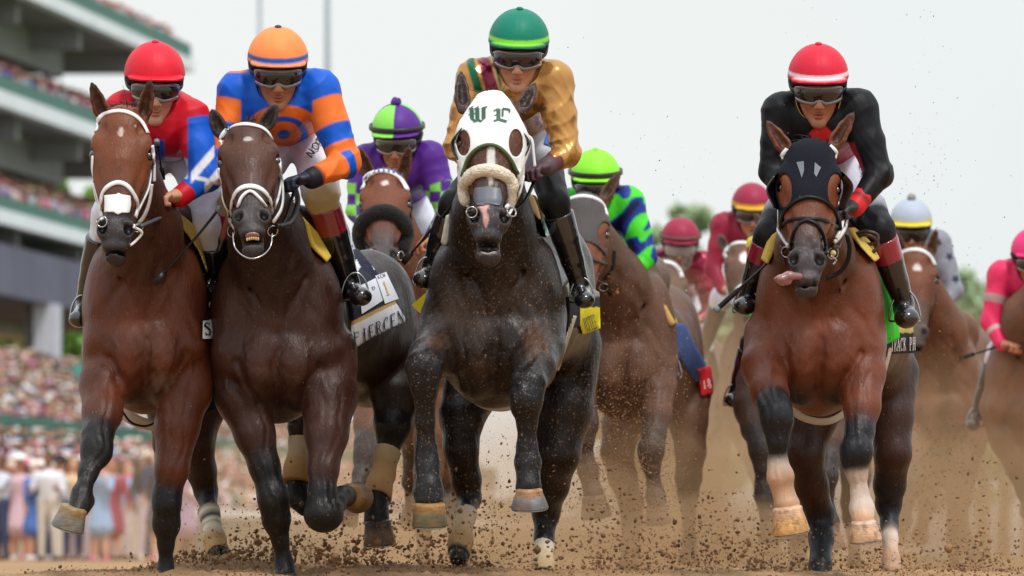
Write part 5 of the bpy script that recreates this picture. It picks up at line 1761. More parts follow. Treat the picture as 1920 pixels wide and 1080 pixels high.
    def cc(V, K):
        X, Z = px_of(V)
        K = np.zeros_like(K) + C(22, 22, 32)
        K = setc(K, (X > 1088) & (Z > 576), BYEL)
        K = setc(K, (Z < 556), C(150, 146, 136))
        return K
    patch(T, f, 'saddle_cloth', [(1044, 560), (1072, 520), (1124, 548), (1126, 616), (1092, 628), (1088, 612), (1046, 622)], .014, M_CLOTH, NAVY, .35, 1.5, .006, recolour=cc)
    letters(T, f, 'lettering', write('USTEE', (1093, 621), (1116, 613), 26, bold=1.1), C(40, 38, 20), off=.018)
    patch(T, f, 'girth', [(1074, 590), (1082, 592), (1048, 696), (1040, 694)], .016, M_CLOTH, C(206, 200, 190), .2, 1.4, .007)
    g = Field(BYEL); a, b = P3(800, 560, .6), P3(782, 572, .7)
    o = T.mesh('number_flap', np.array([P3(772, 572, .62), P3(804, 544, .55), P3(806, 606, .55), P3(772, 572, .635), P3(804, 544, .565), P3(806, 606, .565)]), [(0, 1, 2), (5, 4, 3), (0, 3, 4, 1), (1, 4, 5, 2), (2, 5, 3, 0)], flatmat('yellow_cloth', BYEL), smooth=False)
    ptube(T, 'number_flap_ink', [(799, 577, .55), (793, 582, .56), (794, 588, .56), (800, 590, .555)], .0025, M_BSTRAP)
    girth(T, [(876, 730, .50), (892, 752, .5), (920, 764, .5), (955, 764, .5), (985, 745, .52)], .016, mat('girth_cream', col=C(190, 182, 172)))

def tack_d(T, S, J):
    f = S['f']
    hp = [(1469, 402), (1478, 388), (1500, 375), (1520, 371), (1543, 377), (1562, 392), (1573, 414), (1580, 440), (1590, 400), (1590, 340), (1576, 300), (1560, 276), (1546, 262), (1517, 246), (1492, 260), (1474, 285), (1456, 330), (1448, 390), (1462, 440)]
    hd = patch(T, f, 'hood', hp, .007, M_BLACKCL, C(24, 26, 36), -1.1, -.35, .0045, holes=[(1471, 357, 14, 31), (1567, 357, 15, 32)])
    tstraps(T, S, hd, M_BSTRAP, [('trim', [(1467, 425), (1470, 402), (1482, 386), (1501, 374), (1520, 370), (1543, 377), (1562, 392), (1571, 412), (1573, 430)], .007, .010)])
    letters(T, f, 'hood_highlight', [[(1495, 306), (1508, 304), (1508, 322), (1504, 336)], [(1527, 306), (1538, 316), (1530, 334), (1526, 328)]], C(104, 110, 118), parent=hd, off=.010)  # grey patches painted on the black hood as its highlight
    BC = mat('blinker_black', col=C(16, 16, 20), rough=.25, coat=.4)
    cup(T, [(1468, 322), (1456, 350), (1470, 392)], [(1452, 330), (1438, 356), (1452, 390)], -.46, -.55, BC, hd)
    cup(T, [(1570, 322), (1582, 350), (1570, 392)], [(1586, 328), (1599, 352), (1584, 391)], -.46, -.55, BC, hd)
    br = sub_root(T, 'bridle', None)
    tstraps(T, S, br, M_BSTRAP, [
        ('noseband', [(1467, 422), (1482, 413), (1505, 410), (1520, 411), (1545, 413), (1569, 425)], .007, .006),
        ('crossed_noseband', [(1520, 411), (1500, 419), (1488, 440), (1482, 470)], .007, .007),
        ('crossed_noseband', [(1508, 411), (1532, 422), (1545, 448), (1548, 476)], .007, .007)])
    tstraps(T, S, br, M_WSTRAP, [
        ('cheekpiece', [(1455, 392), (1457, 424), (1469, 447), (1478, 460)], .007, .006),
        ('cheekpiece', [(1586, 392), (1585, 421), (1575, 441), (1563, 454)], .010, .006),
        ('cheekpiece', [(1580, 400), (1576, 425), (1566, 446)], .005, .008),
        ('ear_loop', [(1466, 300), (1468, 290), (1476, 280)], .010, .006),
        ('ear_loop', [(1556, 274), (1566, 284), (1570, 298)], .010, .006)])
    _, rr = bit_ring(T, 1560, 474, S, br, .024)
    bit_ring(T, 1476, 472, S, br, .022)
    pb = Field(C(206, 204, 140)); pb.ell(rr + np.array([0, -.02, 0]), (.013,) * 3, C(206, 204, 140))
    T.field('bit_burr', pb, .004, M_FLEECE, parent=br)
    ptube(T, 'lip_chain', [(1558, 480, -.72), (1567, 488, -.7), (1562, 496, -.7)], .005, M_METAL, br)
    ptube(T, 'neck_strap', [(1588, 441, -.4), (1593, 465, -.35), (1588, 492, -.32), (1572, 512, -.3), (1548, 522, -.3)], 0, M_BSTRAP, br, flat=(.010, .005))
    tstraps(T, S, br, M_BRSTRAP, [('bit_leather', [(1468, 462), (1466, 478), (1470, 496)], .016, .006), ('bit_leather', [(1560, 462), (1572, 466)], .012, .007)])
    tg = Field(C(140, 96, 98))
    tg.chain([(*P3(1497, 518, -.76), .018), (*P3(1480, 517, -.79), .022), (*P3(1464, 523, -.80), .020), (*P3(1456, 524, -.79), .012)], k=.01, sq=((0, 0, 1), .8))
    tg.chain([(*P3(1478, 529, -.79), .014), (*P3(1466, 532, -.79), .012)], k=.01, sq=((0, 0, 1), .8))
    T.field('tongue', tg, .004, M_TONGUE)
    for i, (x, y) in enumerate(((1472, 474), (1566, 470))):
        P, N = cast(f, np.array([[x, y]]), .006)
        rein(T, P[0], J['grip'][i], .03, .008, M_BRSTRAP, br)
    patch(T, f, 'saddle_pad', [(1584, 428), (1604, 426), (1630, 450), (1650, 484), (1640, 492), (1612, 462)], .026, M_CLOTH, C(206, 178, 92), .0, 1.0, .008)
    patch(T, f, 'saddle_pad', [(1462, 430), (1440, 446), (1426, 486), (1440, 496), (1462, 452)], .026, M_CLOTH, C(206, 178, 92), .0, 1.0, .008)
    # lime cloth hanging on both flanks: a flared shell round the barrel
    cx, cy, rx, ry = S['chest']
    for sd, poly in ((1, [(1630, 468), (1655, 474), (1672, 530), (1688, 634), (1652, 650), (1640, 560)]), (-1, [(1436, 476), (1416, 480), (1398, 560), (1388, 600), (1396, 620), (1402, 690), (1418, 686), (1424, 560)])):
        g = Field(LIME)
        g.cone(P3(cx + 8, cy - 30, .45), P3(cx + 60, cy - 10, .95), RP(rx * 1.10), RP(rx * 1.05), LIME, LIME, sq=((0, 0, 1), 1.2))
        g.ell(P3(cx + 4, cy + 30, .55), (RP(rx * 1.19), .25, RP(ry * .8)), LIME, k=.05)
        patch(T, g, 'lime_cloth', poly, .004, M_CLOTH, LIME, .28, .9, .008)
        if sd < 0:
            letters(T, g, 'sponsor_label', [[(1393, 614), (1406, 612), (1406, 648), (1394, 650)]], PW_, off=.007)
            letters(T, g, 'lettering', write('OOFO', (1393, 630), (1406, 629), 7, slant=.2) + write('RTP', (1394, 642), (1406, 641), 7), C(40, 50, 70), off=.009)
    def dc(V, K):
        X, Z = px_of(V)
        K = np.zeros_like(K) + C(190, 172, 96)
        K = setc(K, Z > 624, C(20, 20, 30))
        return K
    patch(T, f, 'saddle_cloth', [(1640, 606), (1712, 606), (1714, 662), (1656, 664)], .014, M_CLOTH, NAVY, .35, 1.5, .006, recolour=dc)
    letters(T, f, 'lettering', write('TRACK PH', (1664, 656), (1710, 655), 24, bold=1.0), PW_, off=.018)
    patch(T, f, 'girth_strap', [(1666, 650), (1674, 652), (1660, 706), (1652, 704)], .016, M_CLOTH, C(214, 210, 204), .2, 1.4, .007)
    girth(T, [(1480, 762, .50), (1500, 780, .5), (1530, 790, .5), (1560, 788, .5), (1590, 770, .52)], .018, mat('girth_cream', col=C(190, 182, 172)))
    # folded reins and leather by the knee
    for q in ([(1604, 448, .1), (1620, 440, .05), (1640, 446, .05), (1646, 462, .05), (1632, 474, .05), (1610, 464, .08)], [(1600, 440, .1), (1622, 434, .05), (1644, 440, .05), (1642, 456, .05), (1618, 458, .08)]):
        ptube(T, 'folded_rein', q, .008, M_BRSTRAP, br)
# ------------------------------------------------------------------ the leading four
HORSES = {}
def legwrite(T, J, field, nm, polys, col, parent=None, off=.006):
    V, F = decal(field, polys, off, 3.0, 28.8, 32)
    T.mesh(nm, V, F, flatmat(nm + '_ink_%d_%d_%d' % tuple(int(x * 99) for x in col), col), parent=parent)

def leading():
    rows = [
        (spec_a, jock_a, tack_a, 'bay racehorse with white bridle, nose strip and small star under the jockey in red cap',
         'jockey in plain red cap and red vest with white-patterned blue sleeves'),
        (spec_b, jock_b, tack_b, 'dark bay racehorse with white crossed noseband and bared teeth under the orange and blue jockey',
         'jockey in orange and blue hooped silks with orange cap and navy gloves'),
        (spec_c, jock_c, tack_c, 'nearly black racehorse in white lettered hood with pale sheepskin noseband',
         'jockey in shiny gold silks and green cap riding the white-hooded horse'),
        (spec_d, jock_d, tack_d, 'bright bay racehorse in black mesh hood with tongue hanging out and white lower legs',
         'jockey in black silks with red diamond and red cap with white band')]
    for s, j, tk, lh, lj in rows:
        S = s(); J = j()
        T = build_horse(S, res=.008, label=lh, group='racehorses galloping up the dirt track', mt=coat('horse_coat_spattered', .36, .3) if s is spec_c else None)
        P = build_jockey(J, label=lj)
        tk(T, S, J)
        HORSES[s.__name__] = (T, S, J, P)
    # writing on the silks and breeches
    T, S, J, P = HORSES['spec_b']
    legwrite(P, J, J['Rf'], 'lettering', write('NOR', (585, 300), (612, 262), 15, up=(-.75, -.65), bold=1.0, sansf=True), C(24, 24, 30), off=.008)
    T, S, J, P = HORSES['spec_c']
    legwrite(P, J, J['S'], 'monogram', write('BG', (1000, 206), (1026, 206), 12), C(70, 44, 20), off=.004)
    legwrite(P, J, J['Rf'], 'logo_stripe', [[(1021, 262), (1027, 244), (1036, 272), (1034, 278)], [(1021, 262), (1020, 270), (1034, 278), (1036, 272)]], C(30, 96, 190), off=.008)
    T, S, J, P = HORSES['spec_d']
    legwrite(P, J, J['Rf'], 'lettering', write('ENTI', (1628, 345), (1622, 290), 13, up=(-1, 0), bold=1.1, sansf=True), C(20, 20, 30), off=.008)
    # whips: held, so each is a thing of its own
    whip([(294, 264, -.05), (298, 285, -.0), (302, 315, .05)], r=.006, label='black whip handle with pale knob sticking up beside the red-capped jockey', group='riding whips held by the jockeys')
    whip([(412, 390, -.2), (370, 442, -.22), (308, 512, -.24)], r=.006, label='black riding whip slanting across the shoulder of the bay horse with white nose strip', group='riding whips held by the jockeys', handle=.0)
    whip([(868, 360, -.1), (824, 412, -.05), (772, 474, .0)], r=.0075, label='black riding whip slanting down beside the sheepskin noseband', group='riding whips held by the jockeys', handle=.0)
    whip([(1342, 582, .0), (1375, 552, .0), (1415, 515, .0), (1462, 472, .05)], r=.0075, label='black riding whip with thick grip sticking out beside the lime green cloth', group='riding whips held by the jockeys', handle=.45)
leading()
# ------------------------------------------------------------------ the field behind
def shift_body(S, dx, dy=0):
    def mv(p): return (p[0] + dx, p[1] + dy) + tuple(p[2:])
    S['chest'] = mv(S['chest']); S['rump'] = mv(S['rump']); S['withers'] = mv(S['withers']); S['neck'] = mv(S['neck'])
    for L in S['legs']:
        L['pts'] = [mv(p) for p in L['pts']]
        if 'bulge' in L: L['bulge'] = [mv(p) for p in L['bulge']]
    S['hooves'] = [(mv(h[0]), mv(h[1])) + tuple(h[2:]) for h in S['hooves']]
    S['wraps'] = [[mv(p) for p in w] for w in S.get('wraps', [])]
    S['pxmarks'] = []
    return S

def shift_jock(J, dx, dy=0):
    for k in ('sh', 'el', 'wr', 'ha', 'hip', 'kn', 'an', 'toe'):
        J[k] = [(p[0] + dx, p[1] + dy) + tuple(p[2:]) for p in J[k]]
    for k in ('head', 'pelvis'):
        p = J[k]; J[k] = (p[0] + dx, p[1] + dy) + tuple(p[2:])
    return J

def place_off(px_hero, px_target, Y, dz=0):
    return ((px_target - 960) / FPX * Y - (px_hero - 960) / FPX * YR, Y - YR, dz)

A_BROW = [(178, 246), (181, 232), (188, 219), (204, 211), (227, 208), (250, 215), (267, 230), (277, 250)]
B_BROW = [(411, 269), (418, 251), (433, 238), (457, 233), (481, 236), (498, 244), (511, 260)]
C_BROW = [(872, 232), (880, 208), (898, 192), (922, 186), (946, 192), (964, 210), (972, 232)]
D_BROW = [(1466, 310), (1474, 290), (1490, 276), (1517, 270), (1545, 276), (1562, 290), (1572, 312)]

def cheeks(T, S, br, mt, l, r):
    tstraps(T, S, br, mt, [('cheekpiece', l, .009, .004), ('cheekpiece', r, .009, .004)])

def reins_bg(T, S, J, off_ab, mt=None):
    for i, (x, y) in enumerate(off_ab):
        P, N = cast(S['f'], np.array([[x, y]]), .006)
        # the hands are given in the horse's own frame as well
        rein(T, P[0], J['grip'][i] + J['dx'], .03, .008, mt or M_BSTRAP)

def pair(sfn, jfn, px, Y, coat, lh, lj, bshift=0, jshift=(0, 0), dz=0, jmod=None, smod=None, tack=None, res=.013, jres=.010):
    S = sfn(); S['coat'] = coat; S['marks'] = []; S['pxmarks'] = []; S['wraps'] = []
    hx = px_of(S['H'].p(0, .2, 0)[None])[0][0]
    shift_body(S, bshift)
    for L in S['legs']:
        L['pts'] = [p if isinstance(p[4], str) else p[:4] + ('dark',) for p in L['pts']]
        if 'bulge' in L: L['bulge'] = [p if isinstance(p[5], str) else p[:5] + ('dark',) for p in L['bulge']]
    S['hooves'] = [h[:4] + (C(104, 88, 70),) for h in S['hooves']]
    if smod: smod(S)
    off = place_off(hx, px, Y, dz)
    T = build_horse(S, off, res=res, label=lh, mt=M_COATB)
    J = shift_jock(jfn(), *jshift)
    for k in ('cuff', 'spare'): J.pop(k, None)
    if jmod: jmod(J)
    P = build_jockey(J, off, res=jres, label=lj)
    J['dx'] = np.zeros(3)
    if tack: tack(T, S, J, P)
    return T, S, J, P

def quarter(c1, c2):
    def fn(r, u, f_, K):
        K = setc(K, (r * f_ > 0), c1); K = setc(K, (r * f_ <= 0), c2)
        return K
    return fn

def field_behind():
    PUR = C(84, 36, 136); LG = C(132, 214, 84)
    # purple and green
    def jm(J):
        J.update(silk=PUR, pants=C(216, 220, 236), pants2=C(216, 220, 236), bootcol=MAROON, spare=mat('strap_dark', col=C(34, 32, 34), rough=.4), glove=None, turn=(16, -6, 0), strapc='black')
        J['helmet'] = dict(cap=PUR, peak=LG, fn=quarter(PUR, LG), pom=PUR)
        sh, el, wr = J['sh'], J['el'], J['wr']
        def pat(V, K):
            X, Z = px_of(V)
            for i in (0, 1):
                t, d = along(V, sh[i], el[i])
                q = (np.floor((X - sh[i][0]) / 24) + np.floor((Z - sh[i][1]) / 24)) % 2 == 0
                K = setc(K, (t > .5) & (d < .16) & q, LG)
            return K
        J['pattern'] = soft(pat)
    def tk(T, S, J, P):
        br = sub_root(T, 'bridle', None)
        tstraps(T, S, br, M_WSTRAP, [('browband', A_BROW, .013, .006)])
        cheeks(T, S, br, M_BSTRAP, [(174, 292), (176, 330), (184, 375), (193, 407)], [(285, 273), (288, 320), (280, 370), (258, 410)])
        V, F = decal(S['f'], [[(183 + i * 10, 226 - 14 * math.sin(math.pi * (i + .3) / 9.6)), (189 + i * 10, 226 - 14 * math.sin(math.pi * (i + .9) / 9.6)), (186 + i * 10, 217 - 15 * math.sin(math.pi * (i + .6) / 9.6))] for i in range(9)], .012, 3)
        T.mesh('browband_ink', V, F, flatmat('blue_ink', C(70, 96, 150)), parent=br)
        pts, N = cast(S['f'], smooth_path([(182, 376), (174, 346), (188, 314), (222, 300), (258, 316), (270, 348), (262, 378)], 16), .012)
        fleece(T, pts, .036, C(13, 13, 14), br, .008)
        bit_ring(T, 192, 392, S, br); bit_ring(T, 256, 396, S, br)
        reins_bg(T, S, J, ((190, 392), (258, 396)))
        legwrite(P, J, J['Rf'], 'lettering', write('R', (372, 344), (396, 340), 34, bold=1.6, sansf=True), C(36, 96, 190), off=.008)
        patch(T, S['f'], 'saddle_cloth', [(356, 440), (400, 470), (430, 640), (380, 660), (364, 560)], .014, M_CLOTH, C(30, 96, 190), .4, 1.4, .012)
        patch(T, S['f'], 'saddle_pad', [(330, 395), (362, 415), (400, 470), (380, 480), (345, 432)], .024, M_CLOTH, C(24, 96, 76), .05, 1.0, .012)
    def sm(S):
        S['marks'] = [('patch', (0.0, .12, .022, .016, C(214, 200, 196)))]
        S['H'] = HeadFrame(P3(231, 198, -.40), P3(217, 398, -.80), 1.0, .02)
    T, S, J, P = pair(spec_a, jock_d, 713, 35.6, dict(BAY, body=C(104, 66, 46), neck=C(104, 66, 48), belly=C(110, 76, 54), face=C(112, 62, 42), muzzle=C(74, 66, 68), dark=C(60, 50, 44), hind=C(96, 66, 50)),
        'bay racehorse with black sheepskin noseband and blue and white browband between the two leaders',
        'jockey in purple and light green quartered cap with purple pompom', 10, (-1533 + 262, -24), .05, jm, sm, tk, .010, .007)
    whip([(862, 368, 4.6), (818, 426, 4.6), (770, 474, 4.7)], r=.006, label='slim black riding whip held down by the jockey in purple silks', group='riding whips held by the jockeys', handle=.3)

    # lime cap, blue and lime silks
    def jm(J):
        LM = C(140, 236, 50); NB = C(22, 40, 130)
        J.update(silk=C(28, 50, 140), pants=C(206, 212, 228), pants2=C(40, 40, 44), bootcol=BLK, spare=mat('strap_dark', col=C(34, 32, 34), rough=.4), glove=None)
        J['helmet'] = dict(cap=LM, peak=LM, button=LM)
        def pat(V, K):
            X, Z = px_of(V)
            n = np.sin(X * .085 + 1.3 * np.sin(Z * .06)) + np.sin(Z * .075 + 1.7 * np.sin(X * .05 + 1)) + .5 * np.sin((X + Z) * .16)
            K = setc(K, n > .15, C(70, 214, 50)); K = setc(K, n < -1.2, C(24, 26, 70))
            return K
        J['pattern'] = soft(pat)
    def tk(T, S, J, P):
        f = S['f']
        hp = [(1469, 402), (1478, 388), (1500, 375), (1520, 371), (1543, 377), (1562, 392), (1573, 414), (1580, 440), (1590, 400), (1590, 340), (1576, 300), (1560, 276), (1546, 262), (1517, 246), (1492, 260), (1474, 285), (1456, 330), (1448, 390), (1462, 440)]
        hd = patch(T, f, 'hood', hp, .008, mat('grey_mesh_cloth', vcol=True, rough=.7, bump=.4, bscale=200), C(72, 66, 66), -1.1, -.35, .008, holes=[(1471, 357, 13, 28), (1567, 357, 15, 30)])
        tstraps(T, S, hd, M_WSTRAP, [('browband', D_BROW, .012, .010)])
        br = sub_root(T, 'bridle', None)
        tstraps(T, S, br, M_BRSTRAP, [('noseband', [(1467, 422), (1482, 413), (1520, 410), (1545, 413), (1569, 425)], .010, .007)])
        cheeks(T, S, br, M_BSTRAP, [(1455, 392), (1459, 430), (1476, 460)], [(1586, 392), (1582, 430), (1563, 458)])
        bit_ring(T, 1560, 474, S, br); bit_ring(T, 1476, 472, S, br)
        reins_bg(T, S, J, ((1472, 474), (1566, 470)))
        legwrite(P, J, J['Rf'], 'lettering', write('JEFF', (1626, 350), (1612, 300), 16, up=(-1, 0), bold=1.1, sansf=True), C(40, 50, 80), off=.008)
        patch(T, f, 'saddle_pad', [(1620, 440), (1640, 446), (1700, 520), (1720, 560), (1706, 566), (1670, 510)], .026, M_CLOTH, C(196, 160, 92), .0, 1.2, .012)
        patch(T, f, 'saddle_cloth', [(1700, 560), (1730, 560), (1770, 660), (1750, 700), (1720, 640)], .016, M_CLOTH, C(60, 84, 140), .3, 1.6, .012)
        patch(T, f, 'number_cloth', [(1752, 662), (1780, 655), (1786, 720), (1758, 726)], .020, M_CLOTH, C(196, 40, 48), .3, 1.7, .012)
        letters(T, f, 'lettering', write('18', (1758, 712), (1778, 708), 22), C(230, 220, 220), off=.024)
    def sm(S): S['rump'] = (S['rump'][0] - 25, S['rump'][1], 95, 165, 1.45)
    pair(spec_d, jock_d, 1100, 36.4, dict(DUSTY, body=C(92, 64, 50), neck=C(84, 58, 46), belly=C(84, 62, 48)), 'dusty brown racehorse in grey mesh hood with white headband behind the black horse',
         'jockey in bright lime cap and blue and lime camouflage sleeves', 62, (4, 80), .10, jm, sm, tk, .011, .009)

    MR = C(150, 34, 66)
    # maroon pair
    def jm_m(band, gog, yel):
        def jm(J):
            J.update(silk=C(146, 36, 62), pants=C(214, 214, 226), pants2=C(214, 214, 226), bootcol=BLK, glove=None, skin=SK3)
            if gog: J['spare'] = mat('goggle_strap_brown', col=C(96, 66, 58), rough=.5)
            def hf(r, u, f_, K):
                return setc(K, (u > .052) & (u < .078), band) if band is not None else K
            J['helmet'] = dict(cap=MR, peak=MR, fn=hf)
            if gog: J['lens'] = mat('pale_lens', col=C(170, 160, 156), rough=.2)
            sh, el, wr = J['sh'], J['el'], J['wr']
            def pat(V, K):
                X, Z = px_of(V)
                t, d = along(V, el[0], wr[0])
                if yel:
                    t, d = along(V, sh[0], el[0])
                    K = setc(K, (t > .45) & (d < .15) & (X < 900), C(206, 180, 40))
                return K
            J['pattern'] = soft(pat)
        return jm
    def tk_g(T, S, J, P):
        br = sub_root(T, 'bridle', None)
        tstraps(T, S, br, M_WSTRAP, [('browband', C_BROW, .014, .010)])
        cheeks(T, S, br, M_WSTRAP, [(862, 300), (860, 340), (878, 390)], [(985, 300), (980, 345), (955, 395)])
        pts, N = cast(S['f'], smooth_path([(874, 384), (868, 352), (884, 326), (915, 314), (948, 328), (962, 354), (956, 386)], 16), .012)
        fleece(T, pts, .034, C(206, 190, 172), br, .009)
        reins_bg(T, S, J, ((880, 398), (960, 396)))
        patch(T, S['f'], 'saddle_cloth', [(1000, 420), (1040, 460), (1060, 560), (1046, 640), (1020, 560)], .02, M_CLOTH, C(196, 186, 180), .2, 1.4, .014)
    T, S, J, P = pair(spec_c, jock_c, 1243, 46.5, DUSTY2, 'dusty racehorse with white headband and pale sheepskin noseband below the plain maroon cap',
         'jockey in maroon cap with brown goggle strap and pale mud-coated goggles', 15, (0, 44), .0, jm_m(None, True, True), None, tk_g, .014, .011)
    def tk_h(T, S, J, P):
        br = sub_root(T, 'bridle', None)
        tstraps(T, S, br, M_WSTRAP, [('browband', B_BROW, .014, .010), ('noseband', [(434, 402), (435, 381), (445, 358), (466, 349), (490, 355), (506, 375), (510, 398)], .013, .006)])
        cheeks(T, S, br, M_WSTRAP, [(405, 290), (411, 346), (439, 428)], [(522, 298), (529, 350), (511, 417)])
        reins_bg(T, S, J, ((432, 430), (514, 426)))
    def sm(S): S['marks'] = [('patch', (0.0, .16, .035, .05, C(220, 212, 208)))]; S['mouth'] = .01
    pair(spec_b, jock_b, 1385, 45.0, dict(DUSTY2, face=C(104, 74, 60)), 'dusty brown racehorse with large white star and white bridle below the yellow banded maroon cap',
         'jockey in maroon silks and maroon cap with yellow band', 25, (-18, 16), .16, jm_m(C(206, 160, 40), False, False), sm, tk_h, .014, .011)

    # grey with stars
    def jm(J):
        GY = C(136, 138, 150)
        J.update(silk=GY, pants=C(206, 206, 216), pants2=C(60, 58, 60), bootcol=BLK, glove=None, frame=M_BSTRAP)
        def hf(r, u, f_, K):
            return setc(K, (u > .050) & (u < .076), C(214, 196, 60))
        J['helmet'] = dict(cap=C(168, 178, 196), peak=C(168, 178, 196), fn=hf, pom=C(150, 146, 146))
        sh, el, wr = J['sh'], J['el'], J['wr']
        def pat(V, K):
            X, Z = px_of(V)
            for (x, y) in ((sh[1][0] + 30, sh[1][1] + 32), (sh[1][0] + 46, sh[1][1] + 92), (sh[1][0] - 2, sh[1][1] - 6), (sh[0][0] - 4, sh[0][1] + 40), (sh[0][0] - 12, sh[0][1] + 92), (sh[1][0] - 46, sh[1][1] + 30)):
                dx, dy = X - x, Z - y
                rr = np.hypot(dx, dy); an = np.arctan2(dx, -dy)
                st = 6 + 7 * np.abs(((an / (2 * math.pi) * 5 + .5) % 1) * 2 - 1)
                K = setc(K, rr < st, C(34, 36, 60))
            for i in (0, 1):
                t, d = along(V, el[i], wr[i])
                K = setc(K, (t > .6) & (d < .09), C(34, 40, 74)); K = setc(K, (t > .86) & (d < .09), C(220, 200, 50))
            return K
        J['pattern'] = soft(pat)
    def tk(T, S, J, P):
        br = sub_root(T, 'bridle', None)
        tstraps(T, S, br, M_WSTRAP, [('browband', A_BROW, .013, .008)])
        cheeks(T, S, br, M_BRSTRAP, [(174, 292), (176, 330), (184, 375), (193, 407)], [(285, 273), (288, 320), (280, 370), (258, 410)])
        reins_bg(T, S, J, ((188, 416), (262, 420)), M_BRSTRAP)
        patch(T, S['f'], 'saddle_pad', [(330, 395), (362, 415), (400, 470), (386, 490), (345, 432)], .024, M_CLOTH, C(200, 180, 60), .05, 1.0, .014)
        patch(T, S['f'], 'saddle_cloth', [(370, 450), (410, 480), (440, 600), (400, 640), (380, 540)], .018, M_CLOTH, C(150, 190, 190), .3, 1.5, .014)
    def sm(S):
        S['marks'] = [('patch', (0.0, .14, .025, .025, C(210, 200, 196)))]
        S['rump'] = (S['rump'][0] + 60, S['rump'][1] - 10, 105, 165, 1.6)
    pair(spec_a, jock_d, 1700, 43.0, dict(DUSTY, body=C(112, 74, 54), neck=C(108, 66, 46), face=C(112, 66, 46)), 'chestnut brown racehorse with white browband under the jockey in grey at the back right',
         'jockey in grey starred silks with pale grey pompom cap and yellow band', 46, (-1533 + 236, -8), -.02, jm, sm, tk, .013, .010)

    # pink at the edge
    def jm(J):
        PK = C(226, 50, 100)
        J.update(silk=PK, pants=C(206, 200, 206), pants2=C(206, 200, 206), bootcol=BLK, glove=None)
        J['helmet'] = dict(cap=C(226, 50, 120), peak=C(226, 50, 120))
        sh, el, wr = J['sh'], J['el'], J['wr']
        def pat(V, K):
            for i in (0, 1):
                t, d = along(V, sh[i], el[i])
                K = setc(K, (t > .45) & (t < .62) & (d < .2), C(170, 140, 140))
                t, d = along(V, el[i], wr[i])
                K = setc(K, (t > .35) & (t < .5) & (d < .12), C(190, 170, 170))
            return K
        J['pattern'] = soft(pat)
    def tk(T, S, J, P):
        br = sub_root(T, 'bridle', None)
        cheeks(T, S, br, M_BRSTRAP, [(405, 290), (411, 346), (439, 428)], [(522, 298), (529, 350), (511, 417)])
        reins_bg(T, S, J, ((432, 430), (514, 426)), M_BRSTRAP)
        patch(T, S['f'], 'saddle_cloth', [(386, 520), (412, 500), (410, 700), (396, 720)], .02, M_CLOTH, C(190, 50, 56), .1, 1.4, .014)
    pair(spec_b, jock_b, 1992, 41.0, DUSTY, 'brown racehorse cut off by the right edge under the jockey in pink', 'jockey in pink silks and pink cap at the right edge', -118, (-130, 152), .0, jm, None, tk, .014, .011)
    wo = (0, 0, 0)
    whip([(1920, 628, 11), (1880, 646, 11), (1826, 664, 11)], r=.008, label='black riding whip sticking out from the pink jockey at the right edge', group='riding whips held by the jockeys', handle=.55)

    # hidden behind the right-hand leader: boot, hand and hindquarters show
    def jm(J):
        J.update(silk=C(30, 30, 34), pants=C(214, 214, 220), pants2=C(40, 40, 44), bootcol=BLK)
        J['helmet'] = dict(cap=C(206, 180, 30), peak=C(206, 180, 30))
        def pat(V, K):
            X, Z = px_of(V)
            q = np.floor((Z + .4 * X) / 22) % 3
            K = setc(K, q == 0, C(220, 206, 40)); K = setc(K, q == 1, C(196, 40, 40))
            return K
        J['pattern'] = soft(pat)
    pair(spec_d, jock_d, 1478, 37.5, dict(DUSTY, body=C(80, 56, 46), dark=C(52, 46, 46), hind=C(84, 74, 72)), 'dark brown racehorse mostly hidden behind the bay horse in the black mesh hood',
         'jockey in yellow red and black mostly hidden behind the black-clad jockey', 0, (-8, 96), -.02, jm, None, None, .014, .011)
field_behind()
# ------------------------------------------------------------------ track, dirt, dust
def ground_mat():
    m, t, b = nodes_mat('track_dirt'); L = t.links.new
    tc = t.nodes.new('ShaderNodeTexCoord')
    n = t.nodes.new('ShaderNodeTexNoise'); n.inputs['Scale'].default_value = 1.2; n.inputs['Detail'].default_value = 12; n.inputs['Roughness'].default_value = .7
    L(tc.outputs['Object'], n.inputs['Vector'])
    r = t.nodes.new('ShaderNodeValToRGB')
    r.color_ramp.elements[0].position = .35; r.color_ramp.elements[0].color = (*C(128, 96, 66), 1)
    r.color_ramp.elements[1].position = .68; r.color_ramp.elements[1].color = (*C(186, 148, 106), 1)
    L(n.outputs['Fac'], r.inputs['Fac']); L(r.outputs['Color'], b.inputs['Base Color'])
    b.inputs['Roughness'].default_value = .95
    n2 = t.nodes.new('ShaderNodeTexNoise'); n2.inputs['Scale'].default_value = 30; n2.inputs['Detail'].default_value = 8
    L(tc.outputs['Object'], n2.inputs['Vector'])
    bp = t.nodes.new('ShaderNodeBump'); bp.inputs['Strength'].default_value = .8; bp.inputs['Distance'].default_value = .02
    L(n2.outputs['Fac'], bp.inputs['Height']); L(bp.outputs[0], b.inputs['Normal'])
    return m
M_DIRT = ground_mat()
V = np.array([(-400, -20, 0), (400, -20, 0), (400, 1500, 0), (-400, 1500, 0)], float)
V = np.array([(-500, -30, 0), (500, -30, 0), (500, 1800, 0), (-500, 1800, 0)], float)
single('ground', V, [(0, 1, 2, 3)], M_DIRT, kind='structure')
# grass beyond the track on the right, apron on the left
V = np.array([(-3, 110, .004), (300, 110, .004), (300, 900, .004), (40, 900, .004)], float)
single('infield_grass', V, [(0, 1, 2, 3)], mat('grass', col=C(104, 128, 62), rough=.9, var=.25, vscale=.5), kind='structure')

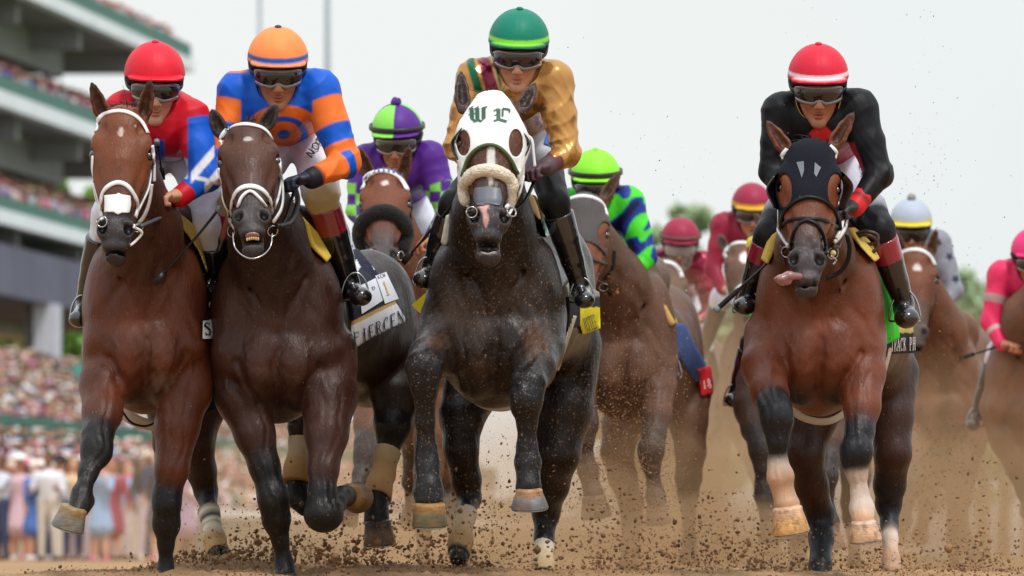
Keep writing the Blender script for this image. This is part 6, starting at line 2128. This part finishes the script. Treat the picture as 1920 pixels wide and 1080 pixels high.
# churned surface where the hooves land
nx, ny = 260, 150
X, Y = np.meshgrid(np.linspace(-2.5, 2.7, nx), np.linspace(29.7, 33.6, ny), indexing='ij')
rg = np.random.default_rng(5)
Hh = np.zeros_like(X)
for s_, a in ((3, .5), (7, .3), (16, .25), (40, .2), (90, .14)):
    for _ in range(6):
        d = rg.normal(0, 1, 2); d /= np.linalg.norm(d); ph = rg.uniform(0, 6.28)
        Hh += a / 6 * np.sin((X * d[0] + Y * d[1]) * s_ + ph + 1.5 * np.sin((X * d[1] - Y * d[0]) * s_ * .6))
Hh = .014 + .022 * Hh + .018 * np.random.default_rng(2).random(X.shape) ** 3
for px, dy, w, h in ((415, 1.1, .16, .028), (380, .9, .2, .018), (560, .6, .5, .02), (460, .9, .35, .03), (312, .15, .10, .02), (860, 1.0, .4, .02), (700, 1.2, .4, .025)):
    x0 = (px - 960) / FPX * (YR + dy)
    Hh += h * np.exp(-(((X - x0) / w) ** 2 + ((Y - YR - dy) / .35) ** 2))
edge = np.minimum(1, np.minimum(np.minimum(X + 2.5, 2.7 - X) / .5, np.minimum(Y - 29.7, 33.6 - Y) / .35)).clip(0, 1)
Z = Hh * edge - .012 * (1 - edge)
Vv = np.stack([X, Y, Z], -1).reshape(-1, 3)
I = np.arange(nx * ny).reshape(nx, ny)
F = np.stack([I[:-1, :-1], I[1:, :-1], I[1:, 1:], I[:-1, 1:]], -1).reshape(-1, 4)
single('churned_dirt', Vv, F, M_DIRT, kind='stuff', label='churned brown dirt heaped where the hooves land', cat='dirt')

def clods(name, P, R, mt, label, seed=1):
    rg = np.random.default_rng(seed)
    bm = bmesh.new(); bmesh.ops.create_icosphere(bm, subdivisions=1, radius=1)
    v0 = np.array([tuple(v.co) for v in bm.verts]); f0 = np.array([[v.index for v in f.verts] for f in bm.faces]); bm.free()
    n = len(P)
    sc = rg.uniform(.55, 1.3, (n, 1, 3)); jit = rg.normal(0, .16, (n, len(v0), 3))
    V = (v0[None] + jit) * sc * np.asarray(R)[:, None, None] + np.asarray(P)[:, None]
    F = f0[None] + (np.arange(n) * len(v0))[:, None, None]
    K = np.repeat((C(150, 112, 76)[None] * rg.uniform(.35, 1.15, (n, 1)))[:, None], len(v0), 1).reshape(-1, 3)
    return single(name, V.reshape(-1, 3), F.reshape(-1, 3), mt, label=label, cat='dirt', kind='stuff', K=K, smooth=False)

M_CLOD = mat('clod', vcol=True, rough=.9, bump=.3, bscale=80)
def spray(n, box, dyr, rr, rg, cl=3.0, gy=1.0):
    """n clods in a pixel box, clumped, denser towards the bottom"""
    x = rg.uniform(box[0], box[2], n)
    c = rg.uniform(box[0], box[2], max(3, n // 120)); ci = rg.integers(len(c), size=n); hc = rg.uniform(.25, 1.3, len(c))
    cl_ = rg.random(n) < .72
    tq = rg.random(n) ** gy
    x = np.where(cl_, c[ci] + rg.normal(0, 14, n) * (.6 + 2.2 * tq), x)
    y = box[3] - (box[3] - box[1]) * tq * np.where(cl_, hc[ci], .8)
    dy = rg.uniform(*dyr, n)
    Y = YR + dy
    P = np.stack([(x - 960) / FPX * Y, Y, CAMH + (HZ - y) / FPX * Y], -1)
    R = rr[0] * (rr[1] / rr[0]) ** (rg.random(n) ** 2.2)
    return P, R
rg = np.random.default_rng(21)
S_ = []
S_.append(spray(1500, (270, 1035, 480, 1084), (.5, 1.6), (.002, .012), rg, gy=1.6))
S_.append(spray(4200, (440, 900, 900, 1084), (.3, 2.5), (.0012, .011), rg, gy=2.2))
S_.append(spray(9000, (270, 985, 1920, 1086), (.2, 3.2), (.0012, .010), rg, gy=2.0))
S_.append(spray(1600, (330, 1020, 500, 1078), (.5, 1.5), (.003, .011), rg, gy=1.8))
S_.append(spray(900, (340, 900, 560, 1080), (.3, 1.8), (.001, .006), rg, gy=1.6))
S_.append(spray(2600, (840, 880, 1420, 1084), (.8, 4.0), (.0016, .010), rg, gy=1.8))
S_.append(spray(2200, (1250, 880, 1920, 1084), (1.2, 5.0), (.0016, .010), rg, gy=1.8))
S_.append(spray(2600, (-20, 1062, 1940, 1088), (-.28, .6), (.0016, .007), rg, gy=1.0))
S_.append(spray(260, (280, 1000, 1920, 1084), (.0, 2.0), (.006, .018), rg, gy=2.0))
S_.append(spray(700, (880, 760, 1240, 1000), (.5, 3.0), (.0012, .006), rg))
P = np.concatenate([a for a, b in S_]); R = np.concatenate([b for a, b in S_])
ok = P[:, 2] > .0
clods('flying_clods', P[ok], R[ok], M_CLOD, 'clods of brown dirt thrown up by the hooves along the bottom of the picture')
S_ = []
S_.append(spray(7000, (1050, 560, 1290, 960), (2.6, 5.2), (.0012, .0042), rg, gy=.9))
S_.append(spray(1800, (840, 420, 1110, 700), (-.25, .3), (.0006, .0018), rg))
S_.append(spray(2600, (1640, 560, 1840, 960), (6, 10), (.0016, .005), rg, gy=.9))
S_.append(spray(1200, (640, 640, 880, 980), (2.5, 5.0), (.0012, .0036), rg))
S_.append(spray(700, (60, 100, 1900, 1000), (-1.5, 3.0), (.0008, .0026), rg))
S_.append(spray(700, (1020, 50, 1900, 700), (-1.5, 6.0), (.0010, .0034), rg))
P = np.concatenate([a for a, b in S_]); R = np.concatenate([b for a, b in S_])
clods('flying_grit', P, R, M_CLOD, 'fine grit hanging in the air round the horses', 2)

def puff(c, r, dens, col, name='dust_cloud', label='pale brown dust cloud hanging behind the leading horses'):
    bm = bmesh.new(); bmesh.ops.create_icosphere(bm, subdivisions=3, radius=1)
    for v in bm.verts:
        v.co = v.co * (1 + .10 * math.sin(v.co.x * 5 + c[0] * 3) * math.sin(v.co.z * 4 + c[1]) + .06 * math.sin(v.co.y * 9 + c[0]))
    V = np.array([tuple(v.co) for v in bm.verts]) * np.array(r)
    F = [tuple(v.index for v in f.verts) for f in bm.faces]; bm.free()
    key = 'dust_%.3f_%.2f' % (dens, col[0])
    if key not in MATS:
        m = bpy.data.materials.new(key); m.use_nodes = True; t = m.node_tree
        t.nodes.remove(t.nodes['Principled BSDF'])
        v = t.nodes.new('ShaderNodeVolumePrincipled')
        v.inputs['Color'].default_value = (*[float(x) for x in col], 1)
        v.inputs['Density'].default_value = dens
        v.inputs['Anisotropy'].default_value = .2
        t.links.new(v.outputs[0], t.nodes['Material Output'].inputs['Volume'])
        MATS[key] = m
    o = single(name, V, F, MATS[key], label=label, cat='dust', kind='stuff')
    o.location = c
    return o
DC = C(214, 184, 148)
puff((1.6, 41.0, .10), (3.9, 3.4, .80), .12, DC)
puff((2.8, 48.0, .3), (5.5, 6.0, 1.35), .06, DC)
puff((1.15, 41.5, .35), (.8, 3.0, 1.35), .10, DC)
puff((2.5, 40.0, .2), (1.0, 3.0, 1.0), .05, DC)
DC2 = C(204, 172, 136)
rq = np.random.default_rng(31)
for px, py, Y, a, b, d in ((1010, 1010, 33.2, .28, .22, .9), (1100, 1000, 35.0, .5, .35, .55), (1230, 960, 36.5, .45, .5, .45), (1200, 800, 37.0, .30, .55, .35), (1330, 1020, 36, .5, .25, .7),
                           (690, 1030, 33.0, .35, .16, .9), (560, 1050, 32.0, .3, .10, 1.2), (800, 1020, 34, .4, .25, .6), (1450, 1010, 36, .35, .22, .6), (1600, 1040, 34.5, .35, .16, .9),
                           (1720, 980, 38.5, .5, .4, .35), (1820, 1010, 38, .5, .28, .4), (1760, 800, 41.5, .28, .5, .2), (1640, 930, 39, .4, .4, .25), (430, 1055, 31.6, .16, .07, 1.4), (900, 1060, 32.2, .3, .08, 1.2)):
    c = PW(px, py, Y)
    puff(tuple(c), (a, a * 1.2, b), d, DC2, label='brown burst of dust thrown back by the hooves')
# ------------------------------------------------------------------ grandstand, crowd, trees, poles
def SX(Y, o): return -52.8 + o + .105 * Y
def prism(o0, o1, y0, y1, z0, z1, z0b=None, z1b=None):
    """a block following the line of the stand: o = offset towards the track"""
    pts = []
    for (o, za, zb) in ((o0, z0, z1), (o1, z0 if z0b is None else z0b, z1 if z1b is None else z1b)):
        for Y in (y0, y1):
            for z in (za, zb):
                pts.append((SX(Y, o), Y, z))
    F = [(0, 1, 3, 2), (4, 6, 7, 5), (0, 4, 5, 1), (2, 3, 7, 6), (1, 5, 7, 3), (0, 2, 6, 4)]
    return np.array(pts), F
GS = Thing('grandstand', (SX(300, 0), 300, 0), label='tall tiered grandstand with white slab edges and green rails on the left', cat='grandstand')
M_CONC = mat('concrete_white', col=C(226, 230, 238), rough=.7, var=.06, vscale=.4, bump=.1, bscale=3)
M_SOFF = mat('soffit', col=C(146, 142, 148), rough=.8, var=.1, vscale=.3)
M_GRN = mat('green_rail', col=C(10, 92, 80), rough=.5, var=.12, vscale=.6)
M_WALLS = mat('stand_wall', col=C(196, 194, 186), rough=.8, var=.12, vscale=.25)
M_WIN = mat('stand_window', col=C(130, 134, 128), rough=.3)
M_PIER = mat('pier', col=C(206, 208, 220), rough=.7, var=.08, vscale=.3)
decks = [(23.6, 24.2, 24.95, 150, 351), (18.65, 19.3, 20.0, 150, 352), (13.8, 14.4, 15.0, 150, 352)]
for zb, zw, zg, y0, y1 in decks:
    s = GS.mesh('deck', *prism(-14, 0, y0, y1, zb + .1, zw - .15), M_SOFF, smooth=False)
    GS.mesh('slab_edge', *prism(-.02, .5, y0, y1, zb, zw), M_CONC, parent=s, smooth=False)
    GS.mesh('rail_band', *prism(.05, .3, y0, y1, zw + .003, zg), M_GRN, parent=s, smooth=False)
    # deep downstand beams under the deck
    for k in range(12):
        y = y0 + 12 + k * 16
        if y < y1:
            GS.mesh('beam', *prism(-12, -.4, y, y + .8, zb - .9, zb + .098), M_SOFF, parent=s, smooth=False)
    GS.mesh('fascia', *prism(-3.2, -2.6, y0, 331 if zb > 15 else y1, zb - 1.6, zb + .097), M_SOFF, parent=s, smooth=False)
for z0, z1, y1 in ((20.0, 23.68, 331), (15.0, 18.7, 331), (11.4, 13.85, 345)):
    w = GS.mesh('wall', *prism(-13.9, -6.0, 150, y1, z0 - 1.0, z1), M_WALLS, smooth=False)
    for k in range(24):
        y = 154 + k * 7.6
        if y + 4.6 < y1:
            GS.mesh('window', *prism(-6.02, -5.9, y, y + 4.6, z0 + 1.0, z1 - .7), M_WIN, parent=w, smooth=False)
            GS.mesh('pier', *prism(-5.99, -5.2, y - 1.9, y - 1.0, z0 - .6, z1 - .002), M_PIER, parent=w, smooth=False)
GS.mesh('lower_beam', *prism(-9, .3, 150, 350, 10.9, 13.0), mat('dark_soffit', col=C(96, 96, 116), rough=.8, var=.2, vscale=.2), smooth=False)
for y in (214, 262, 310.2, 346):
    GS.mesh('column', *prism(-.4, .6, y, y + 1.3, 5.5, 10.898), M_PIER, smooth=False)
    GS.mesh('column_shaded_face', *prism(-.78, -.403, y + .2, y + 2.0, 5.5, 10.896), mat('pier_shaded', col=C(112, 116, 124), rough=.7), smooth=False)  # dark left face of the column, its shade put into the colour
# seating bowl rising to the foot of the stand
BW = Thing('seating_bowl', (SX(250, 12), 250, 0), label='sloping seating bowl packed with people in front of the grandstand', cat='seating')
M_STEP = mat('step_concrete', col=C(120, 118, 112), rough=.85)
ns = 22
def bowl(o):
    return 1.2 + (22 - o) / 22 * 6.6
for i in range(ns):
    oa, ob = 22 - i - 1, 22 - i
    BW.mesh('step', *prism(oa, ob, 150, 352, .1, bowl(oa + .5) - .4), M_STEP, smooth=False)
BW.mesh('aisle_rail', *prism(14.9, 15.1, 150, 352, 3.15, 4.3), M_GRN, smooth=False)
BW.mesh('aisle_rail', *prism(6.0, 6.1, 150, 352, bowl(6) - .2, bowl(6) + .55), M_GRN, smooth=False)
WL_ = Thing('trackside_wall', (SX(240, 24), 240, 0), label='low dark green trackside wall with a white cap in front of the seats', cat='wall')
WL_.mesh('panel', *prism(23.6, 24, 188, 420, 0, 1.12), mat('wall_green', col=C(28, 62, 54), rough=.5, var=.2, vscale=.7), smooth=False)
WL_.mesh('cap', *prism(23.5, 24.1, 187.8, 420, 1.123, 1.36), M_CONC, smooth=False)
TN = Thing('green_tent', (SX(300, 2), 300, 7), label='teal green canopy beside the column above the seats', cat='canopy')
TN.mesh('roof', np.array([PW(108, 700, 290), PW(196, 712, 290), PW(196, 722, 284), PW(104, 712, 284), PW(150, 680, 287)]), [(0, 1, 4), (1, 2, 4), (2, 3, 4), (3, 0, 4), (3, 2, 1, 0)], mat('canopy_teal', col=C(20, 110, 96), rough=.6), smooth=False)
for q in ((110, 712), (194, 718)):
    a = PW(q[0], q[1], 287); v, F = tube(np.array([a, a * .5 + np.array([a[0], a[1], a[2] - 2.2]) * .5, np.array([a[0], a[1], a[2] - 2.2])]), .06)
    TN.mesh('post', v, F, M_PIER)

CLO = [C(206, 130, 150), C(214, 180, 190), C(226, 226, 232), C(226, 226, 232), C(206, 208, 220), C(80, 116, 186), C(150, 176, 210), C(36, 44, 80), C(150, 60, 80), C(206, 70, 130), C(190, 178, 156), C(110, 150, 146), C(50, 48, 56), C(226, 204, 204), C(164, 140, 180), C(206, 176, 140), C(120, 110, 120), C(44, 60, 90), C(220, 220, 210)]
CN = ['pink', 'pale pink', 'white', 'white', 'pale grey', 'blue', 'light blue', 'navy', 'crimson', 'hot pink', 'beige', 'sage green', 'black', 'blush', 'lilac', 'peach', 'grey', 'dark blue', 'cream']
HATC = [C(230, 220, 200), C(230, 110, 150), C(240, 236, 236), C(60, 44, 36), C(60, 44, 36), C(90, 66, 46), C(150, 110, 70), C(40, 36, 36)]
SKC = [C(214, 160, 132), C(196, 140, 112), C(140, 96, 72), C(220, 170, 146)]
bm = bmesh.new(); bmesh.ops.create_icosphere(bm, subdivisions=1, radius=1)
ICV = np.array([tuple(v.co) for v in bm.verts]); ICF = np.array([[v.index for v in f.verts] for f in bm.faces]); bm.free()
def blobman(rg, ci=None, sit=False):
    """a far spectator: trunk, head, hat or hair, arms (for distances where a head is a few pixels)"""
    ci = int(rg.integers(len(CLO))) if ci is None else ci
    sk = SKC[int(rg.integers(4))]; hat = HATC[int(rg.integers(len(HATC)))]
    wide = rg.random() < .25
    L = [((0, 0, 1.12), (.22, .13, .32), CLO[ci]), ((0, -.02, 1.56), (.085, .10, .12), sk), ((0, .01, 1.64), (.21 if wide else .10, .20 if wide else .11, .04 if wide else .07), hat),
         ((-.24, -.08, 1.12), (.06, .10, .26), CLO[ci]), ((.24, -.08, 1.12), (.06, .10, .26), CLO[ci]), ((0, .02, .55), (.17, .13, .55), [C(60, 66, 90), C(200, 190, 170), CLO[ci], C(40, 40, 44)][int(rg.integers(4))]),
         ((-.16, -.20, 1.0), (.05, .12, .05), sk), ((.16, -.20, 1.0), (.05, .12, .05), sk)]
    V = []; F = []; K = []
    for i, (c, r, k) in enumerate(L):
        V.append(ICV * np.array(r) + np.array(c)); F.append(ICF + i * len(ICV)); K.append(np.repeat(k[None], len(ICV), 0))
    return np.concatenate(V), np.concatenate(F), np.concatenate(K), ci
M_CROWD = mat('crowd', vcol=True, rough=.8)
rg = np.random.default_rng(77)
def place_far(spots, name, label):
    prot = [blobman(rg) for _ in range(48)]
    V = []; F = []; K = []; o = 0
    for (x, y, z) in spots:
        v, f, k, _ = prot[int(rg.integers(48))]
        a = rg.uniform(-.6, .6); c, s = math.cos(a), math.sin(a)
        q = v * rg.uniform(.92, 1.06)
        q = np.stack([q[:, 0] * c - q[:, 1] * s, q[:, 0] * s + q[:, 1] * c, q[:, 2]], -1)
        V.append(q + np.array([x, y, z])); F.append(f + o); K.append(k); o += len(v)
    return single(name, np.concatenate(V), np.concatenate(F), M_CROWD, label=label, cat='crowd', kind='stuff', K=np.concatenate(K))
spots = []
for i in range(ns):
    o = 22 - i - .5
    if 15.1 < o < 17.4: continue
    y = 186 + rg.uniform(0, .5)
    while y < 350:
        z = bowl(o) - .45 - rg.uniform(0, .25)
        px = 960 + FPX * SX(y, o) / y
        if rg.random() < .9 and -40 < px < 900:
            spots.append((SX(y, o), y, z))
        y += rg.uniform(.5, .95)
spots.sort(key=lambda q: q[1])
near = [q for q in spots if 960 + FPX * q[0] / q[1] < 620][:150]
nearset = set(near)
place_far([q for q in spots if q not in nearset], 'seated_crowd', 'dense blurred crowd filling the seating bowl')
dk = []
for zb, zw, zg, y0, y1 in decks:
    for row in range(4):
        y = 290 + rg.uniform(0, .5)
        while y < 350:
            dk.append((SX(y, -.5 - row * .95), y, zw - .15 + row * .42 - .1)); y += rg.uniform(.5, .9)
place_far(dk, 'balcony_crowd', 'blurred crowd standing behind the green rails of the decks')
prot = []
for _ in range(30):
    v, f, k, ci = blobman(rg); me = mesh_np('person', v, f, k); me.materials.append(M_CROWD); prot.append((me, ci))
for q in near:
    me, ci = prot[int(rg.integers(30))]
    o = bpy.data.objects.new('person', me); COL.objects.link(o); o.location = q; o.rotation_euler = (0, 0, rg.uniform(-.5, .5))
    tag(o, 'small blurred spectator in %s top in the front seats of the bowl' % CN[ci], 'person', 'spectators in %s in the front seats' % CN[ci])

def spectator_shape(pose, hat, skirt, rg):
    f = Field(SKC[0])
    f.ell((0, 0, 1.60), (.078, .095, .115), (1, 0, 0)); f.cone((0, .01, 1.38), (0, 0, 1.5), .055, .05, (1, 0, 0))
    f.ell((0, -.09, 1.59), (.012, .02, .02), (1, 0, 0), k=.01)
    f.ell((0, .02, 1.63), (.09, .10, .10), (0, 0, 1), k=.01)
    f.cone((0, 0, 1.28), (0, .01, 1.02), .155, .12, (0, 1, 0), (0, 1, 0), k=.05, sq=((1, 0, 0), 1.25))
    for s in (-1, 1):
        e = (s * .27, -.06 if pose != 1 else -.22, 1.08 if pose != 1 else 1.18)
        h = (s * .22, -.28, 1.15) if pose == 0 else ((s * .08, -.24, 1.52) if pose == 1 else (s * .27, -.05, .84))
        f.cone((s * .19, 0, 1.36), e, .062, .048, (0, 1, 0), (0, 1, 0), k=.03)
        f.cone(e, h, .046, .032, (0, 1, 0), (1, 0, 0), k=.02)
        f.ell(h, (.04, .04, .05), (1, 0, 0), k=.015)
        if not skirt:
            f.chain([(s * .09, 0, .95, .10), (s * .11, -.01 * s, .50, .07), (s * .12, .02, .10, .05)], c=np.array((0, 0, 0)), k=.02)
        else:
            f.chain([(s * .08, 0, .6, .07), (s * .09, 0, .12, .042)], c=np.array((1, 0, 0)), k=.02)
        f.ell((s * .12, -.05, .04), (.045, .12, .04), (0, 0, 1), k=.02)
    if skirt:
        f.cone((0, 0, .98), (0, 0, .58), .13, .22, (0, 1, 0), (0, 1, 0), k=.04)
    if hat:
        f.ell((0, 0, 1.68), (.24, .24, .018), (0, 0, 1), k=.01); f.ell((0, 0, 1.71), (.10, .11, .07), (0, 0, 1), k=.02)
    f.default = np.array((0, 1, 0), dtype=np.float32)
    return field_mesh('person', f, .03)
shapes = [(p, h, s, spectator_shape(p, h, s, rg)) for p, h, s in ((0, False, False), (1, False, False), (2, True, False), (0, True, True), (2, False, True), (1, True, True), (2, False, False))]
used = {}
px = -30.0
ap = []
while px < 360:
    ap.append((px, rg.uniform(114, 134))); px += rg.uniform(9, 17)
for k in range(34):
    ap.append((rg.uniform(-30, 340), rg.uniform(145, 178)))
px = 350
while px < 830:
    ap.append((px, -1)); px += rg.uniform(9, 15)
for px, Y in ap:
    wall = Y < 0
    if wall:
        X0 = (px - 960) / FPX
        Y = (52.8 - 22.9) / (.105 - X0) + rg.uniform(-2, 2); 
    p, h, s, (V, F, K) = shapes[int(rg.integers(len(shapes)))]
    ci = int(rg.integers(len(CLO))); sk = SKC[int(rg.integers(4))]; hr = HATC[int(rg.integers(len(HATC)))]; tr = [C(214, 204, 190), C(60, 66, 96), C(206, 190, 196), C(60, 56, 56), C(150, 130, 104)][int(rg.integers(5))]
    rest = np.clip(1 - K.sum(1), 0, 1)[:, None]
    kk = K[:, :1] * sk + K[:, 1:2] * CLO[ci] + K[:, 2:3] * hr + rest * tr
    me = mesh_np('person', V, F, kk); me.materials.append(M_CROWD)
    o = bpy.data.objects.new('person', me); COL.objects.link(o)
    x = (px - 960) / FPX * Y
    o.location = (x, Y, .45 if wall else 0); o.rotation_euler = (0, 0, rg.uniform(-.9, .9)); sc = rg.uniform(.94, 1.08); o.scale = (sc,) * 3
    wn = ('in a wide hat ' if h else '') 
    lb = 'spectator %sin %s %s %s' % (wn, CN[ci], 'dress' if s else 'shirt', 'behind the white-capped wall' if wall else ('standing at the track edge' if Y < 143 else 'standing back from the track edge'))
    lb = lb.replace('in a wide hat in', 'with wide hat in')
    tag(o, lb, 'person', lb.replace('spectator', 'spectators'))

# trees
def tree_mesh(h, w, n, rg, leaf=.28):
    """tapered trunk with limbs; a crown of many small leaf clumps with gaps"""
    parts = [tube(np.array([(0, 0, 0), (.1, 0, h * .25), (.05, .1, h * .55), (0, 0, h * .9)]), np.array([.035, .028, .018, .004]) * h * .8, 8)]
    tips = []
    for i in range(13):
        a = rg.uniform(0, 6.28); z = h * rg.uniform(.22, .75)
        e = np.array([math.cos(a) * w * .42, math.sin(a) * w * .42, z + h * rg.uniform(.05, .22)]) * np.array([rg.uniform(.5, 1.1), rg.uniform(.5, 1.1), 1])
        parts.append(tube(np.array([(0, 0, z - h * .06), e * .5 + np.array([0, 0, z * .5]), e]), np.array([.012, .008, .003]) * h, 6)); tips.append(e)
    cl = []
    for e in tips:
        for _ in range(9):
            cl.append(e + rg.normal(0, 1, 3) * np.array([w * .13, w * .13, h * .07]))
    cl = np.array(cl); cr = rg.uniform(.05, .13, len(cl)) * w
    idx = rg.integers(len(cl), size=n)
    d = rg.normal(0, 1, (n, 3)); d /= np.linalg.norm(d, axis=1)[:, None]
    c = cl[idx] + d * (cr[idx] * rg.random(n) ** .4)[:, None] * np.array([1, 1, .8])
    u = rg.normal(0, 1, (n, 3)); u /= np.linalg.norm(u, axis=1)[:, None]
    v = np.cross(u, rg.normal(0, 1, (n, 3))); v /= np.linalg.norm(v, axis=1)[:, None]
    s = leaf * rg.uniform(.5, 1.2, (n, 1))
    V = np.stack([c - u * s, c - v * s * .6, c + u * s, c + v * s * .6], 1).reshape(-1, 3)
    F = np.arange(n * 4).reshape(n, 4)
    return merge(parts), V, F
M_BARK = mat('bark', col=C(88, 74, 62), rough=.9, bump=.5, bscale=8)
def leafmat(name, c):
    m = mat(name, col=c, rough=.6, var=.3, vscale=.35)
    return m
L1 = leafmat('leaf_spring', C(116, 158, 66)); L2 = leafmat('leaf_hazed', C(158, 178, 136)); L3 = leafmat('leaf_hazed_pale', C(168, 182, 150))  # the last two leaf colours are paled to imitate distance haze
def tree(px, Y, ztop, w, mt, label, group, n=6000, leaf=.3):
    (tv, tf), V, F = tree_mesh(ztop, w, n, rg, leaf)
    T = Thing('tree', ((px - 960) / FPX * Y, Y, 0), label=label, cat='tree', group=group)
    T.mesh('trunk', tv + T.base, tf, M_BARK)
    T.mesh('crown', V + T.base, F, mt, smooth=False)
tree(10, 420, 21, 9, L1, 'spring green tree seen under the stand, left of the thick column', 'trees seen under the grandstand', leaf=.5)
tree(-70, 400, 20, 9, L1, 'spring green tree cut by the left edge, under the stand', 'trees seen under the grandstand', leaf=.5)
tree(135, 430, 22, 9, L1, 'spring green tree between the thick column and the left bay horse', 'trees seen under the grandstand', leaf=.5)
tree(190, 380, 16, 7, L1, 'low green tree behind the left bay horse', 'trees seen under the grandstand', leaf=.4)
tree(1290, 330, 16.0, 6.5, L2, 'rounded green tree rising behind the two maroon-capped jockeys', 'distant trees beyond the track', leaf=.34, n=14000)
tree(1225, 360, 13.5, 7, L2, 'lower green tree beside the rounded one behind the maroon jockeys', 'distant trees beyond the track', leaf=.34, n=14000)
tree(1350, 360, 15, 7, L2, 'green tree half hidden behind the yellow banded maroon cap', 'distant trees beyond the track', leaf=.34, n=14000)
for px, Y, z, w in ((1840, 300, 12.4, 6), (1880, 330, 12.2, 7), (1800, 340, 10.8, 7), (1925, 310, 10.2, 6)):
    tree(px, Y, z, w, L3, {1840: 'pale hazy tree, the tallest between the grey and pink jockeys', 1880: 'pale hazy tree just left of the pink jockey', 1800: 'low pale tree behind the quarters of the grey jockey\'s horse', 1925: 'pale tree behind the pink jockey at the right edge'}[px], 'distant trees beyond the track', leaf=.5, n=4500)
for k, px in enumerate(range(880, 1800, 95)):
    pass
# light poles
for px, Y, r, lb in ((487, 330, .10, 'slim grey light pole rising behind the orange cap'), (614, 260, .10, 'thicker grey light pole between the orange cap and the gold jockey')):
    T = Thing('light_pole', ((px - 960) / FPX * Y, Y, 0), label=lb, cat='light pole', group='tall light poles beyond the track')
    b = T.base
    h = 27
    v, F = tube(np.array([b, b + np.array([0, 0, h / 2]), b + np.array([0, 0, h])]), np.array([r * 1.3, r * 1.1, r * .9]), 12)
    T.mesh('pole', v, F, mat('pole_grey', col=C(150, 158, 164), rough=.5))
    v, F = tube(np.array([b + np.array([-1.2, 0, h]), b + np.array([0, 0, h]), b + np.array([1.2, 0, h])]), .08, 8)
    T.mesh('crossarm', v, F, mat('pole_grey', col=C(150, 158, 164), rough=.5))
    for q in (-1.1, -.4, .4, 1.1):
        v, F = tube(np.array([b + np.array([q, 0, h - .1]), b + np.array([q, -.15, h - .35]), b + np.array([q, -.3, h - .5])]), np.array([.1, .28, .3]), 10)
        T.mesh('lamp', v, F, M_METAL)
